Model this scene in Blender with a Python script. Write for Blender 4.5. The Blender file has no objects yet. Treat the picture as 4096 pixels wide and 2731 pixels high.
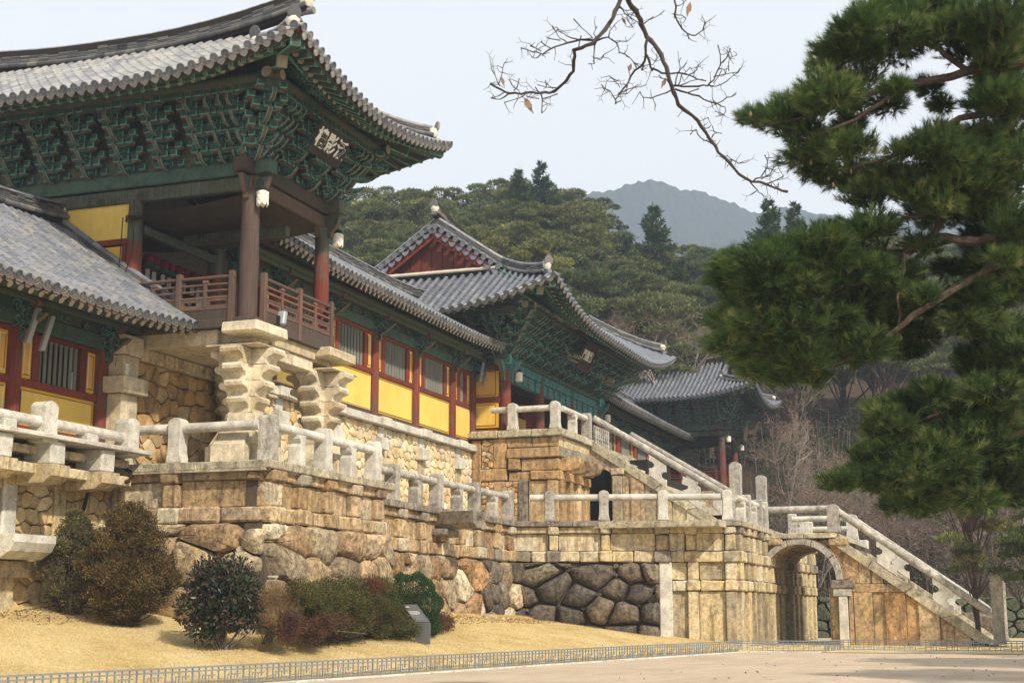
import bpy, math, random
import numpy as np
from math import sin, cos, pi, sqrt, atan2, floor
random.seed(7); rng = np.random.default_rng(7)
SC = bpy.context.scene
COL = SC.collection

# ---------------------------------------------------------------- camera
PITCH = math.radians(10.70); AZ = math.radians(19.7); EYE = 1.6
cam = bpy.data.cameras.new('camera'); cam.lens = 50.0; cam.sensor_width = 36.0
cam.clip_start = 0.1; cam.clip_end = 6000
camo = bpy.data.objects.new('camera', cam); COL.objects.link(camo)
camo.location = (0, 0, EYE); camo.rotation_euler = (math.radians(90)+PITCH, 0, AZ-math.radians(90))
SC.camera = camo

# ---------------------------------------------------------------- sky and sun
TOSUN = (-0.42, -0.62, 0.66)
EL = math.asin(TOSUN[2]/sqrt(sum(c*c for c in TOSUN))); ROT = atan2(TOSUN[0], TOSUN[1])
W = bpy.data.worlds.new('World'); SC.world = W; W.use_nodes = True
nt = W.node_tree; nt.nodes.clear()
sky = nt.nodes.new('ShaderNodeTexSky'); sky.sky_type = 'NISHITA'; sky.sun_disc = False
sky.sun_elevation = EL; sky.sun_rotation = ROT % (2*pi); sky.air_density = 1.0; sky.dust_density = 4.0; sky.ozone_density = 1.0
bg1 = nt.nodes.new('ShaderNodeBackground'); bg1.inputs['Strength'].default_value = 0.09
bg2 = nt.nodes.new('ShaderNodeBackground'); bg2.inputs['Strength'].default_value = 0.96   # even veil of thin cloud
tc = nt.nodes.new('ShaderNodeTexCoord'); sx = nt.nodes.new('ShaderNodeSeparateXYZ')
rmp = nt.nodes.new('ShaderNodeValToRGB')
rmp.color_ramp.elements[0].position = 0.0; rmp.color_ramp.elements[0].color = (0.915, 0.915, 0.93, 1)
rmp.color_ramp.elements[1].position = 0.55; rmp.color_ramp.elements[1].color = (0.90, 0.92, 0.945, 1)
nt.links.new(tc.outputs['Generated'], sx.inputs[0]); nt.links.new(sx.outputs['Z'], rmp.inputs[0])
nt.links.new(rmp.outputs[0], bg2.inputs['Color']); nt.links.new(sky.outputs[0], bg1.inputs['Color'])
mx = nt.nodes.new('ShaderNodeMixShader'); mx.inputs[0].default_value = 0.93
wo = nt.nodes.new('ShaderNodeOutputWorld')
nt.links.new(bg1.outputs[0], mx.inputs[1]); nt.links.new(bg2.outputs[0], mx.inputs[2]); nt.links.new(mx.outputs[0], wo.inputs['Surface'])

sun = bpy.data.lights.new('sun', 'SUN'); sun.energy = 4.9; sun.angle = math.radians(2.0); sun.color = (1.0, 0.89, 0.73)
suno = bpy.data.objects.new('sun', sun); COL.objects.link(suno); suno.location = (-30, -40, 60)
suno.rotation_euler = (math.radians(90)-EL, 0, atan2(TOSUN[1], TOSUN[0])+math.radians(90))

SC.view_settings.view_transform = 'Standard'; SC.view_settings.look = 'None'
SC.view_settings.exposure = 0.18; SC.view_settings.gamma = 1.0; SC.view_settings.use_curve_mapping = False
SC.render.engine = 'CYCLES'
cy = SC.cycles; cy.use_denoising = True; cy.max_bounces = 6; cy.diffuse_bounces = 3; cy.glossy_bounces = 2
cy.transmission_bounces = 3; cy.volume_bounces = 1; cy.transparent_max_bounces = 6; cy.use_adaptive_sampling = True
cy.adaptive_threshold = 0.015

# ---------------------------------------------------------------- surveying: a sight line from the camera spot met with a plane
_F = 5689.0
_fw = np.array([cos(AZ)*cos(PITCH), sin(AZ)*cos(PITCH), sin(PITCH)]); _rt = np.array([sin(AZ), -cos(AZ), 0.]); _up = np.cross(_rt, _fw)
def sight(x, y): return _fw+_rt*(x-2048)/_F+_up*(1365.5-y)/_F
def at(x, y, d): return np.array([0, 0, EYE])+sight(x, y)*d
def onX(x, y, c): r = sight(x, y); return np.array([0, 0, EYE])+r*c/r[0]
def onY(x, y, c): r = sight(x, y); return np.array([0, 0, EYE])+r*c/r[1]

# ---------------------------------------------------------------- objects
def tag(o, label=None, cat=None, group=None, kind=None):
    if label: o['label'] = label
    if cat: o['category'] = cat
    if group: o['group'] = group
    if kind: o['kind'] = kind
    return o
ORD = ['first', 'second', 'third', 'fourth', 'fifth', 'sixth', 'seventh', 'eighth', 'ninth', 'tenth', 'eleventh', 'twelfth', 'thirteenth', 'fourteenth', 'fifteenth', 'sixteenth', 'seventeenth', 'eighteenth', 'nineteenth', 'twentieth', 'twenty-first', 'twenty-second', 'twenty-third', 'twenty-fourth', 'twenty-fifth', 'twenty-sixth', 'twenty-seventh', 'twenty-eighth']
def thing(name, label, cat, loc=(0, 0, 0), rz=0, group=None):
    o = bpy.data.objects.new(name, None); COL.objects.link(o); o.location = loc; o.rotation_euler = (0, 0, rz)
    o.empty_display_size = 0.2
    return tag(o, label, cat, group)
def group_part(name, parent, loc=(0, 0, 0), rz=0):
    """a part that is an Empty carrying its own sub-parts; loc in world axes relative to the thing"""
    o = bpy.data.objects.new(name, None); COL.objects.link(o); o.parent = parent; o.location = loc; o.rotation_euler = (0, 0, rz)
    o.empty_display_size = 0.1
    return o
def world_loc(o):
    v = np.array(o.location[:], float)
    while o.parent is not None:
        o = o.parent; v = v+np.array(o.location[:], float)
    return v
def link(name, me, mats=None, parent=None, local=False, loc=None, rz=None, kind=None, label=None):
    o = bpy.data.objects.new(name, me); COL.objects.link(o)
    if mats is not None and len(me.materials) == 0:
        for m in (mats if isinstance(mats, (list, tuple)) else [mats]): me.materials.append(m)
    if parent is not None:
        o.parent = parent
        if not local: o.location = tuple(-world_loc(parent))       # mesh is in world coordinates
    if loc is not None: o.location = loc
    if rz is not None: o.rotation_euler = (0, 0, rz)
    if kind: o['kind'] = kind
    if label: o['label'] = label
    return o
def copy_tree(o, parent=None):
    c = o.copy(); COL.objects.link(c)
    if parent is not None: c.parent = parent
    for ch in o.children: copy_tree(ch, c)
    return c

class Fr:
    """local frame: a along u, b along v (outward), c along w"""
    def __init__(s, o=(0, 0, 0), u=(1, 0, 0), v=(0, 1, 0), w=(0, 0, 1)):
        s.o = tuple(map(float, o)); s.u = tuple(u); s.v = tuple(v); s.w = tuple(w)
    def p(s, a, b, c):
        o, u, v, w = s.o, s.u, s.v, s.w
        return (o[0]+a*u[0]+b*v[0]+c*w[0], o[1]+a*u[1]+b*v[1]+c*w[1], o[2]+a*u[2]+b*v[2]+c*w[2])
def frS(y): return Fr((0, y, 0), (1, 0, 0), (0, -1, 0))     # wall facing south: a = X
def frW(x): return Fr((x, 0, 0), (0, 1, 0), (-1, 0, 0))     # wall facing west:  a = Y
def frE(x): return Fr((x, 0, 0), (0, 1, 0), (1, 0, 0))
ID = Fr()

class MB:
    def __init__(s): s.v = []; s.f = []; s.m = []; s.r = []; s.rnd = 0.0; s.mi = 0
    def addf(s, f, mi=None): s.f.append(f); s.m.append(s.mi if mi is None else mi); s.r.append(s.rnd)
    def box(s, fr, a0, a1, b0, b1, c0, c1, ch=0.0, mi=None, mc=None, jit=0.0, taper=0.0):
        n = len(s.v); mi = s.mi if mi is None else mi; mc = mi if mc is None else mc
        J = (lambda: random.uniform(-jit, jit)) if jit else (lambda: 0.0)
        am, cm = (a0+a1)/2, (b0+b1)/2
        def P(a, b, c):
            if taper:
                t = (c-c0)/(c1-c0)*taper; a = am+(a-am)*(1-t); b = cm+(b-cm)*(1-t)
            s.v.append(fr.p(a+J(), b+J(), c+J()))
        if ch <= 0:
            for c in (c0, c1):
                for a, b in ((a0, b0), (a1, b0), (a1, b1), (a0, b1)): P(a, b, c)
            for f in ((0, 3, 2, 1), (4, 5, 6, 7), (0, 1, 5, 4), (1, 2, 6, 5), (2, 3, 7, 6), (3, 0, 4, 7)):
                s.addf(tuple(n+i for i in f), mi)
            return
        idx = {}
        A = (a0, a1); B = (b0, b1); C = (c0, c1); k = 0
        for i in (0, 1):
            for j in (0, 1):
                for l in (0, 1):
                    a, b, c = A[i], B[j], C[l]; da = ch if i == 0 else -ch; db = ch if j == 0 else -ch; dc = ch if l == 0 else -ch
                    ja, jb, jc = J(), J(), J()
                    for ax, (pa, pb, pc) in enumerate(((a, b+db, c+dc), (a+da, b, c+dc), (a+da, b+db, c))):
                        P(pa+ja, pb+jb, pc+jc); idx[(i, j, l, ax)] = n+k; k += 1
        g = idx
        for i in (0, 1):
            q = (g[i, 0, 0, 0], g[i, 1, 0, 0], g[i, 1, 1, 0], g[i, 0, 1, 0]); s.addf(q if i else q[::-1], mi)
            q = (g[0, i, 0, 1], g[1, i, 0, 1], g[1, i, 1, 1], g[0, i, 1, 1]); s.addf(q if not i else q[::-1], mi)
            q = (g[0, 0, i, 2], g[1, 0, i, 2], g[1, 1, i, 2], g[0, 1, i, 2]); s.addf(q if i else q[::-1], mi)
        for i in (0, 1):
            for j in (0, 1):
                s.addf((g[i, j, 0, 0], g[i, j, 1, 0], g[i, j, 1, 1], g[i, j, 0, 1]), mc)
                s.addf((g[i, 0, j, 0], g[i, 1, j, 0], g[i, 1, j, 2], g[i, 0, j, 2]), mc)
                s.addf((g[0, i, j, 1], g[1, i, j, 1], g[1, i, j, 2], g[0, i, j, 2]), mc)
                for l in (0, 1): s.addf((g[i, j, l, 0], g[i, j, l, 1], g[i, j, l, 2]), mc)
    def prism(s, fr, poly, b0, b1, ch=0.0, mi=None, mc=None, jit=0.0):
        """outline in (a,c), extruded along b from b0 (back) to b1 (front)"""
        mi = s.mi if mi is None else mi; mc = mi if mc is None else mc
        n = len(poly); am = sum(p[0] for p in poly)/n; cm = sum(p[1] for p in poly)/n
        R = max(sqrt((p[0]-am)**2+(p[1]-cm)**2) for p in poly)
        def ring(b, k):
            st = len(s.v)
            for a, c in poly: s.v.append(fr.p(am+(a-am)*k+random.uniform(-jit, jit), b+random.uniform(-jit, jit), cm+(c-cm)*k+random.uniform(-jit, jit)))
            return st
        k = 1-ch/R if ch else 1
        rs = [ring(b0, k)]+([ring(b0+ch, 1), ring(b1-ch, 1)] if ch else [])+[ring(b1, k)]
        for q in range(len(rs)-1):
            m2 = mc if (ch and q != 1) else mi
            for i in range(n):
                j = (i+1) % n; s.addf((rs[q]+i, rs[q]+j, rs[q+1]+j, rs[q+1]+i), m2)
        s.addf(tuple(rs[0]+i for i in range(n))[::-1], mi); s.addf(tuple(rs[-1]+i for i in range(n)), mi)
    def tube(s, pts, rad, n=8, cap=True, mi=None, ce=None):
        """tube along pts; rad number or list; ce = material of the end cap"""
        mi = s.mi if mi is None else mi
        P = np.array(pts, float); N = len(P)
        if not isinstance(rad, (list, tuple, np.ndarray)): rad = [rad]*N
        T = np.gradient(P, axis=0); T /= (np.linalg.norm(T, axis=1, keepdims=True)+1e-12)
        ref = np.array([0, 0, 1.]) if abs(T[0][2]) < .9 else np.array([1., 0, 0])
        st = len(s.v)
        for i in range(N):
            t = T[i]; x = np.cross(ref, t); x /= np.linalg.norm(x)+1e-12; y = np.cross(t, x)
            if i == 0 or True: ref = y if abs(np.dot(y, t)) < .9 else ref
            for k in range(n):
                a = 2*pi*k/n; q = P[i]+(x*cos(a)+y*sin(a))*rad[i]; s.v.append((q[0], q[1], q[2]))
        for i in range(N-1):
            for k in range(n):
                l = (k+1) % n; s.addf((st+i*n+k, st+i*n+l, st+(i+1)*n+l, st+(i+1)*n+k), mi)
        if cap:
            s.addf(tuple(st+k for k in range(n))[::-1], mi if ce is None else ce)
            s.addf(tuple(st+(N-1)*n+k for k in range(n)), mi if ce is None else ce)
    def lathe(s, fr, prof, n=12, mi=None):
        """prof: list of (radius, c) round the c axis of the frame"""
        mi = s.mi if mi is None else mi; st = len(s.v)
        for r, c in prof:
            for k in range(n):
                a = 2*pi*k/n; s.v.append(fr.p(r*cos(a), r*sin(a), c))
        for i in range(len(prof)-1):
            for k in range(n):
                l = (k+1) % n; s.addf((st+i*n+k, st+i*n+l, st+(i+1)*n+l, st+(i+1)*n+k), mi)
        s.addf(tuple(st+k for k in range(n))[::-1], mi); s.addf(tuple(st+(len(prof)-1)*n+k for k in range(n)), mi)
    def quad(s, *pts, mi=None):
        st = len(s.v); s.v.extend([tuple(map(float, p)) for p in pts]); s.addf(tuple(range(st, st+len(pts))), mi)
    def grid(s, F, nu, nv, mi=None):
        st = len(s.v)
        for i in range(nu+1):
            for j in range(nv+1): s.v.append(tuple(map(float, F(i/nu, j/nv))))
        for i in range(nu):
            for j in range(nv):
                a = st+i*(nv+1)+j; s.addf((a, a+1, a+nv+2, a+nv+1), mi)
    def mesh(s, name, mats, smooth=False, ang=0.7):
        me = bpy.data.meshes.new(name); me.from_pydata(s.v, [], s.f)
        for m in (mats if isinstance(mats, (list, tuple)) else [mats]): me.materials.append(m)
        if any(s.m): me.polygons.foreach_set('material_index', s.m)
        if any(s.r):
            at_ = me.attributes.new('rnd', 'FLOAT', 'FACE'); at_.data.foreach_set('value', s.r)
        if smooth:
            me.shade_smooth()
            if ang: me.set_sharp_from_angle(angle=ang)
        me.update(); return me
    def obj(s, name, mats, parent=None, smooth=False, ang=0.7, **k):
        return link(name, s.mesh(name, mats, smooth, ang), None, parent, **k)

def raw_mesh(name, V, Fc, mats, nper=3, rnd=None, smooth=False):
    """fast mesh from arrays; every face has nper corners"""
    me = bpy.data.meshes.new(name); V = np.asarray(V, np.float32); Fc = np.asarray(Fc, np.int32)
    nf = len(Fc); me.vertices.add(len(V)); me.vertices.foreach_set('co', V.ravel())
    me.loops.add(nf*nper); me.loops.foreach_set('vertex_index', Fc.ravel())
    me.polygons.add(nf); me.polygons.foreach_set('loop_start', np.arange(0, nf*nper, nper, dtype=np.int32))
    me.update(calc_edges=True)
    for m in (mats if isinstance(mats, (list, tuple)) else [mats]): me.materials.append(m)
    if rnd is not None:
        at_ = me.attributes.new('rnd', 'FLOAT', 'FACE'); at_.data.foreach_set('value', np.asarray(rnd, np.float32))
    if smooth: me.shade_smooth()
    return me

# ---------------------------------------------------------------- materials
class NT:
    def __init__(s, name):
        s.m = bpy.data.materials.new(name); s.m.use_nodes = True; s.t = s.m.node_tree; s.t.nodes.clear()
        s.out = s.n('ShaderNodeOutputMaterial')
    def n(s, t, **k):
        x = s.t.nodes.new(t)
        for a, b in k.items(): setattr(x, a, b)
        return x
    def l(s, a, b): s.t.links.new(a, b)
    def coord(s, scale=(1, 1, 1), which='Object'):
        t = s.n('ShaderNodeTexCoord'); m = s.n('ShaderNodeMapping'); m.inputs['Scale'].default_value = scale
        s.l(t.outputs[which], m.inputs[0]); return m.outputs[0]
    def noise(s, co, sc, det=4, rough=.6, dist=0):
        x = s.n('ShaderNodeTexNoise'); x.inputs['Scale'].default_value = sc; x.inputs['Detail'].default_value = det
        x.inputs['Roughness'].default_value = rough; x.inputs['Distortion'].default_value = dist; s.l(co, x.inputs['Vector']); return x.outputs[0]
    def ramp(s, f, els, interp='LINEAR'):
        x = s.n('ShaderNodeValToRGB'); r = x.color_ramp; r.interpolation = interp
        while len(r.elements) < len(els): r.elements.new(0.5)
        for e, (p, c) in zip(r.elements, els): e.position = p; e.color = (c[0], c[1], c[2], 1) if hasattr(c, '__len__') else (c, c, c, 1)
        s.l(f, x.inputs[0]); return x.outputs[0]
    def mix(s, f, a, b, mode='MIX'):
        x = s.n('ShaderNodeMix', data_type='RGBA', blend_type=mode)
        for i, v in ((0, f), (6, a), (7, b)):
            if isinstance(v, (int, float)): x.inputs[i].default_value = v
            elif isinstance(v, tuple): x.inputs[i].default_value = (v[0], v[1], v[2], 1)
            else: s.l(v, x.inputs[i])
        return x.outputs[2]
    def math(s, op, a, b=0.0):
        x = s.n('ShaderNodeMath', operation=op)
        for i, v in ((0, a), (1, b)):
            if isinstance(v, (int, float)): x.inputs[i].default_value = v
            else: s.l(v, x.inputs[i])
        return x.outputs[0]
    def rand(s):
        o = s.n('ShaderNodeObjectInfo'); a = s.n('ShaderNodeAttribute', attribute_name='rnd')
        return s.math('FRACT', s.math('ADD', o.outputs['Random'], a.outputs['Fac']))
    def finish(s, col, rough=.9, bump=None, bdist=.01, spec=.25, metal=0.0, trans=0.0):
        p = s.n('ShaderNodeBsdfPrincipled')
        if isinstance(col, tuple): p.inputs['Base Color'].default_value = (col[0], col[1], col[2], 1)
        else: s.l(col, p.inputs['Base Color'])
        p.inputs['Roughness'].default_value = rough; p.inputs['Specular IOR Level'].default_value = spec; p.inputs['Metallic'].default_value = metal
        if bump is not None:
            b = s.n('ShaderNodeBump'); b.inputs['Distance'].default_value = bdist; b.inputs['Strength'].default_value = 1.0
            s.l(bump, b.inputs['Height']); s.l(b.outputs[0], p.inputs['Normal'])
        if trans:
            tr = s.n('ShaderNodeBsdfTranslucent'); m = s.n('ShaderNodeMixShader'); m.inputs[0].default_value = trans
            if isinstance(col, tuple): tr.inputs[0].default_value = (col[0], col[1], col[2], 1)
            else: s.l(col, tr.inputs[0])
            s.l(p.outputs[0], m.inputs[1]); s.l(tr.outputs[0], m.inputs[2]); s.l(m.outputs[0], s.out.inputs['Surface'])
        else: s.l(p.outputs[0], s.out.inputs['Surface'])
        return s.m

def mat_plain(name, col, rough=.7, var=.25, sc=6, bump=.004, spec=.3, metal=0.0):
    t = NT(name); co = t.coord(); n = t.noise(co, sc, 5)
    k = t.ramp(n, [(.25, 1-var), (.75, 1+var)])
    return t.finish(t.mix(1.0, col, k, 'MULTIPLY'), rough, t.noise(co, sc*6, 3), bump, spec, metal)

def mat_plaster(name, col):
    t = NT(name); co = t.coord(); n = t.noise(co, .9, 5, .65); st = t.noise(t.coord((1.6, 1.6, .14)), 3.0, 5, .7)
    c = t.mix(1.0, col, t.ramp(n, [(.3, .88), (.7, 1.08)]), 'MULTIPLY')
    c = t.mix(t.ramp(st, [(.52, 0.0), (.75, .35)]), c, tuple(v*.62 for v in col))
    return t.finish(c, .88, t.noise(co, 40, 3), .003, .2)
def mat_stone(name, pal, rough=.92, mott=.35, lich=(.0, (.05, .05, .05)), speck=.25, streak=0.0, streakcol=(.06, .045, .035), bsc=14, bdist=.02, warm=None):
    """stones: tint per stone, cloudy mottling, grain, dark or pale lichen, rain streaks"""
    t = NT(name); co = t.coord(); r = t.rand()
    c = t.ramp(r, pal)
    big = t.noise(co, 1.3, 4, .6); mid = t.noise(co, 5.5, 5, .65); fine = t.noise(co, 38, 3, .7)
    c = t.mix(1.0, c, t.ramp(mid, [(.28, 1-mott*1.25), (.5, 1.0), (.72, 1+mott*.9)]), 'MULTIPLY')
    c = t.mix(1.0, c, t.ramp(big, [(.3, .72), (.7, 1.22)]), 'MULTIPLY')
    if warm: c = t.mix(t.ramp(big, [(.45, 0.0), (.65, .5)]), c, t.mix(1.0, warm, t.ramp(mid, [(.3, .75), (.7, 1.25)]), 'MULTIPLY'))
    if streak:
        cs = t.coord((1.0, 1.0, .12)); sn = t.noise(cs, 4.2, 4, .7)
        c = t.mix(t.math('MULTIPLY', t.ramp(sn, [(.50, 0.0), (.66, 1.0)]), streak), c, streakcol)
    if lich[0]:
        ln = t.noise(co, 3.1, 8, .78)
        c = t.mix(t.math('MULTIPLY', t.ramp(ln, [(.50, 0.0), (.60, 1.0)]), lich[0]), c, lich[1])
    c = t.mix(1.0, c, t.ramp(fine, [(.3, 1-speck), (.7, 1+speck)]), 'MULTIPLY')
    h = t.math('ADD', t.math('MULTIPLY', t.noise(co, bsc, 5, .65), .8), t.math('MULTIPLY', fine, .25))
    return t.finish(c, rough, h, bdist*1.7, .2)

MT = {}
TAN = (.54, .41, .23); ORG = (.43, .27, .13); BRN = (.29, .19, .11); GRY = (.33, .30, .25); LGT = (.68, .59, .41); PNK = (.50, .36, .22)
MT['ashlar'] = mat_stone('weathered_ashlar', [(0, ORG), (.2, TAN), (.4, PNK), (.6, (.42, .30, .15)), (.8, BRN), (1, LGT)], mott=.5, lich=(.45, (.09, .07, .05)), streak=.6)
MT['ashlar_light'] = mat_stone('pale_ashlar', [(0, (.69, .62, .45)), (.25, (.62, .50, .28)), (.45, (.72, .66, .51)), (.6, (.50, .42, .27)), (.8, (.33, .29, .22)), (1, (.68, .57, .36))], mott=.4, streak=.75, streakcol=(.20, .13, .06), warm=(.50, .36, .15), lich=(.3, (.10, .08, .055)))
MT['ashlar_orange'] = mat_stone('rusty_ashlar', [(0, (.51, .31, .14)), (.3, (.48, .34, .18)), (.55, (.34, .22, .11)), (.8, (.60, .44, .25)), (1, (.56, .48, .33))], mott=.45, streak=.6, streakcol=(.08, .05, .03))
MT['coping'] = mat_stone('lichened_coping', [(0, (.54, .48, .34)), (.5, (.44, .39, .28)), (1, (.60, .54, .39))], mott=.3, lich=(.55, (.08, .07, .06)), speck=.35, streak=.3)
MT['coping_dark'] = mat_stone('dark_coping', [(0, (.30, .26, .20)), (1, (.20, .17, .14))], mott=.3, lich=(.7, (.05, .045, .04)), speck=.35, streak=.7, streakcol=(.42, .38, .30))
MT['granite'] = mat_stone('grey_granite', [(0, (.62, .60, .53)), (.5, (.56, .54, .475)), (1, (.68, .65, .57))], mott=.16, lich=(.30, (.16, .15, .13)), speck=.30, bsc=30, bdist=.008)
MT['granite_dark'] = mat_stone('stained_granite', [(0, (.42, .40, .35)), (.5, (.50, .47, .41)), (1, (.36, .33, .29))], mott=.25, lich=(.55, (.10, .09, .08)), speck=.35, bsc=30, bdist=.008, streak=.3)
MT['rubble_light'] = mat_stone('pale_rubble', [(0, (.74, .61, .37)), (.3, (.66, .49, .25)), (.5, (.78, .68, .48)), (.75, (.58, .40, .19)), (1, (.68, .63, .50))], mott=.22, bdist=.012)
MT['rubble_shaded'] = mat_stone('shaded_rubble', [(0, (.44, .28, .13)), (.3, (.52, .36, .18)), (.6, (.34, .23, .12)), (1, (.60, .47, .28))], mott=.3, bdist=.012)  # same wall stone, browned so the pavilion's shade sits in the colour
MT['rubble_gold'] = mat_stone('golden_rubble', [(0, (.66, .51, .26)), (.4, (.58, .42, .19)), (.7, (.46, .35, .20)), (1, (.70, .58, .35))], mott=.3, bdist=.012)
MT['boulder'] = mat_stone('dark_boulder', [(0, (.12, .10, .08)), (.35, (.22, .17, .12)), (.6, (.09, .08, .07)), (1, (.27, .23, .16))], mott=.6, lich=(.7, (.035, .035, .03)), bsc=6, bdist=.06, streak=.3, streakcol=(.36, .29, .18))
MT['boulder_tan'] = mat_stone('tan_boulder', [(0, (.54, .41, .23)), (.25, (.36, .22, .11)), (.45, (.72, .63, .45)), (.65, (.46, .27, .12)), (.8, (.30, .24, .16)), (1, (.66, .54, .34))], mott=.6, lich=(.6, (.10, .08, .06)), bsc=6, bdist=.06, streak=.25)
MT['pillar'] = mat_stone('pale_cut_stone', [(0, (.62, .54, .38)), (.5, (.67, .60, .45)), (1, (.54, .45, .29))], mott=.22, lich=(.25, (.16, .13, .08)), streak=.3, streakcol=(.34, .24, .12), bsc=20, bdist=.008)
MT['mortar'] = mat_plain('dark_fill', (.09, .07, .05), .95)  # dark mortar tone behind the stone joints
MT['mortar_light'] = mat_plain('pale_fill', (.34, .27, .17), .95)

def mat_wood(name, pal, grain=.35, rough=.8, wear=None):
    t = NT(name); co = t.coord((1, 1, 1)); cg = t.coord((7, 7, .35)); r = t.rand()
    g = t.noise(cg, 3.5, 6, .7)
    c = t.ramp(r, pal); c = t.mix(1.0, c, t.ramp(g, [(.3, 1-grain), (.7, 1+grain)]), 'MULTIPLY')
    if wear:
        w = t.noise(co, 1.1, 6, .72)
        c = t.mix(t.ramp(w, [(wear[0], 0.0), (wear[0]+.12, wear[2] if len(wear) > 2 else .9)]), c, t.mix(1.0, wear[1], t.ramp(g, [(.3, .6), (.7, 1.4)]), 'MULTIPLY'))
    return t.finish(c, rough, g, .006, .25)
MT['red'] = mat_wood('red_painted_wood', [(0, (.17, .034, .02)), (.5, (.21, .045, .026)), (1, (.13, .03, .02))], .3, wear=(.54, (.10, .045, .03), .7))
MT['maroon'] = mat_plain('dark_maroon_board', (.075, .022, .016), .85, .3, 5)
MT['red_new'] = mat_wood('red_board', [(0, (.11, .026, .019)), (1, (.14, .032, .022))], .15)
MT['column'] = mat_wood('worn_red_column', [(0, (.20, .045, .026)), (1, (.16, .036, .022))], .35, wear=(.47, (.11, .075, .055), .9))
MT['column_grey'] = mat_wood('grey_brown_column', [(0, (.10, .068, .052)), (1, (.08, .056, .045))], .45, wear=(.60, (.15, .06, .04), .5))
MT['wood'] = mat_wood('weathered_wood', [(0, (.13, .078, .055)), (.5, (.10, .068, .052)), (1, (.17, .09, .06))], .45)
MT['wood_dark'] = mat_wood('dark_weathered_wood', [(0, (.06, .047, .038)), (1, (.085, .065, .05))], .4)
MT['wood_green'] = mat_wood('faded_green_wood', [(0, (.085, .10, .068)), (1, (.10, .105, .075))], .45, wear=(.48, (.05, .043, .032), .85))
MT['lattice'] = mat_wood('grey_lattice_wood', [(0, (.16, .17, .14)), (1, (.20, .20, .17))], .25)
MT['yellow'] = mat_plaster('yellow_plaster', (.82, .56, .13))
MT['yellow_edge'] = mat_plain('deep_yellow_border', (.74, .43, .04), .8, .06, 2, .002)
MT['yellow_shaded'] = mat_plaster('shaded_yellow_plaster', (.70, .40, .10))  # yellow plaster again, with the eave shade put into its colour
MT['white_line'] = mat_plain('white_paint_line', (.8, .78, .68), .8, .05)
MT['black_line'] = mat_plain('black_paint_line', (.03, .025, .02), .8, .05)
MT['plaster'] = mat_plain('off_white_plaster', (.62, .56, .44), .9, .12, 3)
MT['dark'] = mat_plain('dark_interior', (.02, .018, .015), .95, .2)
MT['cloth'] = mat_plain('grey_ceiling_boards', (.06, .048, .035), .9, .3, 2)

def mat_dan(name, base, line, acc, sc=5.5, amt=1.0, acc_amt=.5):
    """painted timber: dark green ground with fine scroll lines and rust accents, worn"""
    t = NT(name); co = t.coord(); r = t.rand()
    dn = t.n('ShaderNodeTexNoise'); dn.inputs['Scale'].default_value = sc*.9; t.l(co, dn.inputs['Vector'])
    add = t.n('ShaderNodeVectorMath', operation='ADD'); sc_ = t.n('ShaderNodeVectorMath', operation='SCALE'); sc_.inputs['Scale'].default_value = .25
    t.l(dn.outputs['Color'], sc_.inputs[0]); t.l(co, add.inputs[0]); t.l(sc_.outputs[0], add.inputs[1])
    v = t.n('ShaderNodeTexVoronoi', feature='DISTANCE_TO_EDGE'); v.inputs['Scale'].default_value = sc; t.l(add.outputs[0], v.inputs['Vector'])
    v2 = t.n('ShaderNodeTexVoronoi', feature='F1'); v2.inputs['Scale'].default_value = sc*2.2; t.l(add.outputs[0], v2.inputs['Vector'])
    wear = t.noise(co, 2.3, 5, .7)
    c = t.mix(1.0, base, t.ramp(wear, [(.3, .6), (.7, 1.5)]), 'MULTIPLY')
    c = t.mix(t.math('MULTIPLY', t.ramp(v2.outputs['Distance'], [(.0, 1.0), (.22, 0.0)]), acc_amt), c, acc)
    ln = t.ramp(v.outputs['Distance'], [(.03, 1.0), (.09, 0.0)])
    c = t.mix(t.math('MULTIPLY', ln, t.math('MULTIPLY', t.ramp(wear, [(.35, .35), (.6, 1.0)]), amt)), c, line)
    return t.finish(c, .75, t.noise(co, 30, 3), .004, .25)
MT['dan'] = mat_dan('painted_green_timber', (.034, .056, .045), (.13, .33, .28), (.17, .07, .04), 7)
MT['dan_fine'] = mat_dan('finely_painted_timber', (.050, .080, .056), (.08, .20, .155), (.15, .08, .05), 14, .8)
MT['dan_teal'] = mat_dan('bright_teal_painting', (.03, .115, .115), (.15, .40, .37), (.10, .08, .18), 11, 1.0, .35)
MT['green'] = mat_wood('faded_green_paint', [(0, (.055, .078, .056)), (.5, (.075, .098, .068)), (1, (.05, .07, .054))], .3, wear=(.55, (.09, .075, .055), .7))
MT['teal'] = mat_plain('teal_outline_paint', (.11, .33, .27), .75, .35, 8)
MT['dan_block'] = mat_dan('painted_green_block', (.040, .075, .060), (.07, .19, .16), (.12, .08, .06), 12, .7, .3)
MT['salmon'] = mat_plain('salmon_underside_paint', (.15, .085, .062), .8, .4, 7)
MT['dragon'] = mat_plain('faded_carving_paint', (.22, .20, .13), .8, .4, 7)
MT['orange'] = mat_plain('orange_paint', (.26, .09, .05), .8, .35, 7)
MT['paleend'] = mat_dan('flowered_rafter_end', (.32, .32, .24), (.30, .10, .06), (.10, .30, .26), 30, .9, .8)
MT['mural'] = mat_dan('painted_mural', (.07, .095, .06), (.20, .16, .10), (.04, .10, .085), 2.6, .7, .6)

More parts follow.
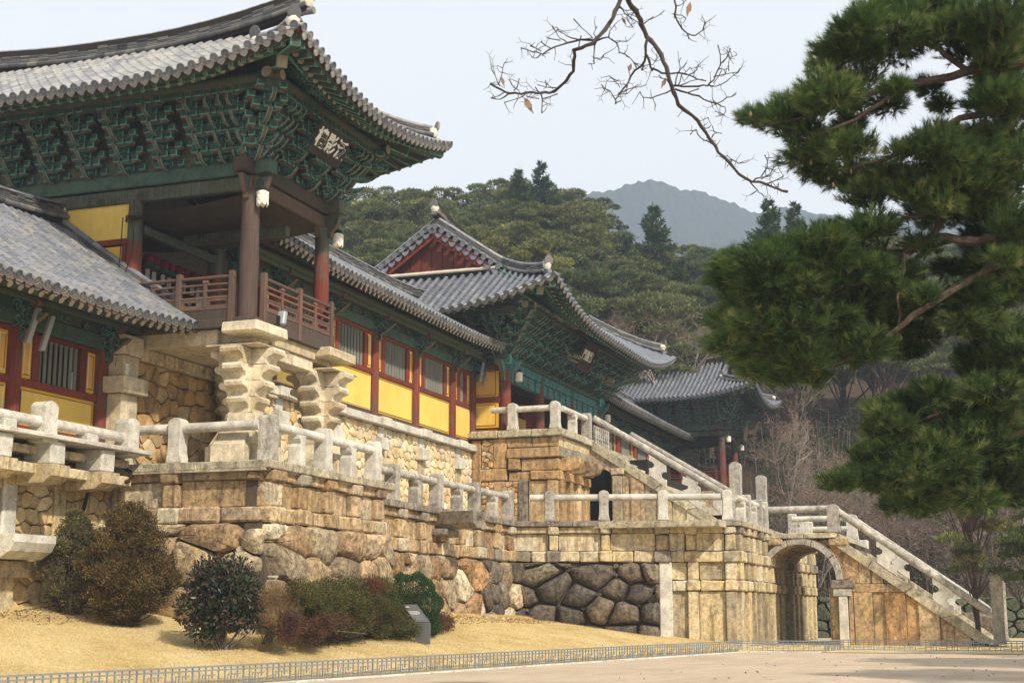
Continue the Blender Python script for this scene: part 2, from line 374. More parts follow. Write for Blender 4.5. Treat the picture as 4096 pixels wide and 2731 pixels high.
def mat_tile(name, pal, lich, lcol, mott=.3):
    t = NT(name); co = t.coord(); r = t.rand()
    c = t.ramp(r, pal); n = t.noise(co, 7, 6, .75)
    c = t.mix(1.0, c, t.ramp(n, [(.25, 1-mott), (.75, 1+mott)]), 'MULTIPLY')
    c = t.mix(t.math('MULTIPLY', t.ramp(t.noise(co, 2.4, 7, .8), [(.50, 0.0), (.60, 1.0)]), lich), c, lcol)
    return t.finish(c, .68, t.noise(co, 30, 4), .006, .35)
MT['tile_pale'] = mat_tile('pale_mottled_roof_tile', [(0, (.25, .26, .28)), (.3, (.33, .325, .31)), (.5, (.20, .21, .235)), (.75, (.37, .36, .33)), (1, (.28, .29, .315))], .6, (.11, .12, .13))
MT['tile_blue'] = mat_tile('slate_grey_roof_tile', [(0, (.135, .150, .185)), (.4, (.165, .180, .215)), (.7, (.115, .130, .160)), (1, (.20, .21, .235))], .18, (.24, .24, .23))
MT['tile_mix'] = mat_tile('blue_grey_roof_tile', [(0, (.15, .165, .19)), (.3, (.21, .22, .245)), (.55, (.12, .135, .155)), (.8, (.25, .245, .23)), (1, (.18, .19, .215))], .6, (.09, .10, .12))
MT['tile_end'] = mat_tile('carved_tile_end', [(0, (.13, .14, .16)), (.5, (.19, .20, .22)), (1, (.25, .245, .24))], .5, (.07, .075, .085), .5)
MT['tile_drip'] = mat_tile('carved_drip_tile', [(0, (.36, .35, .33)), (.5, (.28, .28, .28)), (1, (.46, .44, .39))], .5, (.10, .10, .105), .5)
MT['tile_dark'] = mat_tile('dark_ridge_tile', [(0, (.05, .055, .066)), (.4, (.11, .115, .125)), (.7, (.22, .21, .18)), (.85, (.07, .075, .085)), (1, (.16, .16, .15))], .3, (.17, .16, .11))
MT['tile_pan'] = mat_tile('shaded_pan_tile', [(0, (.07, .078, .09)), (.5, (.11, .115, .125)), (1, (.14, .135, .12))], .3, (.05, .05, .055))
MT['lime'] = mat_plain('lime_mortar', (.66, .62, .53), .9, .2, 8)

def mat_leaf(name, pal, trans=.25, clump=.5, rough=.7, sc=.8, ov=True):
    t = NT(name); a_ = t.n('ShaderNodeAttribute', attribute_name='rnd'); o_ = t.n('ShaderNodeObjectInfo'); co = t.coord()
    c = t.ramp(a_.outputs['Fac'], pal); n = t.noise(co, sc, 3, .6)
    if ov: c = t.mix(1.0, c, t.ramp(o_.outputs['Random'], [(0, (.62, .72, .72)), (.35, (1.0, 1.0, .95)), (.7, (1.25, 1.12, .85)), (1, (.85, 1.0, 1.0))]), 'MULTIPLY')
    c = t.mix(1.0, c, t.ramp(n, [(.3, 1-clump), (.7, 1+clump)]), 'MULTIPLY')
    return t.finish(c, rough, spec=.25, trans=trans)
MT['pine_near'] = mat_leaf('pine_needles', [(0, (.040, .085, .028)), (.35, (.075, .135, .036)), (.7, (.13, .19, .05)), (.94, (.24, .29, .10)), (1, (.28, .21, .10))], trans=.4, clump=.35, sc=.9, ov=False)
MT['pine_far'] = mat_leaf('hill_pine_needles', [(0, (.055, .080, .032)), (.45, (.13, .16, .055)), (1, (.26, .27, .11))], sc=.35, clump=.4)
MT['spruce'] = mat_leaf('dark_fir_needles', [(0, (.022, .050, .024)), (.6, (.040, .080, .030)), (1, (.085, .12, .035))], sc=.4)
MT['bark'] = mat_stone('pine_bark', [(0, (.085, .062, .05)), (1, (.12, .085, .065))], mott=.5, bsc=9, bdist=.03)
MT['bark_grey'] = mat_stone('grey_bark', [(0, (.16, .14, .12)), (1, (.22, .19, .16))], mott=.4, bsc=20, bdist=.01)
MT['twig_dark'] = mat_plain('dark_bare_twigs', (.055, .047, .042), .9, .3)
MT['twig_pink'] = mat_plain('pinkish_bare_twigs', (.26, .19, .15), .9, .3)
MT['dead_leaf'] = mat_plain('dead_leaf', (.22, .15, .09), .8, .3)

# ================================================================ GROUND
def clerp(x, xs, ys): return float(np.interp(x, xs, ys))
def fence_y(x): return 17.9+(x-20)*(10.85-17.9)/(57.1-20)
def lawn_z(x, y):
    d = max(0.0, y-fence_y(x)); s = clerp(x, [20, 30, 36, 44, 56, 62], [.14, .165, .20, .19, .14, .10])
    bump = .05*sin(x*.7+1)*sin(y*.9)
    return .03+s*d+bump*min(1, d)+.18*math.exp(-((x-52)**2/18+(y-15.5)**2/3))
t = NT('sandy_ground'); co = t.coord()
n1 = t.noise(co, .35, 5, .6); n2 = t.noise(co, 7, 6, .75); n3 = t.noise(co, 60, 3, .7)
c = t.ramp(n1, [(.3, (.42, .33, .235)), (.7, (.52, .425, .31))])
c = t.mix(t.math('MULTIPLY', t.ramp(n2, [(.60, 0), (.68, 1)]), .55), c, (.20, .15, .10))
c = t.mix(1.0, c, t.ramp(n3, [(.3, .85), (.7, 1.15)]), 'MULTIPLY')
c = t.mix(t.ramp(t.noise(t.coord((.25, 1.2, 1)), 1.1, 5, .7), [(.45, 0.0), (.62, .35)]), c, (.60, .50, .38))
MT['sand'] = t.finish(c, .95, t.math('ADD', n2, t.math('MULTIPLY', n3, .3)), .02, .1)
t = NT('dry_lawn'); co = t.coord(); n1 = t.noise(co, .5, 5, .65); n2 = t.noise(co, 11, 5, .8); n3 = t.noise(co, 45, 3, .8)
c = t.ramp(n1, [(.3, (.48, .34, .13)), (.5, (.69, .53, .25)), (.7, (.79, .65, .36))])
c = t.mix(1.0, c, t.ramp(n2, [(.3, .72), (.7, 1.22)]), 'MULTIPLY'); c = t.mix(1.0, c, t.ramp(n3, [(.3, .75), (.7, 1.25)]), 'MULTIPLY')
MT['lawn'] = t.finish(c, .95, n3, .04, .1)
MT['straw'] = mat_leaf('straw_grass_blades', [(0, (.52, .37, .15)), (.5, (.74, .57, .28)), (1, (.84, .70, .41))], .2, .2)
t = NT('leafy_hillside'); co = t.coord(); n1 = t.noise(co, .12, 6, .7); n2 = t.noise(co, 2.2, 6, .8)
c = t.ramp(n1, [(.3, (.045, .05, .03)), (.55, (.09, .065, .045)), (.75, (.12, .085, .06))])
MT['hillside'] = t.finish(t.mix(1.0, c, t.ramp(n2, [(.3, .5), (.7, 1.6)]), 'MULTIPLY'), .95, n2, .3, .1)

m = MB(); m.quad((-150, -260, 0), (1500, -260, 0), (1500, 400, 0), (-150, 400, 0))
m.obj('sandy_ground', MT['sand'], kind='structure')
m = MB()
NX, NY = 110, 26
def lawnp(i, j):
    x = -6+i*69; y0 = fence_y(x)-.12; y1 = 26.3 if x < 60 else 12.6
    if x > 57.1: y0 = 8.6
    y = y0+(y1-y0)*j; return (x, y, lawn_z(x, y) if j > 0 else .012)
m.grid(lawnp, NX, NY); m.obj('lawn', MT['lawn'], smooth=True, ang=None, kind='structure')
m = MB(); m.grid(lambda i, j: (57+i*40, -8+j*18.6, .02+.02*sin(i*30)*sin(j*9)), 30, 20); m.obj('lawn', MT['lawn'], smooth=True, ang=None, kind='structure')
# grass blades
def blades(name, mat, P, D, L, Wd, parent=None, kind=None, rnd=None, local=False, loc=None):
    N = len(P); side = np.cross(D, rng.normal(size=(N, 3))); side /= np.linalg.norm(side, axis=1, keepdims=True)+1e-9
    L = np.broadcast_to(L, (N,))[:, None]; Wd = np.broadcast_to(Wd, (N,))[:, None]
    V = np.stack([P-side*Wd/2, P+side*Wd/2, P+D*L], 1).reshape(-1, 3)
    me = raw_mesh(name, V, np.arange(3*N).reshape(N, 3), mat, 3, rng.random(N) if rnd is None else rnd)
    if name is None: return me
    return link(name, me, None, parent, local=local, kind=kind, loc=loc)
def blade_mesh(name, mat, P, D, L, Wd, rnd=None):
    N = len(P); side = np.cross(D, rng.normal(size=(N, 3))); side /= np.linalg.norm(side, axis=1, keepdims=True)+1e-9
    L = np.broadcast_to(L, (N,))[:, None]; Wd = np.broadcast_to(Wd, (N,))[:, None]
    V = np.stack([P-side*Wd/2, P+side*Wd/2, P+D*L], 1).reshape(-1, 3)
    return raw_mesh(name, V, np.arange(3*N).reshape(N, 3), mat, 3, rng.random(N) if rnd is None else rnd)
N = 110000
gx = 19+41*rng.random(N)**1.3; gf = rng.random(N)
fy = 17.9+(gx-20)*(10.85-17.9)/37.1; top = np.where(gx < 43, 20.2, 21.2); top = np.where(gx < 35, 25.2, top)
gy = fy+.02+(top-fy)*gf
gz = np.array([lawn_z(a, b) for a, b in zip(gx, gy)])
D = rng.normal(size=(N, 3))*.55; D[:, 2] = 1; D /= np.linalg.norm(D, axis=1, keepdims=True)
blades('dry_grass', MT['straw'], np.stack([gx, gy, gz-.005], 1), D, .035+.045*rng.random(N), .012, kind='stuff')

# kerb between sand and lawn
m = MB(); P = [(8, fence_y(8)-.42), (57.3, fence_y(57.3)-.42)]
for i in range(44):
    xa = 10+i*1.08; xb = xa+1.06; ya = fence_y(xa)-.32; 
    u = np.array([1, -.19, 0]); u /= np.linalg.norm(u); f = Fr((xa, ya, 0), u, (u[1], -u[0], 0))
    m.rnd = random.random(); m.box(f, 0, 1.06, -.08, .08, -.02, .035, .012, jit=.004)
m.obj('kerb', MT['granite'], kind='structure')
m = MB()
for (pa, pb) in (((57.0, 10.45), (57.2, 7.7)), ((57.2, 7.5), (60.0, 7.0)), ((59.85, 7.1), (59.5, -6))):
    d = np.array([pb[0]-pa[0], pb[1]-pa[1]]); L = np.linalg.norm(d); d /= L; f = Fr((pa[0]-.1, pa[1], 0), (d[0], d[1], 0), (d[1], -d[0], 0))
    k = int(L/1.0)
    for i in range(max(1, k)): m.rnd = random.random(); m.box(f, i*L/max(1, k), (i+1)*L/max(1, k)-.01, -.1, .1, -.02, .035, .01)
m.obj('kerb', MT['granite'], kind='structure')

# ================================================================ STONE WORK HELPERS
def stone(name, par, fr, a0, a1, b0, b1, c0, c1, mat, ch=.035, jit=.012):
    if a1-a0 < .04 or c1-c0 < .04: return
    if 'ashlar' in mat or 'coping' in mat: a0 += .005; a1 -= .005; c0 += .004; c1 -= .004
    m = MB(); m.box(fr, a0, a1, b0, b1, c0, c1, min(ch, (a1-a0)/3, (c1-c0)/3, abs(b1-b0)/3), jit=jit)
    return m.obj(name, MT[mat], par)
def clip(poly, n, d):
    out = []
    for i in range(len(poly)):
        p, q = poly[i], poly[(i+1) % len(poly)]
        dp = p[0]*n[0]+p[1]*n[1]-d; dq = q[0]*n[0]+q[1]*n[1]-d
        if dp <= 0: out.append(p)
        if (dp < 0 < dq) or (dq < 0 < dp):
            t_ = dp/(dp-dq); out.append((p[0]+(q[0]-p[0])*t_, p[1]+(q[1]-p[1])*t_))
    return out
def cells(a0, a1, c0, c1, sa, sc, jit=.38):
    na = max(1, round((a1-a0)/sa)); nc = max(1, round((c1-c0)/sc)); da = (a1-a0)/na; dc = (c1-c0)/nc
    P = {}; drop_ = .16 if sa > .8 else .10
    for j in range(-1, nc+1):
        for i in range(-1, na+2):
            off = .5 if j % 2 else 0
            if random.random() < drop_: continue
            P[i, j] = (a0+(i+.5-off+random.uniform(-jit, jit))*da, c0+(j+.5+random.uniform(-jit, jit))*dc)
    k = da/dc if dc else 1
    out = []
    for (i, j), p in P.items():
        poly = [(a0, c0), (a1, c0), (a1, c1), (a0, c1)]
        for (i2, j2), q in P.items():
            if (i2, j2) == (i, j) or abs(i2-i) > 3 or abs(j2-j) > 3: continue
            # metric stretched so that cells follow the cell aspect
            dx, dy = (q[0]-p[0])/(k*k), (q[1]-p[1])
            poly = clip(poly, (dx, dy), (q[0]+p[0])/2*dx+(q[1]+p[1])/2*dy)
            if len(poly) < 3: break
        if len(poly) >= 3:
            ar = abs(sum(poly[t_][0]*poly[(t_+1) % len(poly)][1]-poly[(t_+1) % len(poly)][0]*poly[t_][1] for t_ in range(len(poly))))/2
            if ar > .12*da*dc: out.append(poly)
    return out
def chaikin(p, k=.22):
    o = []
    for i in range(len(p)):
        a, b = p[i], p[(i+1) % len(p)]
        o += [(a[0]+(b[0]-a[0])*k, a[1]+(b[1]-a[1])*k), (a[0]+(b[0]-a[0])*(1-k), a[1]+(b[1]-a[1])*(1-k))]
    return o
def pillow(m, fr, poly, b0, b1, gap=.02, rough=.02, rings=2, k=.22, flat=True):
    """a field stone: outline shrunk by the joint, face bulging from b0 to b1"""
    am = sum(p[0] for p in poly)/len(poly); cm = sum(p[1] for p in poly)/len(poly)
    poly = chaikin(poly, k); n = len(poly)
    R = sum(sqrt((p[0]-am)**2+(p[1]-cm)**2) for p in poly)/n; g = max(.5, 1-gap/R)
    spec = [(1.0*g, b0), (g, b0+(b1-b0)*.62), (.90*g, b0+(b1-b0)*.93)] if flat else [(1.0*g, b0), (g, b0+(b1-b0)*.45), (.84*g, b0+(b1-b0)*.82)]
    if rings > 2: spec += [(.55*g, b1)]
    tilt = (random.uniform(-.5, .5)*(b1-b0)*.35/R, random.uniform(-.5, .5)*(b1-b0)*.35/R)
    st = len(m.v)
    for q, (s_, b) in enumerate(spec):
        for a, c in poly:
            da, dc = (a-am)*s_, (c-cm)*s_; rr = rough if q > 0 else 0
            m.v.append(fr.p(am+da+random.uniform(-rr, rr), b+(tilt[0]*da+tilt[1]*dc if q else 0)+random.uniform(-rr, rr), cm+dc+random.uniform(-rr, rr)))
    m.v.append(fr.p(am, b1+random.uniform(-rough, rough)*1.2, cm)); e = len(m.v)-1
    for q in range(len(spec)-1):
        for i in range(n):
            j = (i+1) % n; m.addf((st+q*n+i, st+q*n+j, st+(q+1)*n+j, st+(q+1)*n+i))
    q = len(spec)-1
    for i in range(n): m.addf((st+q*n+i, st+q*n+(i+1) % n, e))
def rubble(name, par, fr, a0, a1, c0, c1, sa, sc, mat, b0=0, b1=.12, lim=300, jit=.36, gap=.018, rough=.012, bedmat='mortar', smooth=True, bed=True, near=None):
    cl = cells(a0, a1, c0, c1, sa, sc, jit); random.shuffle(cl)
    if near is not None: cl.sort(key=lambda p: abs(p[0][0]-near))
    rest = MB()
    for i, p in enumerate(cl):
        bb = b1*random.uniform(.75, 1.25)
        if i < lim:
            m = MB(); pillow(m, fr, p, b0-.03, bb, gap, rough, k=.15); m.obj(name, MT[mat], par, smooth=smooth, ang=.9)
        else: rest.rnd = random.random(); pillow(rest, fr, p, b0-.03, bb, gap, rough)
    if rest.v: rest.obj(name+'s', MT[mat], par, smooth=smooth, ang=.9, kind='stuff')
    if bed:
        m = MB(); m.box(fr, a0, a1, b0-.4, b0, c0, c1); m.obj('wall_core', MT[bedmat], par)
def boulders(par, fr, a0, a1, c0f, c1, sa, sc, mat, depth=.35, jit=.34, lean=0.0, matfn=None, gap=.03, k=.2, flat=True):
    """big field stones; c0f = ground height function of a"""
    cl = cells(a0, a1, min(c0f(a0), c0f((a0+a1)/2), c0f(a1))-.25, c1, sa, sc, jit)
    for p in cl:
        cm = sum(q[1] for q in p)/len(p); am = sum(q[0] for q in p)/len(p)
        off = lean*(c1-cm)
        m = MB(); d = depth*random.uniform(.75, 1.35)
        pillow(m, fr, chaikin(p, .12), off-.25, off+d, gap, .022, rings=3, k=k, flat=flat)
        o = m.obj('boulder', MT[matfn(am, cm) if matfn else mat], par, smooth=True, ang=1.0)
    # small chinking stones at random joints
    for _ in range(int(len(cl)*1.0)):
        p = random.choice(cl); q = random.choice(p); r = random.uniform(.07, .16)
        if not (a0+.1 < q[0] < a1-.1) or q[1] > c1-.1: continue
        n = 7; pl = [(q[0]+r*random.uniform(.7, 1.3)*cos(2*pi*i/n), q[1]+r*random.uniform(.6, 1)*sin(2*pi*i/n)) for i in range(n)]
        off = lean*(c1-q[1]); m = MB(); pillow(m, fr, pl, off-.2, off+depth*.55, .0, .015)
        m.obj('chink_stone', MT[matfn(q[0], q[1]) if matfn else mat], par, smooth=True, ang=1.0)
    m = MB(); lo = min(c0f(a0), c0f(a1))-.4
    m.prism(Fr(fr.o, fr.v, fr.u, fr.w), [(-.6, lo), (lean*(c1-lo)-.06, lo), (-.06, c1), (-.6, c1)], a0, a1)
    m.obj('wall_core', MT['mortar'], par)

def ashlar(par, fr, s0, s1, zt, heads, mat='ashlar', mcop='coping', zb=1.76, cop=(2.0, .24), corner=(False, False), over=.26, cut=None):
    """coping, header blocks, posts, recessed panels and a lower band"""
    z1 = zt-.24; z2 = zt-.58; z3 = zt-1.28; z4 = zt-zb
    a = s0-(over if corner[0] else 0); end = s1+(over if corner[1] else 0)
    n = max(1, round((end-a)/cop[0])); cuts = [a]+[a+(end-a)*(i+random.uniform(-.2, .2))/n for i in range(1, n)]+[end]
    for x0, x1 in zip(cuts, cuts[1:]): stone('coping_stone', par, fr, x0+.004, x1-.004, -.6, over, z1, zt+random.uniform(-.006, .006), mcop, .02, .006)
    hs = sorted(heads)
    for i, (h0, h1) in enumerate(hs):
        hm_ = lambda: random.choice([mat, mat, 'coping_dark' if random.random() < .5 else 'coping'])
        stone('header_stone', par, fr, h0, h1, -.3, .25+random.uniform(-.04, .04), z2, z1-.006, hm_(), .05, .02)
        stone('post_stone', par, fr, h0+.05, h1-.05, -.3, .17, z3, z2-.006, mat, .05, .015)
        stone('header_stone', par, fr, h0-.04, h1+.04, -.3, .25, z4, z3-.006, hm_(), .05, .02)
    ed = [s0]+[v for h in hs for v in h]+[s1]
    for x0, x1 in zip(ed[::2], ed[1::2]):
        if x1-x0 < .1: continue
        stone('band_stone', par, fr, x0+.005, x1-.005, -.3, .09, z2+.05, z1-.006, mat, .03, .012)
        stone('panel_stone', par, fr, x0-.03, x1+.03, -.35, -.05, z3, z2+.04, mat, .02, .012)
        k = 1 if x1-x0 < 1.3 else 2
        for q in range(k): stone('band_stone', par, fr, x0+(x1-x0)*q/k+.01, x0+(x1-x0)*(q+1)/k-.01, -.3, .13+random.uniform(-.03, .03), z4, z3-.01, mat, .05, .02)
    m = MB(); m.box(fr, s0, s1, -.62, -.28, z4-.05, z1-.01); m.obj('wall_core', MT['mortar'], par)

# ================================================================ BALUSTRADES
def tall_post(par, fr, a, zb, h=1.32, w=.47, d=.44, b=0.0, mat='granite', name='post'):
    hw = w/2; m = MB(); r = hw*.92; zc = h-r*.62
    P = [(-hw-.02, 0), (-hw+.0, .12), (-hw+.035, .3), (-hw+.035, h*.62), (-hw+.02, zc)]
    arc = [(-r*cos(t_), zc+r*.62*sin(t_)) for t_ in np.linspace(.25, pi-.25, 7)]
    P = P+arc+[(hw-.02, zc), (hw-.035, h*.62), (hw-.035, .3), (hw, .12), (hw+.02, 0)]
    P = [(a+x, zb+z) for x, z in P]
    m.prism(fr, P, b-d/2, b+d/2, .035, jit=.006); return m.obj(name, MT[mat], par)
def short_post(par, fr, a, zb, b=0.0, mat='granite', h=.92):
    m = MB()
    P = [(-.24, 0), (-.23, .1), (-.21, .3), (-.215, h*.62), (-.15, h*.70), (-.15, h*.74), (-.20, h*.80), (-.24, h*.88), (-.24, h*.99), (.24, h*.99), (.24, h*.88), (.20, h*.80), (.15, h*.74), (.15, h*.70), (.215, h*.62), (.21, .3), (.23, .1), (.24, 0)]; P = [(x*.84, z) for x, z in P]
    m.prism(fr, [(a+x, zb+z) for x, z in P], b-.2, b+.2, .025, jit=.005); return m.obj('short_post', MT[mat], par)
def rail(par, p0, p1, r=.145, mat='granite', n=12, name='handrail'):
    m = MB(); p0 = np.array(p0, float); p1 = np.array(p1, float); L = np.linalg.norm(p1-p0); k = max(2, int(L/.6))
    pts = [p0+(p1-p0)*i/k for i in range(k+1)]
    m.tube(pts, [r*random.uniform(.975, 1.02) for _ in pts], n); return m.obj(name, MT[mat], par, smooth=True, ang=.9)
def balustrade(label, fr, posts, zb, b=-.1, mat='granite', group='stone balustrades round the terraces'):
    """posts: list of (a, 'T' or 's')"""
    t_ = thing('stone_balustrade', label, 'balustrade', fr.p(posts[0][0], b, zb), group=group)
    for a, k in posts:
        if k == 'T': tall_post(t_, fr, a, zb, b=b, mat=random.choice([mat, mat, 'granite_dark' if mat == 'granite' else mat]))
        elif k == 's': short_post(t_, fr, a, zb, b=b, mat=mat)
    T = [a for a, k in posts if k in 'TE']
    for x0, x1 in zip(T, T[1:]): rail(t_, fr.p(x0+.18, b, zb+1.02), fr.p(x1-.18, b, zb+1.02), mat=mat)
    return t_

# ================================================================ TERRACES
ZA, ZB = 5.75, 5.40
fA, fB = frS(19.93), frS(20.90); fAW = frW(35.2)
ta = thing('stone_terrace', 'projecting stone terrace under the bell pavilion on tan boulders', 'terrace', (35.2, 19.93, .9))
ashlar(ta, fA, 35.2, 43.2, ZA, [(35.2, 36.0), (36.85, 37.55), (38.6, 39.3), (40.35, 41.05), (42.2, 42.85)], corner=(True, True), zb=1.72)
ashlar(ta, fAW, 20.0, 25.2, ZA, [(22.65, 23.26)], corner=(False, False), zb=1.72, cop=(1.7, .24))
stone('corner_stone', ta, fAW, 19.95, 20.5, -.5, .17, ZA-.6, ZA-.245, 'ashlar', .09, .03)
boulders(ta, fA, 35.15, 43.1, lambda a: .8, ZA-1.74, 1.35, .95, 'boulder_tan', .42, lean=.10)
boulders(ta, fAW, 19.9, 25.3, lambda a: .8, ZA-1.74, 1.25, .85, 'boulder_tan', .42, lean=.10)
m = MB(); m.box(ID, 34.95, 43.4, 19.8, 25.6, ZA-.30, ZA-.03); m.obj('paving', MT['coping'], ta)
tb = thing('stone_terrace', 'long stone terrace in front of the corridor with arched stair beyond', 'terrace', (58.6, 20.9, 1.0))
ashlar(tb, fB, 43.2, 58.7, ZB, [(46.1, 46.8), (48.05, 48.75), (50.0, 50.7), (51.95, 52.65), (53.9, 54.6), (55.85, 56.55), (57.6, 58.2)], mcop='coping_dark')
def mfB(a, c): return 'boulder_tan' if a < 53 or random.random() < .45 else 'boulder'
boulders(tb, fB, 43.1, 58.8, lambda a: .95, ZB-1.78, 1.15, .85, 'boulder', .36, lean=.08, matfn=mfB)
p0 = np.array([61.05, 11.65]); p1 = np.array([58.6, 20.95]); uu = (p1-p0)/np.linalg.norm(p1-p0)
FW = Fr((p0[0]-uu[0]*11.65, p0[1]-uu[1]*11.65, 0), (uu[0], uu[1], 0), (-uu[1], uu[0], 0))
hW = [(11.66, 12.2), (13.35, 13.87), (14.5, 15.15), (17.0, 17.5), (19.25, 19.75)]
ashlar(tb, FW, 11.65, 21.2, ZB, hW, mcop='coping_dark', corner=(True, False), cop=(1.35, .24), mat='ashlar_light')
boulders(tb, FW, 14.95, 21.3, lambda a: .5, ZB-1.78, 1.25, .85, 'boulder', .48, jit=.30, gap=.035, k=.24, flat=False)
# tall bay at the corner: extra tiers down to the ground
def tiers(par, fr, s0, s1, hs, zt, mat='ashlar_light', gz=.0):
    for (h0, h1) in hs:
        stone('post_stone', par, fr, h0+.04, h1-.04, -.3, .16, zt-2.52, zt-1.77, mat, .04, .012)
        stone('header_stone', par, fr, h0-.02, h1+.02, -.3, .24, zt-2.98, zt-2.53, mat, .05, .02)
        stone('post_stone', par, fr, h0+.06, h1-.02, -.3, .15, gz, zt-2.99, mat, .03, .01)
    ed = [s0]+[v for h in sorted(hs) for v in h]+[s1]
    for x0, x1 in zip(ed[::2], ed[1::2]):
        if x1-x0 < .1: continue
        stone('panel_stone', par, fr, x0-.02, x1+.02, -.35, -.05, zt-2.52, zt-1.77, mat, .02, .01)
        stone('band_stone', par, fr, x0+.01, x1-.01, -.3, .11, zt-2.98, zt-2.54, mat, .04, .015)
        stone('panel_stone', par, fr, x0-.04, x1+.04, -.35, -.05, gz, zt-2.99, mat, .02, .01)
    m = MB(); m.box(fr, s0, s1, -.62, -.3, gz, zt-1.7); m.obj('wall_core', MT['mortar'], par)
tiers(tb, FW, 11.65, 14.45, [(11.66, 12.2), (13.25, 13.8)], ZB)
stone('corner_post', tb, FW, 14.42, 14.98, -.4, .16, .1, ZB-1.78, 'granite', .03, .008)
for k, (c0, c1) in enumerate([(3.15, 3.6), (2.8, 3.1), (2.35, 2.75), (1.9, 2.3), (1.55, 1.85), (1.0, 1.5), (.7, .98), (.3, .65)]):
    m = MB(); pillow(m, FW, [(15.0, c0), (15.45+.1*(k % 2), c0+.02), (15.5, c1), (15.02, c1-.03)], -.1, .26, .02, .015); m.obj('chink_stone', MT['boulder'], tb, smooth=True)
fSE = frS(11.65)
hE = [(61.05, 61.85), (62.83, 63.48), (64.25, 64.9), (65.72, 66.37), (67.4, 68.04)]
ashlar(tb, fSE, 61.05, 68.8, ZB, hE, corner=(True, False), mat='ashlar_light', mcop='coping')
tiers(tb, fSE, 61.05, 68.8, hE, ZB)
for (x0, x1) in ((43.0, 59.2),):
    m = MB(); m.box(ID, x0, x1, 21.3, 25.6, ZB-.3, ZB-.03); m.obj('paving', MT['coping'], tb)
m = MB(); m.box(ID, 59.3, 86.5, 12.0, 25.6, ZB-.32, ZB-.05); m.obj('paving', MT['coping'], tb)
# through the arch and beyond: the east terrace wall
he2 = [(69.3, 69.9), (70.8, 71.4), (72.3, 72.9), (73.8, 74.4), (75.3, 75.9), (76.8, 77.45), (78.5, 79.15), (80.2, 80.85), (81.9, 82.55), (83.4, 84.0)]
ashlar(tb, fSE, 68.8, 84.1, ZB, he2, corner=(False, True), mat='ashlar_light', mcop='coping')
tiers(tb, fSE, 68.8, 84.1, he2, ZB)

# water spout
sp = thing('water_spout', 'stained U-shaped stone water spout jutting from the terrace wall', 'water spout', (49.6, 20.2, 4.9))
m = MB(); f = Fr((50.3, 20.9, 4.62), (1, 0, 0), (-.25, -1, 0))
P = [(-.62, .62), (-.55, .18), (-.33, 0), (.33, 0), (.55, .18), (.62, .62), (.40, .62), (.30, .28), (-.30, .28), (-.40, .62)]
m.prism(f, P, -.3, 1.75, .03, jit=.01); m.obj('trough', MT['coping_dark'], sp)
m = MB(); m.box(f, -.75, .75, -.3, .55, -.28, .0, .05, jit=.02); m.obj('corbel', MT['coping_dark'], sp)

balustrade('pale stone balustrade with corner post in front of the carved stone pillars', fA, [(35.45, 'T'), (37.15, 's'), (38.85, 'T'), (40.55, 's'), (42.4, 'T')], ZA)
balustrade('two-post stone balustrade along the west edge of the bell pavilion terrace', frW(35.2), [(20.05, 'E'), (22.9, 'T'), (25.0, 'T')], ZA)
bl = balustrade('stained stone balustrade along the terrace in front of the cream rubble wall', fB, [(44.2, 'E'), (46.05, 'T'), (48.1, 's'), (50.1, 'T'), (52.2, 's'), (54.1, 'T'), (56.2, 's'), (58.1, 'T')], ZB, mat='granite_dark')
balustrade('stone balustrade above the dark boulders with four evenly spaced posts', FW, [(12.0, 'T'), (14.75, 'T'), (17.3, 'T'), (19.65, 'T'), (20.7, 'E')], ZB)
balustrade('short stone balustrade of close posts beside the arched stair landing', fSE, [(61.3, 'E'), (62.75, 's'), (64.0, 'T'), (65.55, 's'), (66.95, 'T'), (68.5, 'T')], ZB)
balustrade('far stone balustrade glimpsed behind the bridge parapet', fSE, [(77.6, 'T'), (79.0, 's'), (80.4, 'T'), (81.9, 's'), (83.6, 'T')], ZB)

# ================================================================ CORRIDOR BASE WALL (Y = 25.05)
fC = frS(25.05)
tc_ = thing('rubble_base_wall', 'cream rubble wall with pale pilasters carrying the yellow-panelled corridor', 'wall', (50, 25.05, ZB))
pil = [40.5, 44.8, 49.12, 53.45, 57.75, 62.1]
edges = [43.0, 44.55, 45.05, 48.87, 49.37, 53.2, 53.7, 57.5, 58.0, 61.85, 62.35, 64.1]
for x0, x1 in zip(edges[::2], edges[1::2]):
    rubble('rubble_stone', tc_, fC, x0, x1, ZB-.1, 9.12, .42, .38, 'rubble_light', 0, .075, lim=75, bedmat='mortar_light', jit=.34)
for x in pil[1:]:
    stone('pilaster', tc_, fC, x-.25, x+.25, -.3, .14, ZB-.1, 8.1, 'ashlar_light', .03, .008)
    stone('pilaster_block', tc_, fC, x-.36, x+.36, -.3, .36, 8.12, 8.62, 'granite', .02, .006)
    stone('pilaster', tc_, fC, x-.25, x+.25, -.3, .16, 8.63, 9.1, 'granite', .03, .008)
    stone('moulding_block', tc_, fC, x-.45, x+.45, -.3, .46, 9.12, 9.47, 'granite', .02, .006)
x = 43.6
while x < 64.2:
    x1 = min(x+random.uniform(1.3, 1.7), 64.5); stone('moulding_stone', tc_, fC, x+.004, x1-.004, -.5, .34, 9.13, 9.44, 'granite', .02, .005); x = x1
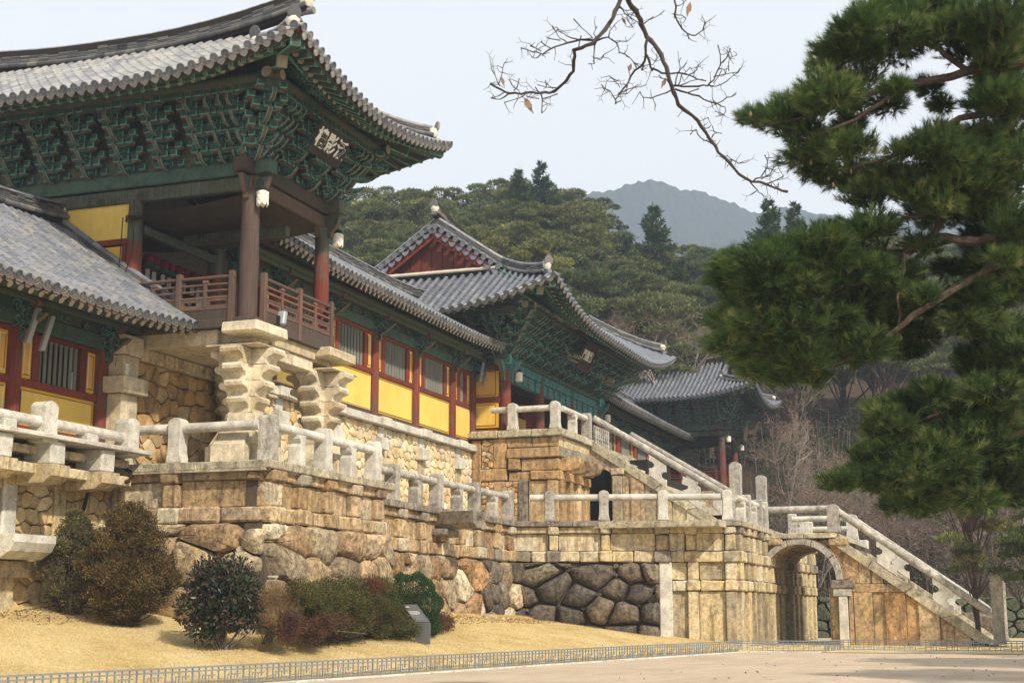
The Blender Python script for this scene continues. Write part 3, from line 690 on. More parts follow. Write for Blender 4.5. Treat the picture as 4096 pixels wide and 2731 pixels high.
# under the pavilion: same rubble coloured as shaded, beam, square pillar
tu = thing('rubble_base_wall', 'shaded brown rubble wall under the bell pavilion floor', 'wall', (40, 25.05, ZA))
rubble('rubble_stone', tu, fC, 35.9, 43.0, ZA-.2, 9.0, .52, .50, 'rubble_shaded', 0, .14, lim=130, jit=.38)
stone('stone_beam', tu, fC, 35.9, 44.5, -.3, .3, 9.0, 9.4, 'ashlar_light', .02, .004)
tp = thing('square_stone_pillar', 'smooth square stone pillar with projecting collar behind the terrace balustrade', 'pillar', (35.4, 25.0, ZA))
for (c0, c1, e) in ((ZA-.2, 7.85, 0), (7.87, 8.35, .22), (8.37, 9.0, 0), (9.02, 9.6, .08)):
    m = MB(); m.box(ID, 34.95-e, 35.75+e, 24.65-e, 25.6+e, c0, c1, .02, jit=.004); m.obj('pillar_block', MT['pillar'], tp)

# ================================================================ LEFT RETAINING WALL (Y = 25.2)
f2 = frS(25.25)
tl = thing('retaining_wall', 'golden rubble retaining wall with pilasters below the projecting gallery', 'wall', (31, 25.25, 1))
for x0, x1, c0, c1 in ((26.0, 30.6, 1.0, 5.1), (31.25, 32.75, 2.7, 5.1), (33.3, 35.3, 1.0, 5.1), (31.3, 33.3, .9, 2.75)):
    rubble('rubble_stone', tl, f2, x0, x1, c0, c1, .46, .42, 'rubble_gold', 0, .12, lim=110, jit=.36)
stone('pilaster', tl, f2, 30.65, 31.2, -.3, .15, 2.85, 5.1, 'granite', .03, .008)
stone('pilaster', tl, f2, 32.78, 33.28, -.3, .15, 1.0, 5.1, 'ashlar_light', .03, .008)
stone('pilaster', tl, f2, 28.4, 28.95, -.3, .15, 1.0, 5.1, 'ashlar_light', .03, .008)
stone('pilaster', tl, f2, 30.3, 31.05, -.3, .35, .8, 2.85, 'ashlar_light', .03, .008)
m = MB(); f = Fr((0, 25.2, 0), (1, 0, 0), (0, -1, 0))
m.prism(Fr((30.9, 25.2, 0), (0, -1, 0), (1, 0, 0)), [(-.3, 2.88), (.95, 2.9), (1.25, 3.08), (1.38, 3.3), (1.38, 3.5), (-.3, 3.5)], -1.3, .35, .02); m.obj('stone_beam_end', MT['granite'], tl)
stone('stone_block', tl, f, 29.8, 31.5, -.2, .55, 2.45, 2.87, 'ashlar_light')
stone('lintel', tl, f2, 31.4, 33.5, -.2, .25, 2.6, 2.95, 'ashlar', .03)
for x in (29.0, 31.1, 33.3):  # bracket beams below gallery
    m = MB(); m.prism(Fr((0, 25.3, 0), (0, -1, 0), (1, 0, 0)), [(-.2, 4.85), (1.35, 4.87), (1.6, 5.05), (1.62, 5.35), (-.2, 5.35)], x-.38, x+.38, .03, jit=.01); m.obj('bracket_beam', MT['ashlar_light'], tl)
    m = MB(); m.box(Fr((0, 25.3, 0), (1, 0, 0), (0, -1, 0)), x-.30, x+.30, .6, 1.5, 5.36, 5.98, .04, jit=.01); m.obj('bracket_block', MT['granite'], tl)
stone('stone_beam', tl, f2, 26, 35.0, .2, 1.05, 5.1, 5.38, 'ashlar_light', .02, .004)
stone('stone_beam', tl, f2, 26, 35.0, .1, .95, 5.62, 5.85, 'ashlar_light', .02, .004)
for x in (26.4, 28.8, 31.2, 33.2): stone('floor_slab', tl, f2, x+.004, min(x+2.4, 35.1) if x < 31 else (33.19 if x < 32 else 35.15), -.3, 1.6, 5.99, 6.12, 'granite', .02, .004)
gb = thing('stone_balustrade', 'low cream stone balustrade on the gallery in front of the left wing', 'balustrade', (30.7, 24.05, 6.1), group='stone balustrades round the terraces')
for a in (27.6, 30.75, 34.45): tall_post(gb, f2, a, 5.9, h=1.10, w=.56, d=.5, b=1.2)
for a in (29.2, 32.6): stone('short_post', gb, f2, a-.24, a+.24, .98, 1.42, 6.10, 6.34, 'granite', .03, .006)
for x0, x1 in ((26.0, 27.6), (27.6, 30.75), (30.75, 34.45)): rail(gb, f2.p(x0+.15, 1.2, 6.44), f2.p(x1-.15, 1.2, 6.44), .15)
# wall of left wing base
stone('sill_wall', tl, f2, 26, 34.9, -.5, -.15, 5.0, 6.35, 'ashlar_light')

# ================================================================ CARVED STONE PILLARS UNDER THE PAVILION
def carved_pillar(x, y, label, mats=('ashlar_light',)):
    tt = thing('carved_stone_pillar', label, 'pillar', (x, y, ZA), group='stacked bracket-shaped stone pillars under the bell pavilion')
    zb = ZA-.02
    lay = [(zb, zb+.52, 1.0, 1.0), (zb+.53, zb+1.05, .95, .56), (zb+1.06, zb+1.5, .54, .50)]
    z = zb+1.51; tip = .60
    hs = [.47, .47, .47, .47]
    for h in hs:
        lay.append((z, z+h-.01, max(.44, tip-.24), tip)); z += h; tip += .155
    for k, (z0, z1, r0, r1) in enumerate(lay):
        for ax in (0, 1):
            f = Fr((x, y, 0), (1, 0, 0), (0, 1, 0)) if ax == 0 else Fr((x, y, 0), (0, 1, 0), (1, 0, 0))
            hw = .33 if k > 1 else (.5 if k == 1 else .55)
            if ax == 1: hw -= .004
            h = z1-z0
            if k < 3: P = [(-r0, z0), (r0, z0), (r1, z1), (-r1, z1)]
            else:
                s_ = [(r0-.03, z0), (r0-.04, z0+h*.22), (r0+.02, z0+h*.42), (r1-.08, z0+h*.54), (r1, z0+h*.64), (r1+.02, z0+h*.84), (r1-.03, z1)]
                P = s_+[(-a, c) for a, c in s_[::-1]]
            m = MB(); m.prism(f, P, -hw, hw, .022, jit=.006); m.obj('bracket_stone', MT['pillar'], tt)
    m = MB(); m.box(ID, x-.9, x+.9, y-.9, y+.9, z+.01, z+.06, .02, jit=.006); m.obj('cap_slab', MT['pillar'], tt)
    return tt
carved_pillar(36.25, 21.25, 'nearest carved stone pillar, at the corner of the bell pavilion')
carved_pillar(40.85, 21.25, 'second carved stone pillar, right of the corner one')
carved_pillar(40.85, 24.2, 'dark carved stone pillar seen through the gap between the front two')

# ================================================================ STAIRS
def cloud_panel(par, fr, a, z, b, mat='granite', sc_=1.0):
    """scroll-cut stone prop between stringer and handrail; slopes down in +a"""
    P = [(-.43, 1.30), (-.43, .98), (-.28, .92), (-.16, .80), (-.18, .66), (-.30, .60), (-.43, .60), (-.43, .24), (.43, -.40), (.43, .0), (.28, .04), (.17, .16), (.18, .30), (.28, .38), (.43, .38), (.43, .70)]
    m = MB(); m.prism(fr, [(a+x*sc_, z+y*sc_) for x, y in P], b-.11, b+.11, .02, jit=.005); m.obj('scroll_panel', MT[mat], par)
def flight(label, xw, w, ytop, ztop, ybot, zbot, railpts, scrolls, newel_top, nsteps, label2=None):
    tt = thing('stone_stair', label, 'stair', (xw, ybot, zbot))
    sl = (ztop-zbot)/(ytop-ybot)
    fS = Fr((0, 0, 0), (0, -1, 0), (-1, 0, 0))       # a = -Y (down the stair), b = -X
    for side, x in ((0, xw), (1, xw+w)):
        P = [(-ytop-.1, ztop+.02), (-ytop-.1, ztop-.45), (-ybot-.65, zbot-.03), (-ybot+.12, zbot-.03)]
        b0, b1 = (-x-.28, -x+.10) if side == 0 else (-x-.10, -x+.28)
        n = 4
        for k in range(n):
            f0, f1 = k/n, (k+1)/n-.003
            Q = [(P[0][0]+(P[3][0]-P[0][0])*f0, P[0][1]+(P[3][1]-P[0][1])*f0), (P[1][0]+(P[2][0]-P[1][0])*f0, P[1][1]+(P[2][1]-P[1][1])*f0),
                 (P[1][0]+(P[2][0]-P[1][0])*f1, P[1][1]+(P[2][1]-P[1][1])*f1), (P[0][0]+(P[3][0]-P[0][0])*f1, P[0][1]+(P[3][1]-P[0][1])*f1)]
            m = MB(); m.prism(fS, Q, b0, b1, .025, jit=.008); m.obj('stringer', MT['coping'], tt)
        (ya, za), (yb, zb) = railpts
        rail(tt, (x, ya, za), (x, yb, zb), .17, 'granite_dark')
        for q in scrolls:
            zz = zbot+(q-ybot)*sl; cloud_panel(tt, fS, -q, zz+.10, -x)
        tall_post(tt, frW(x), ybot-.18, zbot-.05, newel_top-zbot, .58, .55, 0, 'granite_dark', 'newel_post')
    for k in range(nsteps):
        y0 = ytop-(ytop-ybot)*k/nsteps; z0 = ztop-(ztop-zbot)*(k+1.25)/nsteps
        m = MB(); m.box(ID, xw+.26, xw+w-.26, y0-(ytop-ybot)/nsteps-.12, y0, z0-.28, z0, .02, jit=.004); m.obj('step', MT['coping'], tt)
    return tt, sl
up, slu = flight('upper stone stair rising to the gate with round stone handrails', 69.0, 7.2, 20.3, 10.05, 13.3, ZB, ((20.3, 11.20), (13.6, 7.12)), (17.0, 15.3), 8.75, 17)
lo, sll = flight('lower stone stair descending beside the arch to tall rounded newel posts', 68.9, 7.6, 8.5, 5.14, 1.55, .15, ((8.6, 6.42), (1.75, 1.52)), (6.15, 3.72), 3.25, 16)

def slab_under(par, fS, a0, a1, zlo, sl_fn, b0, b1, mat, name='panel_stone'):
    """upright slab whose top follows the stringer"""
    t0, t1 = sl_fn(a0), sl_fn(a1)
    if max(t0, t1) < zlo+.05: return
    P = [(a0, zlo), (a1, zlo), (a1, max(t1, zlo+.02)), (a0, max(t0, zlo+.02))]
    m = MB(); m.prism(fS, P, b0, b1, .02, jit=.008); m.obj(name, MT[mat], par)
# lower stair west side
fS = Fr((0, 0, 0), (0, -1, 0), (-1, 0, 0)); XL = -68.95
top_l = lambda a: min(.15+(-a-1.55)*sll-.40, 4.9)
ys = [7.95, 7.72, 6.86, 6.32, 5.38, 4.84, 3.9, 3.32, 2.55, 2.0]
for i, (y0, y1) in enumerate(zip(ys, ys[1:])):
    post = i % 2 == 1
    slab_under(lo, fS, -y0+.01, -y1-.01, .0, lambda a: min(top_l(a), 2.42), XL-.4, XL+(.07 if post else -.03), 'ashlar_orange' if i < 7 else 'ashlar')
stone('band_stone', lo, frW(68.95), 5.15, 8.4, -.4, .06, 2.43, 2.83, 'ashlar', .03)
for y0, y1, pr in ((8.0, 7.45, -.03), (7.45, 6.9, -.04), (6.88, 6.35, .04), (6.33, 5.4, -.04)):
    slab_under(lo, fS, -y0+.01, -y1-.01, 2.84, top_l, XL-.4, XL+pr, 'ashlar')
stone('jamb_post', lo, frW(68.95), 8.0, 8.42, -.5, .12, 0, 2.25, 'granite', .03)
stone('impost_block', lo, frW(68.95), 7.8, 8.66, -.5, .16, 2.26, 2.62, 'granite_dark', .03)
stone('impost_block', lo, frW(68.95), 7.62, 8.72, -.5, .20, 2.64, 3.0, 'coping_dark', .03)
stone('jamb_post', lo, frW(68.95), 7.75, 7.98, -.5, .03, 0, 2.42, 'ashlar_orange', .03)
# arch ring and barrel
yc, zc, ro, ri = 10.15, 3.0, 1.98, 1.66
def ring_stone(par, x0, x1, r0, r1, t0, t1, mat, name):
    n = 3; P = [(yc+r1*cos(t0+(t1-t0)*i/n), zc+r1*sin(t0+(t1-t0)*i/n)) for i in range(n+1)]+[(yc+r0*cos(t1+(t0-t1)*i/n), zc+r0*sin(t1+(t0-t1)*i/n)) for i in range(n+1)]
    m = MB(); m.prism(Fr((0, 0, 0), (0, 1, 0), (1, 0, 0)), P, x0, x1, .02, jit=.006); m.obj(name, MT[mat], par)
n = 5
for k in range(n): ring_stone(lo, 68.72, 69.1, ri+.03, ro, pi*k/n+.008, pi*(k+1)/n-.008, 'granite_dark', 'arch_ring_stone')
for j in range(7):
    x0 = 68.95+j*1.08
    for k in range(11): ring_stone(lo, x0+.005, x0+1.07, ri-.02-.02*random.random(), ri+.4, pi*k/11+.012, pi*(k+1)/11-.012, 'ashlar' if j else 'ashlar_orange', 'vault_stone')
# spandrels
for (pa) in ([(7.95, 3.02), (8.14, 3.02), (8.3, 3.9), (8.75, 4.6), (9.2, 4.88), (7.95, 4.88)], [(11.62, 4.88), (11.1, 4.88), (11.55, 4.5), (11.9, 4.0), (11.64, 4.4)]):
    m = MB(); m.prism(Fr((0, 0, 0), (0, 1, 0), (1, 0, 0)), pa, 68.98, 69.4, .02, jit=.01); m.obj('spandrel_stone', MT['ashlar'], lo)
for k in range(7): stone('tunnel_post', lo, frS(8.38), 69.3+k*1.05, 69.85+k*1.05, -.5, -.1, 0, 2.6, 'ashlar')
m = MB(); m.box(ID, 69.4, 76.4, 7.6, 8.3, 0, 4.7); m.box(ID, 69.3, 76.4, 8.3, 11.6, 4.72, 4.95); m.obj('stair_core', MT['mortar'], lo)
m = MB(); m.prism(Fr((0, 0, 0), (0, -1, 0), (1, 0, 0)), [(-7.7, 0), (-2.0, 0), (-7.7, 4.1)], 69.5, 76.2); m.obj('stair_core', MT['mortar'], lo)
# landing deck with parapet
for y0, y1 in ((8.35, 9.9), (9.92, 11.6)): stone('deck_slab', lo, frW(68.95), y0, y1, -7.7, .28, 4.96, 5.20, 'coping', .02, .005)
stone('deck_edge_block', lo, frW(68.95), 10.9, 11.6, -.4, .30, 4.66, 4.94, 'ashlar', .03)
stone('deck_edge_block', lo, frW(68.95), 7.9, 8.75, -.4, .22, 4.62, 4.94, 'ashlar_orange', .03)
stone('deck_edge_block', lo, frW(68.95), 9.3, 10.5, -.4, .1, 4.74, 4.94, 'ashlar', .03)
for x, mt in ((68.9, 'granite_dark'), (76.5, 'granite')):
    tall_post(lo, frW(x), 8.5, 5.2, 1.34, .62, .5, 0, mt, 'landing_post')
    rail(lo, (x, 8.7, 6.35), (x, 11.6, 6.35), .155, mat=mt)
tall_post(lo, frW(75.4), 10.6, 5.2, .95, .5, .5, 0, 'granite', 'landing_post'); rail(lo, (75.4, 8.6, 5.75), (75.4, 10.5, 5.75), .13)
m = MB(); m.box(frW(76.5), 7.7, 8.9, -.3, .5, 4.72, 5.18, .03); m.obj('deck_edge_block', MT['granite'], lo)

# ================================================================ UPPER PLATFORM IN FRONT OF GATE
ZP = 10.1
pt = thing('stone_platform', 'orange-tan stone platform carrying the gate at the top of the upper stair', 'platform', (64, 20.5, ZB))
fPW = frW(64.05); fPS = frS(20.55)
for y0, y1 in ((20.3, 21.9), (21.92, 23.6), (23.62, 25.0)): stone('coping_stone', pt, fPW, y0, y1, -.8, .22, ZP-.34, ZP, 'coping' if y0 < 23.6 else 'ashlar_orange', .03, .01)
for y0, y1, c0, c1, pr in ((20.55, 21.9, 9.25, 9.74, .0), (21.92, 23.2, 9.25, 9.74, .0), (20.55, 23.2, 8.75, 9.22, .12), (22.5, 23.1, 8.2, 8.72, .16), (20.55, 22.48, 8.15, 8.7, .0), (20.55, 22.0, 7.7, 8.12, .12), (22.05, 23.1, 7.65, 8.1, .02),
                          (23.22, 23.9, 8.3, 9.74, .02), (23.2, 24.95, 7.7, 8.28, .05)):
    stone('block_stone', pt, fPW, y0, y1, -.4, pr, c0, c1, 'ashlar_orange', .04, .015)
stone('post_stone', pt, fPW, 20.6, 21.15, -.4, .1, ZB-.1, 7.66, 'ashlar_orange', .04, .015)
stone('panel_stone', pt, fPW, 21.17, 22.1, -.4, -.02, ZB-.1, 7.66, 'ashlar_orange', .03, .015)
stone('post_stone', pt, fPW, 22.12, 22.6, -.4, .1, ZB-.1, 7.66, 'coping_dark', .04, .015)
stone('post_stone', pt, fPW, 23.25, 23.85, -.4, .06, ZB-.1, 7.66, 'ashlar_orange', .04, .015)
stone('post_stone', pt, fPW, 24.5, 25.0, -.4, .06, ZB-.1, 9.7, 'ashlar', .04, .015)
for (a0, a1, c0, c1) in ((22.6, 23.25, ZB-.1, 7.66), (23.85, 24.5, ZB-.1, 7.66), (23.92, 24.48, 8.3, 9.7)):
    rubble('rubble_stone', pt, fPW, a0, a1, c0, c1, .34, .26, 'ashlar_orange', -.05, .05, lim=60, gap=.012)
m = MB(); m.box(fPW, 20.7, 25.3, -1.0, -.36, ZB-.2, ZP-.4); m.obj('wall_core', MT['mortar'], pt)
# front of platform (faces south): coping, corbels, posts
for x0, x1 in ((63.83, 65.5), (65.52, 67.4), (67.42, 69.2)): stone('coping_stone', pt, fPS, x0, x1, -.8, .22, ZP-.34, ZP, 'coping', .03, .01)
for x0, x1 in ((64.05, 66.6), (66.62, 69.0)):
    stone('block_stone', pt, fPS, x0, x1, -.4, .02, 9.25, 9.74, 'ashlar_light', .03)
    stone('block_stone', pt, fPS, x0, x1, -.4, .14, 8.75, 9.22, 'coping_dark', .04)
for k, x in enumerate((64.6, 66.2, 67.8)):
    m = MB(); m.prism(Fr((0, 20.5, 0), (0, -1, 0), (1, 0, 0)), [(-.3, 8.1), (.5, 8.12), (.78, 8.24), (.9, 8.45), (.9, 8.72), (-.3, 8.72)], x-.3, x+.3, .04, jit=.01); m.obj('corbel', MT['ashlar_orange' if k == 0 else 'ashlar'], pt)
stone('block_stone', pt, fPS, 64.05, 69.0, -.4, .1, 7.68, 8.1, 'ashlar_orange', .04)
x = 64.1; k = 0
while x < 68.9:
    wd = .55 if k % 2 == 0 else .75; stone('post_stone' if k % 2 == 0 else 'panel_stone', pt, fPS, x+.01, x+wd-.01, -.4, .12 if k % 2 == 0 else -.05, ZB-.1, 7.66, 'ashlar_orange', .03); x += wd; k += 1
m = MB(); m.box(fPS, 64.2, 84, -4.6, -.36, ZB-.2, ZP-.4); m.obj('wall_core', MT['mortar'], pt)
m = MB(); m.box(ID, 64.2, 84, 21.2, 36, ZP-.3, ZP-.02); m.obj('paving', MT['coping'], pt)
# side of the upper stair: arch opening and slabs
XU = -69.0
top_u = lambda a: ZB+(-a-13.3)*slu-.42
stone('impost_block', up, frW(69.0), 18.72, 19.42, -.4, .14, 8.28, 8.62, 'ashlar', .04)
stone('jamb_post', up, frW(69.0), 18.84, 19.36, -.5, .08, ZB-.1, 8.26, 'ashlar_light', .04)
yy = [18.82, 18.4, 17.7, 17.05, 16.3, 15.6, 14.9, 14.3, 13.8]
for i, (y0, y1) in enumerate(zip(yy, yy[1:])): slab_under(up, fS, -y0+.01, -y1-.01, ZB-.1, top_u, XU-.4, XU+(.04 if i % 2 else -.03), 'ashlar_light' if i > 1 else 'ashlar')
Pa = [(-20.55, 9.75), (-20.55, 8.2)]+[(-19.93+.52*cos(t_), 8.2+.42*sin(t_)) for t_ in np.linspace(pi, 0, 8)]+[(-19.38, 8.64), (-18.7, 8.66), (-18.7, top_u(-18.7)), (-20.1, 9.75)]
m = MB(); m.prism(fS, Pa, XU-.45, XU-.02, .02, jit=.01); m.obj('arch_lintel', MT['ashlar'], up)
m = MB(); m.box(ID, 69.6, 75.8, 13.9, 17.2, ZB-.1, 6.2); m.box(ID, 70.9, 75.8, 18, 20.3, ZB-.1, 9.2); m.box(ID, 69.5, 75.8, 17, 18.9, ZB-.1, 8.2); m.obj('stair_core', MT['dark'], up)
# platform balustrade
b1_ = balustrade('short level stone balustrade on the platform edge before the gate', fPW, [(23.75, 'E'), (22.9, 'T'), (20.75, 'T')], ZP, b=-.05)
rail(b1_, fPW.p(24.0, -.05, ZP+1.02), fPW.p(22.8, -.05, ZP+1.02))
rail(b1_, fPW.p(22.75, -.05, ZP+1.02), fPW.p(20.9, -.05, ZP+1.02))
balustrade('stone balustrade running from the platform corner to the upper stair', fPS, [(64.3, 'E'), (66.2, 's'), (68.6, 'T')], ZP, b=0)
m0 = thing('turned_stone_railing', 'row of slim turned stone balusters beside the upper stair head', 'balustrade', (69.3, 20.0, 9.9))
for k in range(8):
    m = MB(); m.lathe(Fr((69.5+k*.38, 20.45, 9.6)), [(.085, 0), (.085, .12), (.05, .2), (.075, .5), (.05, .62), (.085, .68), (.05, .76), (.08, 1.0), (.05, 1.15), (.08, 1.22), (.08, 1.3)], 8); m.obj('baluster', MT['granite_dark'], m0, smooth=True)

# ================================================================ ROOFS
from mathutils import Matrix, Vector
def half_tile_mesh(name, mat, L=.38, r0=.118, r1=.102, n=6, over=0.0):
    m = MB(); st = 0
    for i, (x, r) in enumerate(((-L, r0), (0.0, r1))):
        for k in range(n+1):
            a = pi*k/n; m.v.append((x, r*cos(a), r*sin(a)))
    for k in range(n): m.addf((k, k+1, n+1+k+1, n+1+k))
    m.addf(tuple(range(n+1)))
    return m.mesh(name, MT[mat], smooth=True, ang=.9)
def disc_mesh(mat, r=.135, rim='tile_end'):
    m = MB(); n = 12
    for x, q in ((-.015, r), (-.04, r), (-.04, r*.80), (-.022, r*.72), (-.022, r*.35), (-.036, r*.25)):
        for k in range(n): a = 2*pi*k/n; m.v.append((x, q*cos(a), q*sin(a)))
    for i in range(5):
        for k in range(n): l = (k+1) % n; m.addf((i*n+k, i*n+l, (i+1)*n+l, (i+1)*n+k), 0 if i < 2 or i == 3 else 1)
    m.addf(tuple(range(5*n, 6*n)), 0); 
    return m.mesh('end_disc', [MT[rim], MT['tile_dark']])
def drip_mesh(w=.30, h=.22, mat='tile_drip'):
    m = MB(); P = [(-w/2, .05), (-w/2*.98, -.02), (-w/2*.8, -h*.62), (-w/2*.4, -h*.92), (0, -h*1.05), (w/2*.4, -h*.92), (w/2*.8, -h*.62), (w/2*.98, -.02), (w/2, .05), (w*.25, -.03), (0, -.05), (-w*.25, -.03)]
    m.prism(Fr((0, 0, 0), (0, 1, 0), (-1, 0, 0), (0, 0, 1)), P, -.01, .03, .012)
    # curved pan running up from the lip
    n = 5
    for x in (0, .32):
        for k in range(n+1): a = pi*(.15+.7*k/n); m.v.append((x, -w/2*cos(a), .10-.14*sin(a)))
    st = len(m.v)-2*(n+1)
    for k in range(n): m.addf((st+k, st+k+1, st+n+1+k+1, st+n+1+k))
    return m.mesh('drip', MT[mat], smooth=False)
def flip_basis(origin, x, up):
    x = Vector(x).normalized(); y = Vector(up).cross(x).normalized(); z = x.cross(y)
    return Matrix(((x[0], y[0], z[0], origin[0]), (x[1], y[1], z[1], origin[1]), (x[2], y[2], z[2], origin[2]), (0, 0, 0, 1)))
CAM = np.array([0, 0, EYE])
def place(name, me, M_, par):
    o = bpy.data.objects.new(name, me); COL.objects.link(o); o.parent = par
    o.matrix_local = Matrix.Translation(-Vector(world_loc(par)))@M_; return o

class Roof:
    def __init__(s, par, x0, x1, y0, y1, axis, zmid, lift, Dl, H, Rg, a, tile, sides='WS', sp=.36, hips=True, end='tile_end', drip='tile_drip', tl=.38, lim=300, deck='mortar'):
        s.__dict__.update(locals()); s.R = (x1-x0)/2 if axis == 'y' else (y1-y0)/2
    def z(s, dc, r):
        t_ = min(max(r, -.2)/s.R, 1.0); g = max(0.0, 1-dc/s.Dl)**2 if s.hips else s.lift_gable(dc)
        return s.zmid+s.lift*g*(1-max(0, t_))+s.H*(s.a*t_+(1-s.a)*t_*t_)
    def lift_gable(s, dc): return max(0.0, 1-dc/s.Dl)**2
    def L(s, side): return s.y1-s.y0 if side in 'WE' else s.x1-s.x0
    def pos(s, side, u, r, dz=0.0):
        L = s.L(side); dc = min(u, L-u); z = s.z(dc, r)+dz
        if side == 'W': return np.array([s.x0+r, s.y0+u, z])
        if side == 'E': return np.array([s.x1-r, s.y0+u, z])
        if side == 'S': return np.array([s.x0+u, s.y0+r, z])
        return np.array([s.x0+u, s.y1-r, z])
    def main(s, side): return (side in 'WE') == (s.axis == 'y')
    def rend(s, side, u):
        L = s.L(side); dc = min(u, L-u)
        if not s.hips: return s.R if s.main(side) else 0
        if s.main(side): return dc if dc < s.Rg else s.R
        return min(dc, s.Rg)
    def build(s, side_all='WSEN'):
        tiles = []; m = MB(); pan = MB()
        ends = []; drips = []
        for side in side_all:
            if not s.hips and not s.main(side): continue
            L = s.L(side); n = int(L/s.sp); det = side in s.sides
            if not det:      # unseen slopes: plain curved sheet
                k = 24
                for i in range(k):
                    u0, u1 = L*i/k, L*(i+1)/k; q = 6
                    for j in range(q):
                        r = [s.rend(side, u) for u in (u0, u1)]
                        pts = [s.pos(side, u0, r[0]*j/q), s.pos(side, u1, r[1]*j/q), s.pos(side, u1, r[1]*(j+1)/q), s.pos(side, u0, r[0]*(j+1)/q)]
                        pan.rnd = .3; pan.quad(*pts)
                continue
            for i in range(n+1):
                u = (L-n*s.sp)/2+i*s.sp; re = s.rend(side, u)
                # pans between this column and the next
                if i < n:
                    u2 = u+s.sp; rb = s.rend(side, u2); rm = max(re, rb)
                    k = max(1, int(max(re, rb)/.30))
                    for j in range(k):
                        ra, rb_ = re*j/k, re*(j+1)/k; rc, rd = rb*j/k, rb*(j+1)/k
                        um = (u+u2)/2
                        A = s.pos(side, u, ra, .045); B = s.pos(side, um, (ra+rc)/2, .0); C = s.pos(side, u2, rc, .045)
                        A2 = s.pos(side, u, rb_, .015); B2 = s.pos(side, um, (rb_+rd)/2, -.03); C2 = s.pos(side, u2, rd, .015)
                        pan.rnd = random.random(); pan.quad(A, B, B2, A2); pan.quad(B, C, C2, B2)
                        pan.quad(s.pos(side, u, ra, -.02), s.pos(side, um, (ra+rc)/2, -.06), B, A); pan.quad(s.pos(side, um, (ra+rc)/2, -.06), s.pos(side, u2, rc, -.02), C, B)
                    if max(re, rb) > .1:
                        P0 = s.pos(side, (u+u2)/2, 0, .02); P1 = s.pos(side, (u+u2)/2, .3, .02); drips.append((P0, P1))
                P = []
                k = max(1, int(re/s.tl))
                if re < .12: k = 1; re = .2
                for j in range(k+1): P.append(s.pos(side, u, min(re, re*j/k), .055))
                P[0] = P[0]+(P[0]-P[1])/max(1e-6, np.linalg.norm(P[0]-P[1]))*.03
                for j in range(k): tiles.append((P[j], P[j+1]))
                ends.append((P[0], P[1]))
        if s.hips:
            pass
        tiles.sort(key=lambda q: np.linalg.norm(q[0]-CAM))
        me = half_tile_mesh('cover_tile', s.tile); dm = disc_mesh(s.end, rim=s.end); dr = drip_mesh(w=s.sp-.03, mat=s.drip)
        rest = MB(); n6 = 6
        for q, (A, B) in enumerate(tiles):
            d = B-A; Ln = np.linalg.norm(d)+1e-9
            if q < s.lim:
                M_ = flip_basis(B, d, (0, 0, 1))@Matrix.Diagonal((Ln/.38*1.04, 1, 1, 1)); place('cover_tile', me, M_, s.par)
            else:
                x = d/Ln; y = np.cross((0, 0, 1), x); y /= np.linalg.norm(y); z = np.cross(x, y); st = len(rest.v); rest.rnd = random.random()
                for P_, r in ((A-x*.015, .118), (B, .102)):
                    for k in range(5): a = pi*k/4; v = P_+y*r*cos(a)+z*r*sin(a); rest.v.append((v[0], v[1], v[2]))
                for k in range(4): rest.addf((st+k, st+k+1, st+5+k+1, st+5+k))
                rest.addf(tuple(range(st, st+5)))
        if rest.v: rest.obj('cover_tiles', MT[s.tile], s.par, smooth=True, ang=.9, kind='stuff')
        for A, B in ends[:300]: place('end_tile', dm, flip_basis(A, B-A, (0, 0, 1))@Matrix.Translation((0, 0, .0)), s.par)
        for A, B in drips[:300]: place('drip_tile', dr, flip_basis(A, B-A, (0, 0, 1)), s.par)
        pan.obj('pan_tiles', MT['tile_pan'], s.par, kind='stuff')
    def soffit(s, side, over, fly=True, mats=('dan', 'green'), sp=.42, rr=.105, wall=0):
        """boards, rafters, fascia under the eave of one side"""
        L = s.L(side); m = MB(); n = max(8, int(L/.5))
        for i in range(n):
            for j in range(4):
                u0, u1 = L*i/n, L*(i+1)/n; r0, r1 = .06+(over+.5)*j/4, .06+(over+.5)*(j+1)/4
                c = lambda u, r: s.pos(side, u, min(r, max(s.rend(side, u), .07)) if s.hips else r, -.15)
                m.quad(c(u0, r0), c(u1, r0), c(u1, r1), c(u0, r1))
        m.obj('soffit_board', MT['dan_fine' if fly else 'green'], s.par)
        # fascia boards following the eave curve
        for nm, r_, z0, z1, th, mt in (('eave_board', .05, -.17, -.03, .06, 'maroon'), ('eave_batten', .14, -.27, -.172, .07, 'green'))+((('flying_rafter_batten', 1.10, -.36, -.26, .08, 'teal'),) if fly else ()):
            m = MB()
            for i in range(n):
                u0, u1 = L*i/n, L*(i+1)/n
                if s.hips: u0 = min(max(u0, r_), L-r_); u1 = min(max(u1, r_), L-r_)
                if u1-u0 < .01: continue
                a = [s.pos(side, u, r_+d, z) for d, z in ((0, z0), (0, z1), (th, z1), (th, z0)) for u in (u0, u1)]
                st = len(m.v); m.v.extend([tuple(v) for v in a])
                for f in ((0, 1, 3, 2), (2, 3, 5, 4), (4, 5, 7, 6), (6, 7, 1, 0)): m.addf(tuple(st+k for k in f))
            m.obj(nm, MT[mt], s.par)
        rm = None; N = int(L/sp); fan = over*1.15 if s.hips else 0
        rd = s.lim_r = 0
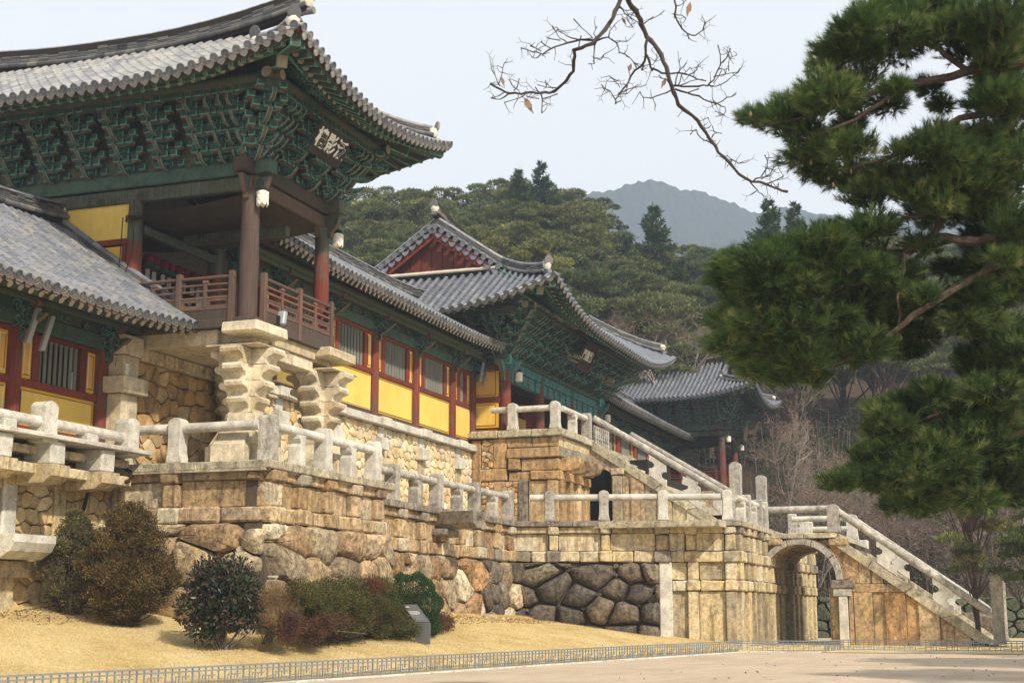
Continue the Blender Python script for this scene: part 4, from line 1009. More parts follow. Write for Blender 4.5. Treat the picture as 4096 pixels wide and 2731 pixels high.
        for i in range(N+1):
            u = (L-N*sp)/2+i*sp
            if u < .25 or u > L-.25: continue
            def inner(u, r):   # fan out towards the corners
                if fan and u < fan: return fan+(u-fan)*max(0, (1-(r-.0)/over)), r
                if fan and u > L-fan: return L-fan+(u-(L-fan))*max(0, (1-(r-.0)/over)), r
                return u, r
            ro = .84 if fly else .14; pts = []
            for r in np.linspace(ro, over+.35, 4):
                uu_, r_ = inner(u, r); z_ = s.pos(side, min(max(u, .01), L-.01), r, -.30-(.09 if fly else 0)); q = s.pos(side, uu_, r_, 0); pts.append(np.array([q[0], q[1], z_[2]]))
            m = MB(); m.tube(pts, rr, 8, ce=1); m.obj('rafter', [MT['dan' if fly else 'green'], MT['paleend']], s.par, smooth=True)
            if fly:
                A = s.pos(side, u, .16, -.22); ui, _ = inner(u, 1.5); B = s.pos(side, ui, 1.5, 0); B[2] = s.pos(side, u, 1.5, -.26)[2]
                d = B-A; d /= np.linalg.norm(d); y = np.cross((0, 0, 1), d); y /= np.linalg.norm(y); z = np.cross(d, y)
                m = MB(); m.box(Fr(A, d, y, z), 0, np.linalg.norm(B-A), -.065, .065, -.16, -.0, .014, mc=1); m.obj('flying_rafter', [MT['green'], MT['teal']], s.par)

def ridge(par, pts, w=.30, layers=4, lt=.055, cap=True, mats=('tile_dark', 'tile_mix'), foot=True, name='ridge_tiles', seg=.36):
    """stacked thin tiles with a row of round cap tiles, following pts"""
    P = [np.array(p, float) for p in pts]; Q = []
    for a, b in zip(P, P[1:]):
        k = max(1, int(round(np.linalg.norm(b-a)/seg)))
        for i in range(k): Q.append(a+(b-a)*i/k)
    Q.append(P[-1]); up = np.array([0, 0, 1.])
    m = MB(); h0 = 0
    if foot:
        for sgn in (-1, 1):
            for a, b in zip(Q, Q[1:]):
                d = b-a; L = np.linalg.norm(d); x = d/L; y = np.cross(up, x); y /= np.linalg.norm(y)
                c = a+y*sgn*(w/2+.02)+up*.06; m.rnd = random.random(); m.tube([c, c+d*.99], [.085, .078], 8)
        h0 = .12
    for l in range(layers):
        off = random.random()*seg; ww = w/2*(1-.06*l)
        for a, b in zip(Q, Q[1:]):
            d = b-a; L = np.linalg.norm(d); x = d/L; y = np.cross(up, x); y /= np.linalg.norm(y); jj = random.uniform(-.008, .02)
            m.rnd = random.random(); z0 = h0+l*lt+random.uniform(-.004, .004)
            m.box(Fr(a+up*z0, x, y, up), 0, L*.985, -ww-jj, ww+jj, 0, lt*.72, .01)
    m.obj(name, MT[mats[0]], par, kind='stuff')
    m = MB()   # mortar heart
    for a, b in zip(Q, Q[1:]):
        d = b-a; L = np.linalg.norm(d); x = d/L; y = np.cross(up, x); y /= np.linalg.norm(y); m.box(Fr(a, x, y, up), 0, L, -w/2+.04, w/2-.04, -.15, h0+layers*lt)
    m.obj('ridge_core', MT['dark'], par)
    if cap:
        for a, b in zip(Q, Q[1:]):
            m = MB(); z0 = up*(h0+layers*lt+.0); m.tube([a+z0, b+z0], [.105, .095], 8); m.obj('ridge_cap_tile', MT[mats[1]], par, smooth=True, ang=.9)
    return h0+layers*lt
def finial(par, p, d, s_=1.0, lime=True):
    """upright end tile with white mortar under it, facing direction d"""
    d = np.array([d[0], d[1], 0.]); d /= np.linalg.norm(d); y = np.cross((0, 0, 1.), d)
    m = MB(); P = [(-.20, 0), (-.23, .12), (-.20, .26), (-.11, .38), (0, .43), (.11, .38), (.20, .26), (.23, .12), (.20, 0)]
    m.prism(Fr(p, y, d, (0.18*d[0], 0.18*d[1], 1)), [(a*s_, c*s_+.02) for a, c in P], -.03, .05, .02); m.obj('end_tile_crest', MT['tile_dark'], par)
    if lime:
        m = MB(); rr_ = [(.01, -.26), (.15, -.24), (.21, -.12), (.22, .0), (.17, .10), (.05, .14)]
        m.lathe(Fr(np.array(p)-d*.12*s_, y*s_, d*s_, (0, 0, s_)), [(r*random.uniform(.9, 1.1), c) for r, c in rr_], 9); m.obj('mortar_lump', MT['lime'], par, smooth=True)
        m = MB(); c0 = np.array(p)+np.array([0, 0, -.36*s_]); m.tube([c0-d*.3, c0+d*.16], .11*s_, 10); m.obj('round_end_tile', MT['tile_mix'], par, smooth=True)

# ================================================================ BRACKETS
_bm = {}
def bracket_meshes(kind):
    if kind in _bm: return _bm[kind]
    out = []
    side, perim, edge = [MT['dan']], MT['salmon'], MT['teal']
    st, hz = .33, .46
    for k in range(4):
        B = st*(k+1)+.30; m = MB()
        P = [(-.25, .02), (B-.62, .02), (B-.52, -.06), (B-.34, -.10), (B-.16, -.05), (B-.02, .06), (B+.10, .20), (B+.06, .24), (B-.06, .15), (B-.22, .12), (B-.34, .20), (B-.5, .22), (-.25, .22)]
        if kind == 'plain' or k == 3 and kind != 'lotus':
            P = [(-.25, .02), (B-.40, .02), (B-.28, -.08), (B-.10, -.06), (B+.02, .06), (B, .22), (-.25, .22)] if k == 3 else P
        f = Fr((0, 0, 0), (0, 1, 0), (1, 0, 0))     # a = out (local +y), b = along x
        n = len(P); P2 = [(a, c+k*hz) for a, c in P]
        m.prism(f, P2, -.07, .07, .024, mi=1, mc=2)
        for i, fc in enumerate(m.f):
            if len(fc) == n: m.m[i] = 0
        out.append(('beak', m.mesh('beak', [MT['dan'], MT['salmon'], MT['teal']])))
        a = MB(); Lh = (.46, .56, .50, .56)[k]; z0 = k*hz+.0; o_ = k*st
        for (oo, zz, lh) in ((o_, z0+.02, Lh), (o_+st, z0+.24, .40)):
            Q = [(-lh+.14, zz), (lh-.14, zz), (lh-.03, zz+.07), (lh, zz+.15), (-lh, zz+.15), (-lh+.03, zz+.07)]
            a.prism(Fr((0, oo, 0), (1, 0, 0), (0, 1, 0)), Q, -.07, .07, .022, mi=0, mc=2)
            for xx in (-lh+.07, 0, lh-.07): a.box(Fr((xx, oo, 0)), -.125, .125, -.12, .12, zz+.09, zz+.285, .030, mi=0, mc=2); a.box(Fr((xx, oo, 0)), -.09, .09, -.09, .09, zz+.03, zz+.09, 0, mi=1)
        out.append(('cross_arm', a.mesh('cross_arm', [MT['dan_block'], MT['salmon'], MT['teal']])))
    m = MB(); zr = 4*hz-.0; c = np.array([0, 4*st-.02, zr+.12])   # rolled head with painted stripes
    for q, (x0, x1) in enumerate(((-.11, -.06), (-.058, .0), (.002, .058), (.06, .11))):
        m.tube([c+np.array([x0, 0, 0]), c+np.array([x1, 0, 0])], .17 if q in (1, 2) else .16, 12, mi=q % 2)
    m.box(ID, -.09, .09, -.3, 4*st-.1, zr-.05, zr+.18, .02, mi=2)
    out.append(('scroll_head', m.mesh('scroll_head', [MT['orange'], MT['salmon'], MT['dan']], smooth=True)))
    _bm[kind] = out; return out
def cluster(par, x, y, z, rz, kind='std', sx=1.0, sy=1.0, sz=1.0):
    """rz turns local +y (outward) about z"""
    g = group_part('bracket_cluster', par, tuple(np.array([x, y, z])-world_loc(par)), rz); g.scale = (sx, sy, sz)
    for nm, me in bracket_meshes(kind):
        o = bpy.data.objects.new(nm, me); COL.objects.link(o); o.parent = g
    return g
RS, RW = pi, pi/2       # outward south / west (local +y turned)
def tubes(par, name, pts, r, mat, n=12, ends=None, fr_smooth=True):
    m = MB(); m.tube(pts, r, n, ce=1 if ends else None); return m.obj(name, [MT[mat]]+([MT[ends]] if ends else []), par, smooth=True)
def column(par, x, y, z0, z1, r=.25, mat='column', head='dan', hz=.5, base=True):
    m = MB(); m.tube([(x, y, z0), (x, y, (z0+z1)/2), (x, y, z1-hz)], [r*1.04, r*1.02, r*.94], 14); m.obj('column', MT[mat], par, smooth=True)
    m = MB(); m.tube([(x, y, z1-hz), (x, y, z1)], [r*.945, r*.92], 14); m.obj('column_head', MT[head], par, smooth=True)
def beam(par, p0, p1, w, z0, z1, mat, name='beam', ext=0.0, ch=.03):
    p0 = np.array([p0[0], p0[1], 0.]); p1 = np.array([p1[0], p1[1], 0.]); d = p1-p0; L = np.linalg.norm(d); d /= L
    m = MB(); m.box(Fr(p0, d, (-d[1], d[0], 0)), -ext, L+ext, -w/2, w/2, z0, z1, ch, jit=.004); return m.obj(name, MT[mat], par)
def lotus_lamp(x, y, z, label):
    """white tulip-shaped wall lamp hanging from an iron hook"""
    t_ = thing('lotus_lamp', label, 'lamp', (x, y, z), group='white lotus-shaped lamps hung from column heads')
    m = MB(); f = Fr((x, y, z)); prof = [(.10, 0), (.14, .04), (.155, .14), (.16, .25), (.15, .36), (.12, .43), (.05, .46)]
    m.lathe(f, prof, 12); m.obj('shade', MT['white_line'], t_, smooth=True)
    for row in range(4):
        for k in range(7):
            a = 2*pi*(k+.5*(row % 2))/7; zz = .34-.10*row; r = .155; c = np.array([x+r*cos(a), y+r*sin(a), z+zz]); tx = np.array([-sin(a), cos(a), 0.]); ou = np.array([cos(a), sin(a), 0.])
            m = MB(); m.prism(Fr(c, tx, ou), [(-.065, .06), (-.06, -.02), (0, -.08), (.06, -.02), (.065, .06)], -.01, .018, .006); m.obj('petal', MT['white_line'], t_)
    m = MB(); m.lathe(Fr((x, y, z+.44)), [(.13, 0), (.13, .06), (.08, .13), (.03, .15)], 10); m.obj('cap', MT['dark'], t_, smooth=True)
    m = MB(); m.tube([(x, y, z+.58), (x, y, z+.72), (x-.08, y+.05, z+.80), (x-.18, y+.1, z+.72), (x-.2, y+.12, z+.30)], .014, 6); m.obj('hook', MT['dark'], t_)
    return t_

def wall_bay(par, fr, a0, a1, z0, z1, b=0.0, low='yellow', lat=True, lowh=1.62, nlat=8, side=.42, sill=.28):
    """one bay between columns: sill, yellow panel, lattice window with narrow panels"""
    def bx(name, x0, x1, b0, b1, c0, c1, mat, ch=.012, jit=0): stone(name, par, fr, x0, x1, b0, b1, c0, c1, mat, ch, jit)
    bx('sill', a0, a1, b-.1, b+.09, z0, z0+sill, 'wood_dark' if sill > .2 else 'red')
    zr = z0+sill; zt = zr+lowh-.06
    def panel(x0, x1, c0, c1, mat, edge='yellow_edge'):
        bx('panel_border', x0, x1, b-.08, b+.0, c0, c1, edge, .006)
        e = .10; bx('panel', x0+e, x1-e, b-.05, b+.012, c0+e, c1-e, mat, .004)
        for q in ((x0+e-.01, x1-e+.01, c0+e-.012, c0+e+.006), (x0+e-.01, x1-e+.01, c1-e-.006, c1-e+.012), (x0+e-.012, x0+e+.006, c0+e, c1-e), (x1-e-.006, x1-e+.012, c0+e, c1-e)):
            m = MB(); m.box(fr, q[0], q[1], b-.04, b+.02, q[2], q[3]); m.obj('painted_line', MT['white_line' if random.random() < .5 else 'black_line'], par)
    panel(a0+.06, a1-.06, zr, zt, low)
    bx('rail', a0, a1, b-.1, b+.07, zt, zt+.2, 'red')
    w0 = zt+.2; w1 = z1-.12
    bx('rail', a0, a1, b-.1, b+.07, w1, z1, 'red')
    L = a1-a0
    panel(a0+.10, a0+.10+side, w0+.04, w1-.02, 'yellow_shaded'); panel(a1-.10-side, a1-.10, w0+.04, w1-.02, 'yellow_shaded')
    for x in (a0+.10+side, a1-.10-side-.30): bx('stud', x, x+.30, b-.1, b+.05, w0, w1, 'red')
    x0, x1 = a0+.40+side, a1-.40-side
    bx('window_backing', x0, x1, b-.3, b-.25, w0, w1, 'dark')
    for k in range(nlat):
        xx = x0+(x1-x0)*(k+.5)/nlat; m = MB(); d = (x1-x0)/nlat*.24; f = Fr(fr.p(xx, b-.06, 0), tuple(.7*u+.7*v for u, v in zip(fr.u, fr.v)), tuple(-.7*u+.7*v for u, v in zip(fr.u, fr.v)))
        m.box(f, -d*.8, d*.8, -d*.8, d*.8, w0, w1); m.obj('lattice_bar', MT['lattice'], par)

# ---------------------------------------------------------------- bell pavilion and its eastern twin
def sign_board(label, c, u, up, w, h, text, frame, ts=.62, spread=.33, group=None):
    t_ = thing('signboard', label, 'signboard', c)
    u = np.array(u, float); u /= np.linalg.norm(u); up = np.array(up, float); up -= u*np.dot(u, up); up /= np.linalg.norm(up); n = np.cross(u, up)
    f = Fr(c, u, n, up); m = MB(); m.box(f, -w/2, w/2, -.04, .03, -h/2, h/2, .01); m.obj('board', MT['black_line'], t_)
    if frame:
        for q in ((-w/2-.10, -w/2+.03, -h/2-.1, h/2+.1), (w/2-.03, w/2+.10, -h/2-.1, h/2+.1), (-w/2+.03, w/2-.03, h/2-.03, h/2+.1), (-w/2+.03, w/2-.03, -h/2-.1, -h/2+.03)):
            m = MB(); m.box(f, q[0], q[1], -.05, .09, q[2], q[3], .02); m.obj('frame', MT[frame], t_)
    for i, ch in enumerate(text):
        cu = bpy.data.curves.new('character', 'FONT'); cu.body = ch; cu.size = ts; cu.align_x = 'CENTER'; cu.align_y = 'CENTER'; cu.extrude = .012; cu.offset = .012
        ob = bpy.data.objects.new('character', cu); COL.objects.link(ob); bpy.context.view_layer.update()
        me = bpy.data.meshes.new_from_object(ob.evaluated_get(bpy.context.evaluated_depsgraph_get())); bpy.data.objects.remove(ob)
        me.materials.clear(); me.materials.append(MT['white_line'])
        o = bpy.data.objects.new('character', me); COL.objects.link(o); o.parent = t_
        p = u*((i-(len(text)-1)/2)*spread*w)+n*.035
        o.matrix_local = Matrix(((u[0], up[0], n[0], p[0]), (u[1], up[1], n[1], p[1]), (u[2], up[2], n[2], p[2]), (0, 0, 0, 1)))@Matrix.Diagonal((1.0, 1.1, 1, 1))
    return t_

def pavilion(label, xw, xe, ys, ycols, zf, dz, y1, tile, end, drip, lim, north_bays=True, colmats=('column_grey', 'column', 'column')):
    """raised pavilion: stone-floored, open at the south, heavy bracketed hip-and-gable roof; xw/xe column lines"""
    d = 3.25; hd = 14.02+dz
    t_ = thing('bell_pavilion', label, 'pavilion', ((xw+xe)/2, ys, zf))
    for i, (x, y) in enumerate([(xw, ys), (xe, ys)]+[(xw, q) for q in ycols]+[(xe, ycols[0])]):
        column(t_, x, y, zf-.05, hd+.05, .25 if i else .29, colmats[min(i, 2)], 'wood_green' if i else 'column_grey', 1.3 if i != 1 else .9)
    # tie beams and the wide plate above
    beam(t_, (xw, ys), (xw, y1-d), .30, hd, hd+.42, 'wood_green', ext=.3); beam(t_, (xw, ys), (xe, ys), .30, hd-.02, hd+.40, 'wood', ext=.3)
    beam(t_, (xw, ys), (xw, y1-d), .46, hd+.46, hd+.90, 'dan_fine', 'plate_beam', ext=.75); beam(t_, (xw, ys), (xe, ys), .46, hd+.44, hd+.88, 'wood_dark', 'plate_beam', ext=.75)
    beam(t_, (xe, ys), (xe, y1-d), .46, hd+.46, hd+.90, 'wood_green', 'plate_beam', ext=.75); beam(t_, (xe, ys), (xe, y1-d), .30, hd, hd+.42, 'wood_dark', ext=.3)
    z0 = hd+.92
    for (x, y) in ((xw, ys), (xe, ys)):
        m = MB(); m.box(ID, x-.36, x+.36, y-.36, y+.36, hd+.90, hd+1.06, .04, mc=1); m.obj('capital_block', [MT['green'], MT['teal']], t_)
        for f in (Fr((x, y, hd-.05), (-1, 0, 0), (0, 1, 0)), Fr((x, y, hd-.05), (0, -1, 0), (1, 0, 0))):
            m = MB(); m.prism(f, [(.2, .42), (.2, -.22), (.27, -.30), (.36, -.26), (.36, -.12), (.48, -.0), (.58, .15), (.66, .42)], -.09, .09, .02, mi=1, mc=0)
            for i, fc in enumerate(m.f):
                if len(fc) == 8: m.m[i] = 0
            m.obj('carved_bracket', [MT['green'], MT['salmon'], MT['teal']], t_)
    R = Roof(t_, xw-d, xe+d, ys-d, y1, 'y', 16.60+dz, .95, 6.0, 3.42, d, .85, tile, end=end, drip=drip, lim=lim)
    R.build(); R.soffit('W', d); R.soffit('S', d); R.soffit('E', d)
    L = y1-ys-d; n = int(L/1.40)
    for k in range(1, n+1): cluster(t_, xw, ys+k*1.40+.05, z0, RW)
    for k in range(1, 3): cluster(t_, xw+(xe-xw)*k/3, ys, z0, RS)
    for k in range(1, 4): cluster(t_, xe, ys+k*1.5, z0, -pi/2)
    for cx, rz in ((xw, RS-pi/4), (xe, RS+pi/4)):
        cluster(t_, cx, ys, z0, rz, sy=1.38)
        for o in (-.34, .34):
            cluster(t_, cx+o*.9, ys, z0, RS, sx=.62); cluster(t_, cx, ys+abs(o)*.9+(.0 if o > 0 else .45), z0, RW if cx == xw else -pi/2, sx=.62)
        cluster(t_, cx, ys, z0, RS, sx=.7); cluster(t_, cx, ys, z0, RW if cx == xw else -pi/2, sx=.7)
    # mural boards between the clusters, outer purlins
    for k in range(n+1):
        stone('mural_panel', t_, frW(xw), ys+k*1.4+.02, ys+(k+1)*1.4+.0, -.1, .02, z0, z0+2.0, 'mural', .01, 0)
    for k in range(3): stone('mural_panel', t_, frS(ys), xw+(xe-xw)*k/3+.01, xw+(xe-xw)*(k+1)/3-.01, -.1, .02, z0, z0+2.0, 'mural', .01, 0)
    for k in range(3): stone('mural_panel', t_, frE(xe), ys+k*1.5, ys+(k+1)*1.5-.02, -.1, .02, z0, z0+2.0, 'mural', .01, 0)
    o = 1.36; zp = z0+2.02
    beam(t_, (xw-o, ys-o), (xw-o, y1-d), .14, zp-.30, zp-.13, 'dan_fine', 'purlin_support', ext=.3); beam(t_, (xw-o, ys-o), (xe+o, ys-o), .14, zp-.31, zp-.14, 'dan_fine', 'purlin_support', ext=.3)
    beam(t_, (xe+o, ys-o), (xe+o, ys+5), .14, zp-.31, zp-.14, 'dan_fine', 'purlin_support', ext=.3)
    tubes(t_, 'purlin', [(xw-o, ys-o-.35, zp+.03), (xw-o, y1-d, zp+.03)], .17, 'green', ends='paleend')
    tubes(t_, 'purlin', [(xw-o-.35, ys-o, zp+.04), (xe+o+.35, ys-o, zp+.04)], .17, 'green', ends='paleend')
    tubes(t_, 'purlin', [(xe+o, ys-o-.35, zp+.03), (xe+o, ys+6, zp+.03)], .17, 'green', ends='paleend')
    # corner beams, the great hip rafters
    for sx, xc in ((-1, xw), (1, xe)):
        for r0, r1, dzz, w, nm, pe in ((1.15, d+.4, -.62, .17, 'hip_rafter', 'paleend'), (.22, 2.2, -.30, .15, 'hip_flying_rafter', 'green')):
            A = R.pos('S', r0, r0); B = R.pos('S', r1, r1)
            if sx > 0: A[0] = xe+d-r0; B[0] = xe+d-r1
            A[2] += dzz; B[2] += dzz-.1; dd = B-A; Ln = np.linalg.norm(dd); dd /= Ln; y_ = np.cross((0, 0, 1), dd); y_ /= np.linalg.norm(y_)
            m = MB(); m.box(Fr(A, dd, y_, np.cross(dd, y_)), 0, Ln, -w, w, -.22, .2, .03, mc=1)
            for i, fc in enumerate(m.f):
                if i == 0: m.m[i] = 2
            m.obj(nm, [MT['green'], MT['teal'], MT[pe]], t_)
    # gable over the south end and ridges
    gy = ys-.05; xm = (xw+xe)/2; zr = R.zmid+R.H
    m = MB(); n_ = 9; low = []
    for i in range(n_+1):
        r = d+(R.R-d)*i/n_; low.append((xw-d+r, R.z(9, r)))
    m.prism(frS(gy), low+[(2*xm-a, c) for a, c in low[::-1][1:]], -.15, -.02); m.obj('gable_board', MT['red_new'], t_)
    rise = lambda u: .12*abs(u)
    RP = []
    yr1 = y1-d-.1
    for i in range(13):
        f_ = i/12; yy_ = gy-.45+(yr1-gy+.45)*f_; RP.append((xm, yy_, zr+.02+.75*max(0, 1-f_*2.2)**2+.5*max(0, f_*2.2-1.2)**2))
    hgt = ridge(t_, RP, .36, 8, .062, mats=('tile_dark', tile)); finial(t_, (xm, gy-.5, RP[0][2]+hgt-.35), (0, -1), 1.1)
    for sx in (-1, 1):     # descending ridges, then the hips to the corners
        P = []
        for i in range(9):
            r = R.R+(d-.25-R.R)*i/8; xx = xw-d+r if sx < 0 else xe+d-r
            P.append((xx, gy-.12, R.z(9, r)+.05+.12*(i/8)**3))
        hh = ridge(t_, P, .26, 4, .055, mats=('tile_dark', tile)); finial(t_, (P[-1][0]+sx*.12, gy-.12, P[-1][2]+hh-.1), (sx, 0), .85)
        P = []
        for i in range(12):
            r = d-.1+(.62-d)*i/11; q = R.pos('S', r, r, .05+.10*(i/11)**3); xx = q[0] if sx < 0 else xe+d-r
            P.append((xx, q[1], q[2]))
        hh = ridge(t_, P, .25, 4, .055, mats=('tile_dark', tile)); finial(t_, (P[-1][0]+sx*.1, P[-1][1]-.1, P[-1][2]+hh-.12), (sx, -1), .9)
    # floor frame, ceiling
    beam(t_, (xw-.35, ys-.2), (xw-.35, ycols[-1]), .22, zf-.08, zf+.22, 'wood_dark', 'floor_beam', ext=.1)
    beam(t_, (xw-.35, ys-.38), (xe+.3, ys-.38), .22, zf-.08, zf+.22, 'wood_dark', 'floor_beam', ext=.0)
    m = MB(); m.box(ID, xw-.3, xe+.2, ys-.3, ycols[-1], zf-.06, zf+.06); m.obj('floor_boards', MT['wood_dark'], t_)
    m = MB(); m.grid(lambda i, j: (xw+(xe-xw)*i, ys+(ycols[-1]-ys)*j, hd-.05-.55*sin(pi*min(1, j*1.5))*.6), 6, 10); m.obj('ceiling_cloth', MT['cloth'], t_)
    return t_, R, z0
def wooden_railing(par, fr, a0, a1, b, z, posts, mat='wood'):
    def bx(n, *q): 
        m = MB(); m.box(fr, *q, .012, jit=.003); m.obj(n, MT[mat if n != 'skirt_board' else 'wood_dark'], par)
    bx('skirt_board', a0, a1, b-.05, b+.05, z, z+.42)
    bx('rail', a0, a1, b-.05, b+.05, z+.43, z+.50)
    for zz in (z+.78, z+.98, z+1.17): bx('rail', a0, a1, b-.035, b+.035, zz, zz+.065)
    m = MB(); m.tube([fr.p(a0-.05, b, z+1.42), fr.p(a1+.05, b, z+1.42)], .055, 8); m.obj('handrail', MT[mat], par, smooth=True)
    P = sorted(posts)
    for a in P: bx('post', a-.08, a+.08, b-.09, b+.09, z-.1, z+1.58)
    for x0, x1 in zip(P, P[1:]):
        xm = (x0+x1)/2; bx('baluster', xm-.055, xm+.055, b-.05, b+.05, z+.5, z+1.24); 
        m = MB(); m.box(fr, xm-.10, xm+.10, b-.06, b+.06, z+1.24, z+1.34, .02); m.obj('carved_cup', MT['salmon'], par)
        for q0, q1 in ((x0+.08, xm-.055), (xm+.055, x1-.08)):   # pierced board with oblong hole
            w = q1-q0; h0, h1 = z+.50, z+.78; e = .05; hh = .07
            for r in ((q0, q1, h0, h0+.085), (q0, q1, h1-.085, h1), (q0, q0+w*.14, h0+.085, h1-.085), (q1-w*.14, q1, h0+.085, h1-.085)):
                m = MB(); m.box(fr, r[0], r[1], b-.02, b+.02, r[2], r[3]); m.obj('pierced_board', MT[mat], par)
XW, XE, YS = 36.2, 40.85, 21.3
bp, RBP, z0b = pavilion('large open bell pavilion on the left with mottled pale tiles and green bracketed eaves', XW, XE, YS, [25.35, 29.4, 33.5], 9.85, 0.0, 38.5, 'tile_pale', 'tile_end', 'tile_drip', 300)
m = MB(); m.box(ID, XW+.1, XE+.4, YS-.2, 25.7, 9.42, 9.80, .03); m.obj('floor_slab', MT['pillar'], bp)
for x0, x1 in ((XW-.92, XW+.95), (XE-.9, XE+.95)): stone('cap_stone', bp, frS(YS), x0, x1, -.3, .88, 9.53, 9.85, 'pillar', .04, .015)
for z_, b_ in ((9.05, .26), (9.44, .34)): stone('lintel_stone', bp, frS(YS), XW+.97, XE-.92, -.3, b_, z_, z_+.38, 'pillar', .02, .006)
stone('floor_beam_stone', bp, frW(XW), YS+.9, 25.3, -.3, .12, 9.36, 9.80, 'pillar', .03, .01)
wooden_railing(bp, frW(XW), YS+.25, 25.3, .40, 9.90, [21.6, 23.4, 25.2])
wooden_railing(bp, frS(YS), XW+.25, XE+.15, .42, 9.90, [36.4, 38.6, 40.75])
# solid bays of the pavilion north of the open one
for y0, y1 in ((25.6, 29.15), (29.65, 33.2)):
    for q in ((y0, y1, 12.9, 14.08, 'yellow', 'yellow_edge'),): stone('panel', bp, frW(XW), q[0], q[1], -.05, .03, q[2], q[3], q[4], .01, 0)
    stone('rail', bp, frW(XW), y0, y1, -.1, .09, 12.72, 12.9, 'red', .01)
    stone('panel_border', bp, frW(XW), y0+.15, y0+.95, -.06, .02, 9.9, 12.68, 'yellow_edge', .01, 0); stone('panel', bp, frW(XW), y0+.25, y0+.85, -.04, .035, 10.0, 12.58, 'yellow_shaded', .01, 0)
    stone('panel', bp, frW(XW), y0+2.7, y1-.1, -.06, .02, 9.9, 12.68, 'yellow_edge', .01, 0)
    for a in (y0, y0+.98, y0+2.5): stone('stud', bp, frW(XW), a, a+.16, -.1, .07, 9.9, 12.72, 'red', .01)
    for k in range(6): stone('lattice_bar', bp, frW(XW), y0+1.22+k*.21, y0+1.30+k*.21, -.05, .02, 9.9, 12.7, 'lattice', .01)
    stone('window_backing', bp, frW(XW), y0+1.1, y0+2.6, -.4, -.3, 9.9, 12.8, 'dark', .01)
# back of the open bay: column, beams, dark space
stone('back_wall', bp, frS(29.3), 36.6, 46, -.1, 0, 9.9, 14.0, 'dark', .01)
for z in (13.1,): beam(bp, (36.5, 25.3), (40.7, 25.3), .22, z, z+.28, 'green', 'cross_beam')
beam(bp, (38.9, 21.5), (38.9, 25.3), .26, 13.3, 13.62, 'wood_green', 'cross_beam')
sign_board('black signboard with three white characters under the bell pavilion eaves', (37.45, 19.35, 15.62), (1, 0, 0), (0, -.50, 1), 2.0, 1.0, '樓影泛', None, .60, .32)

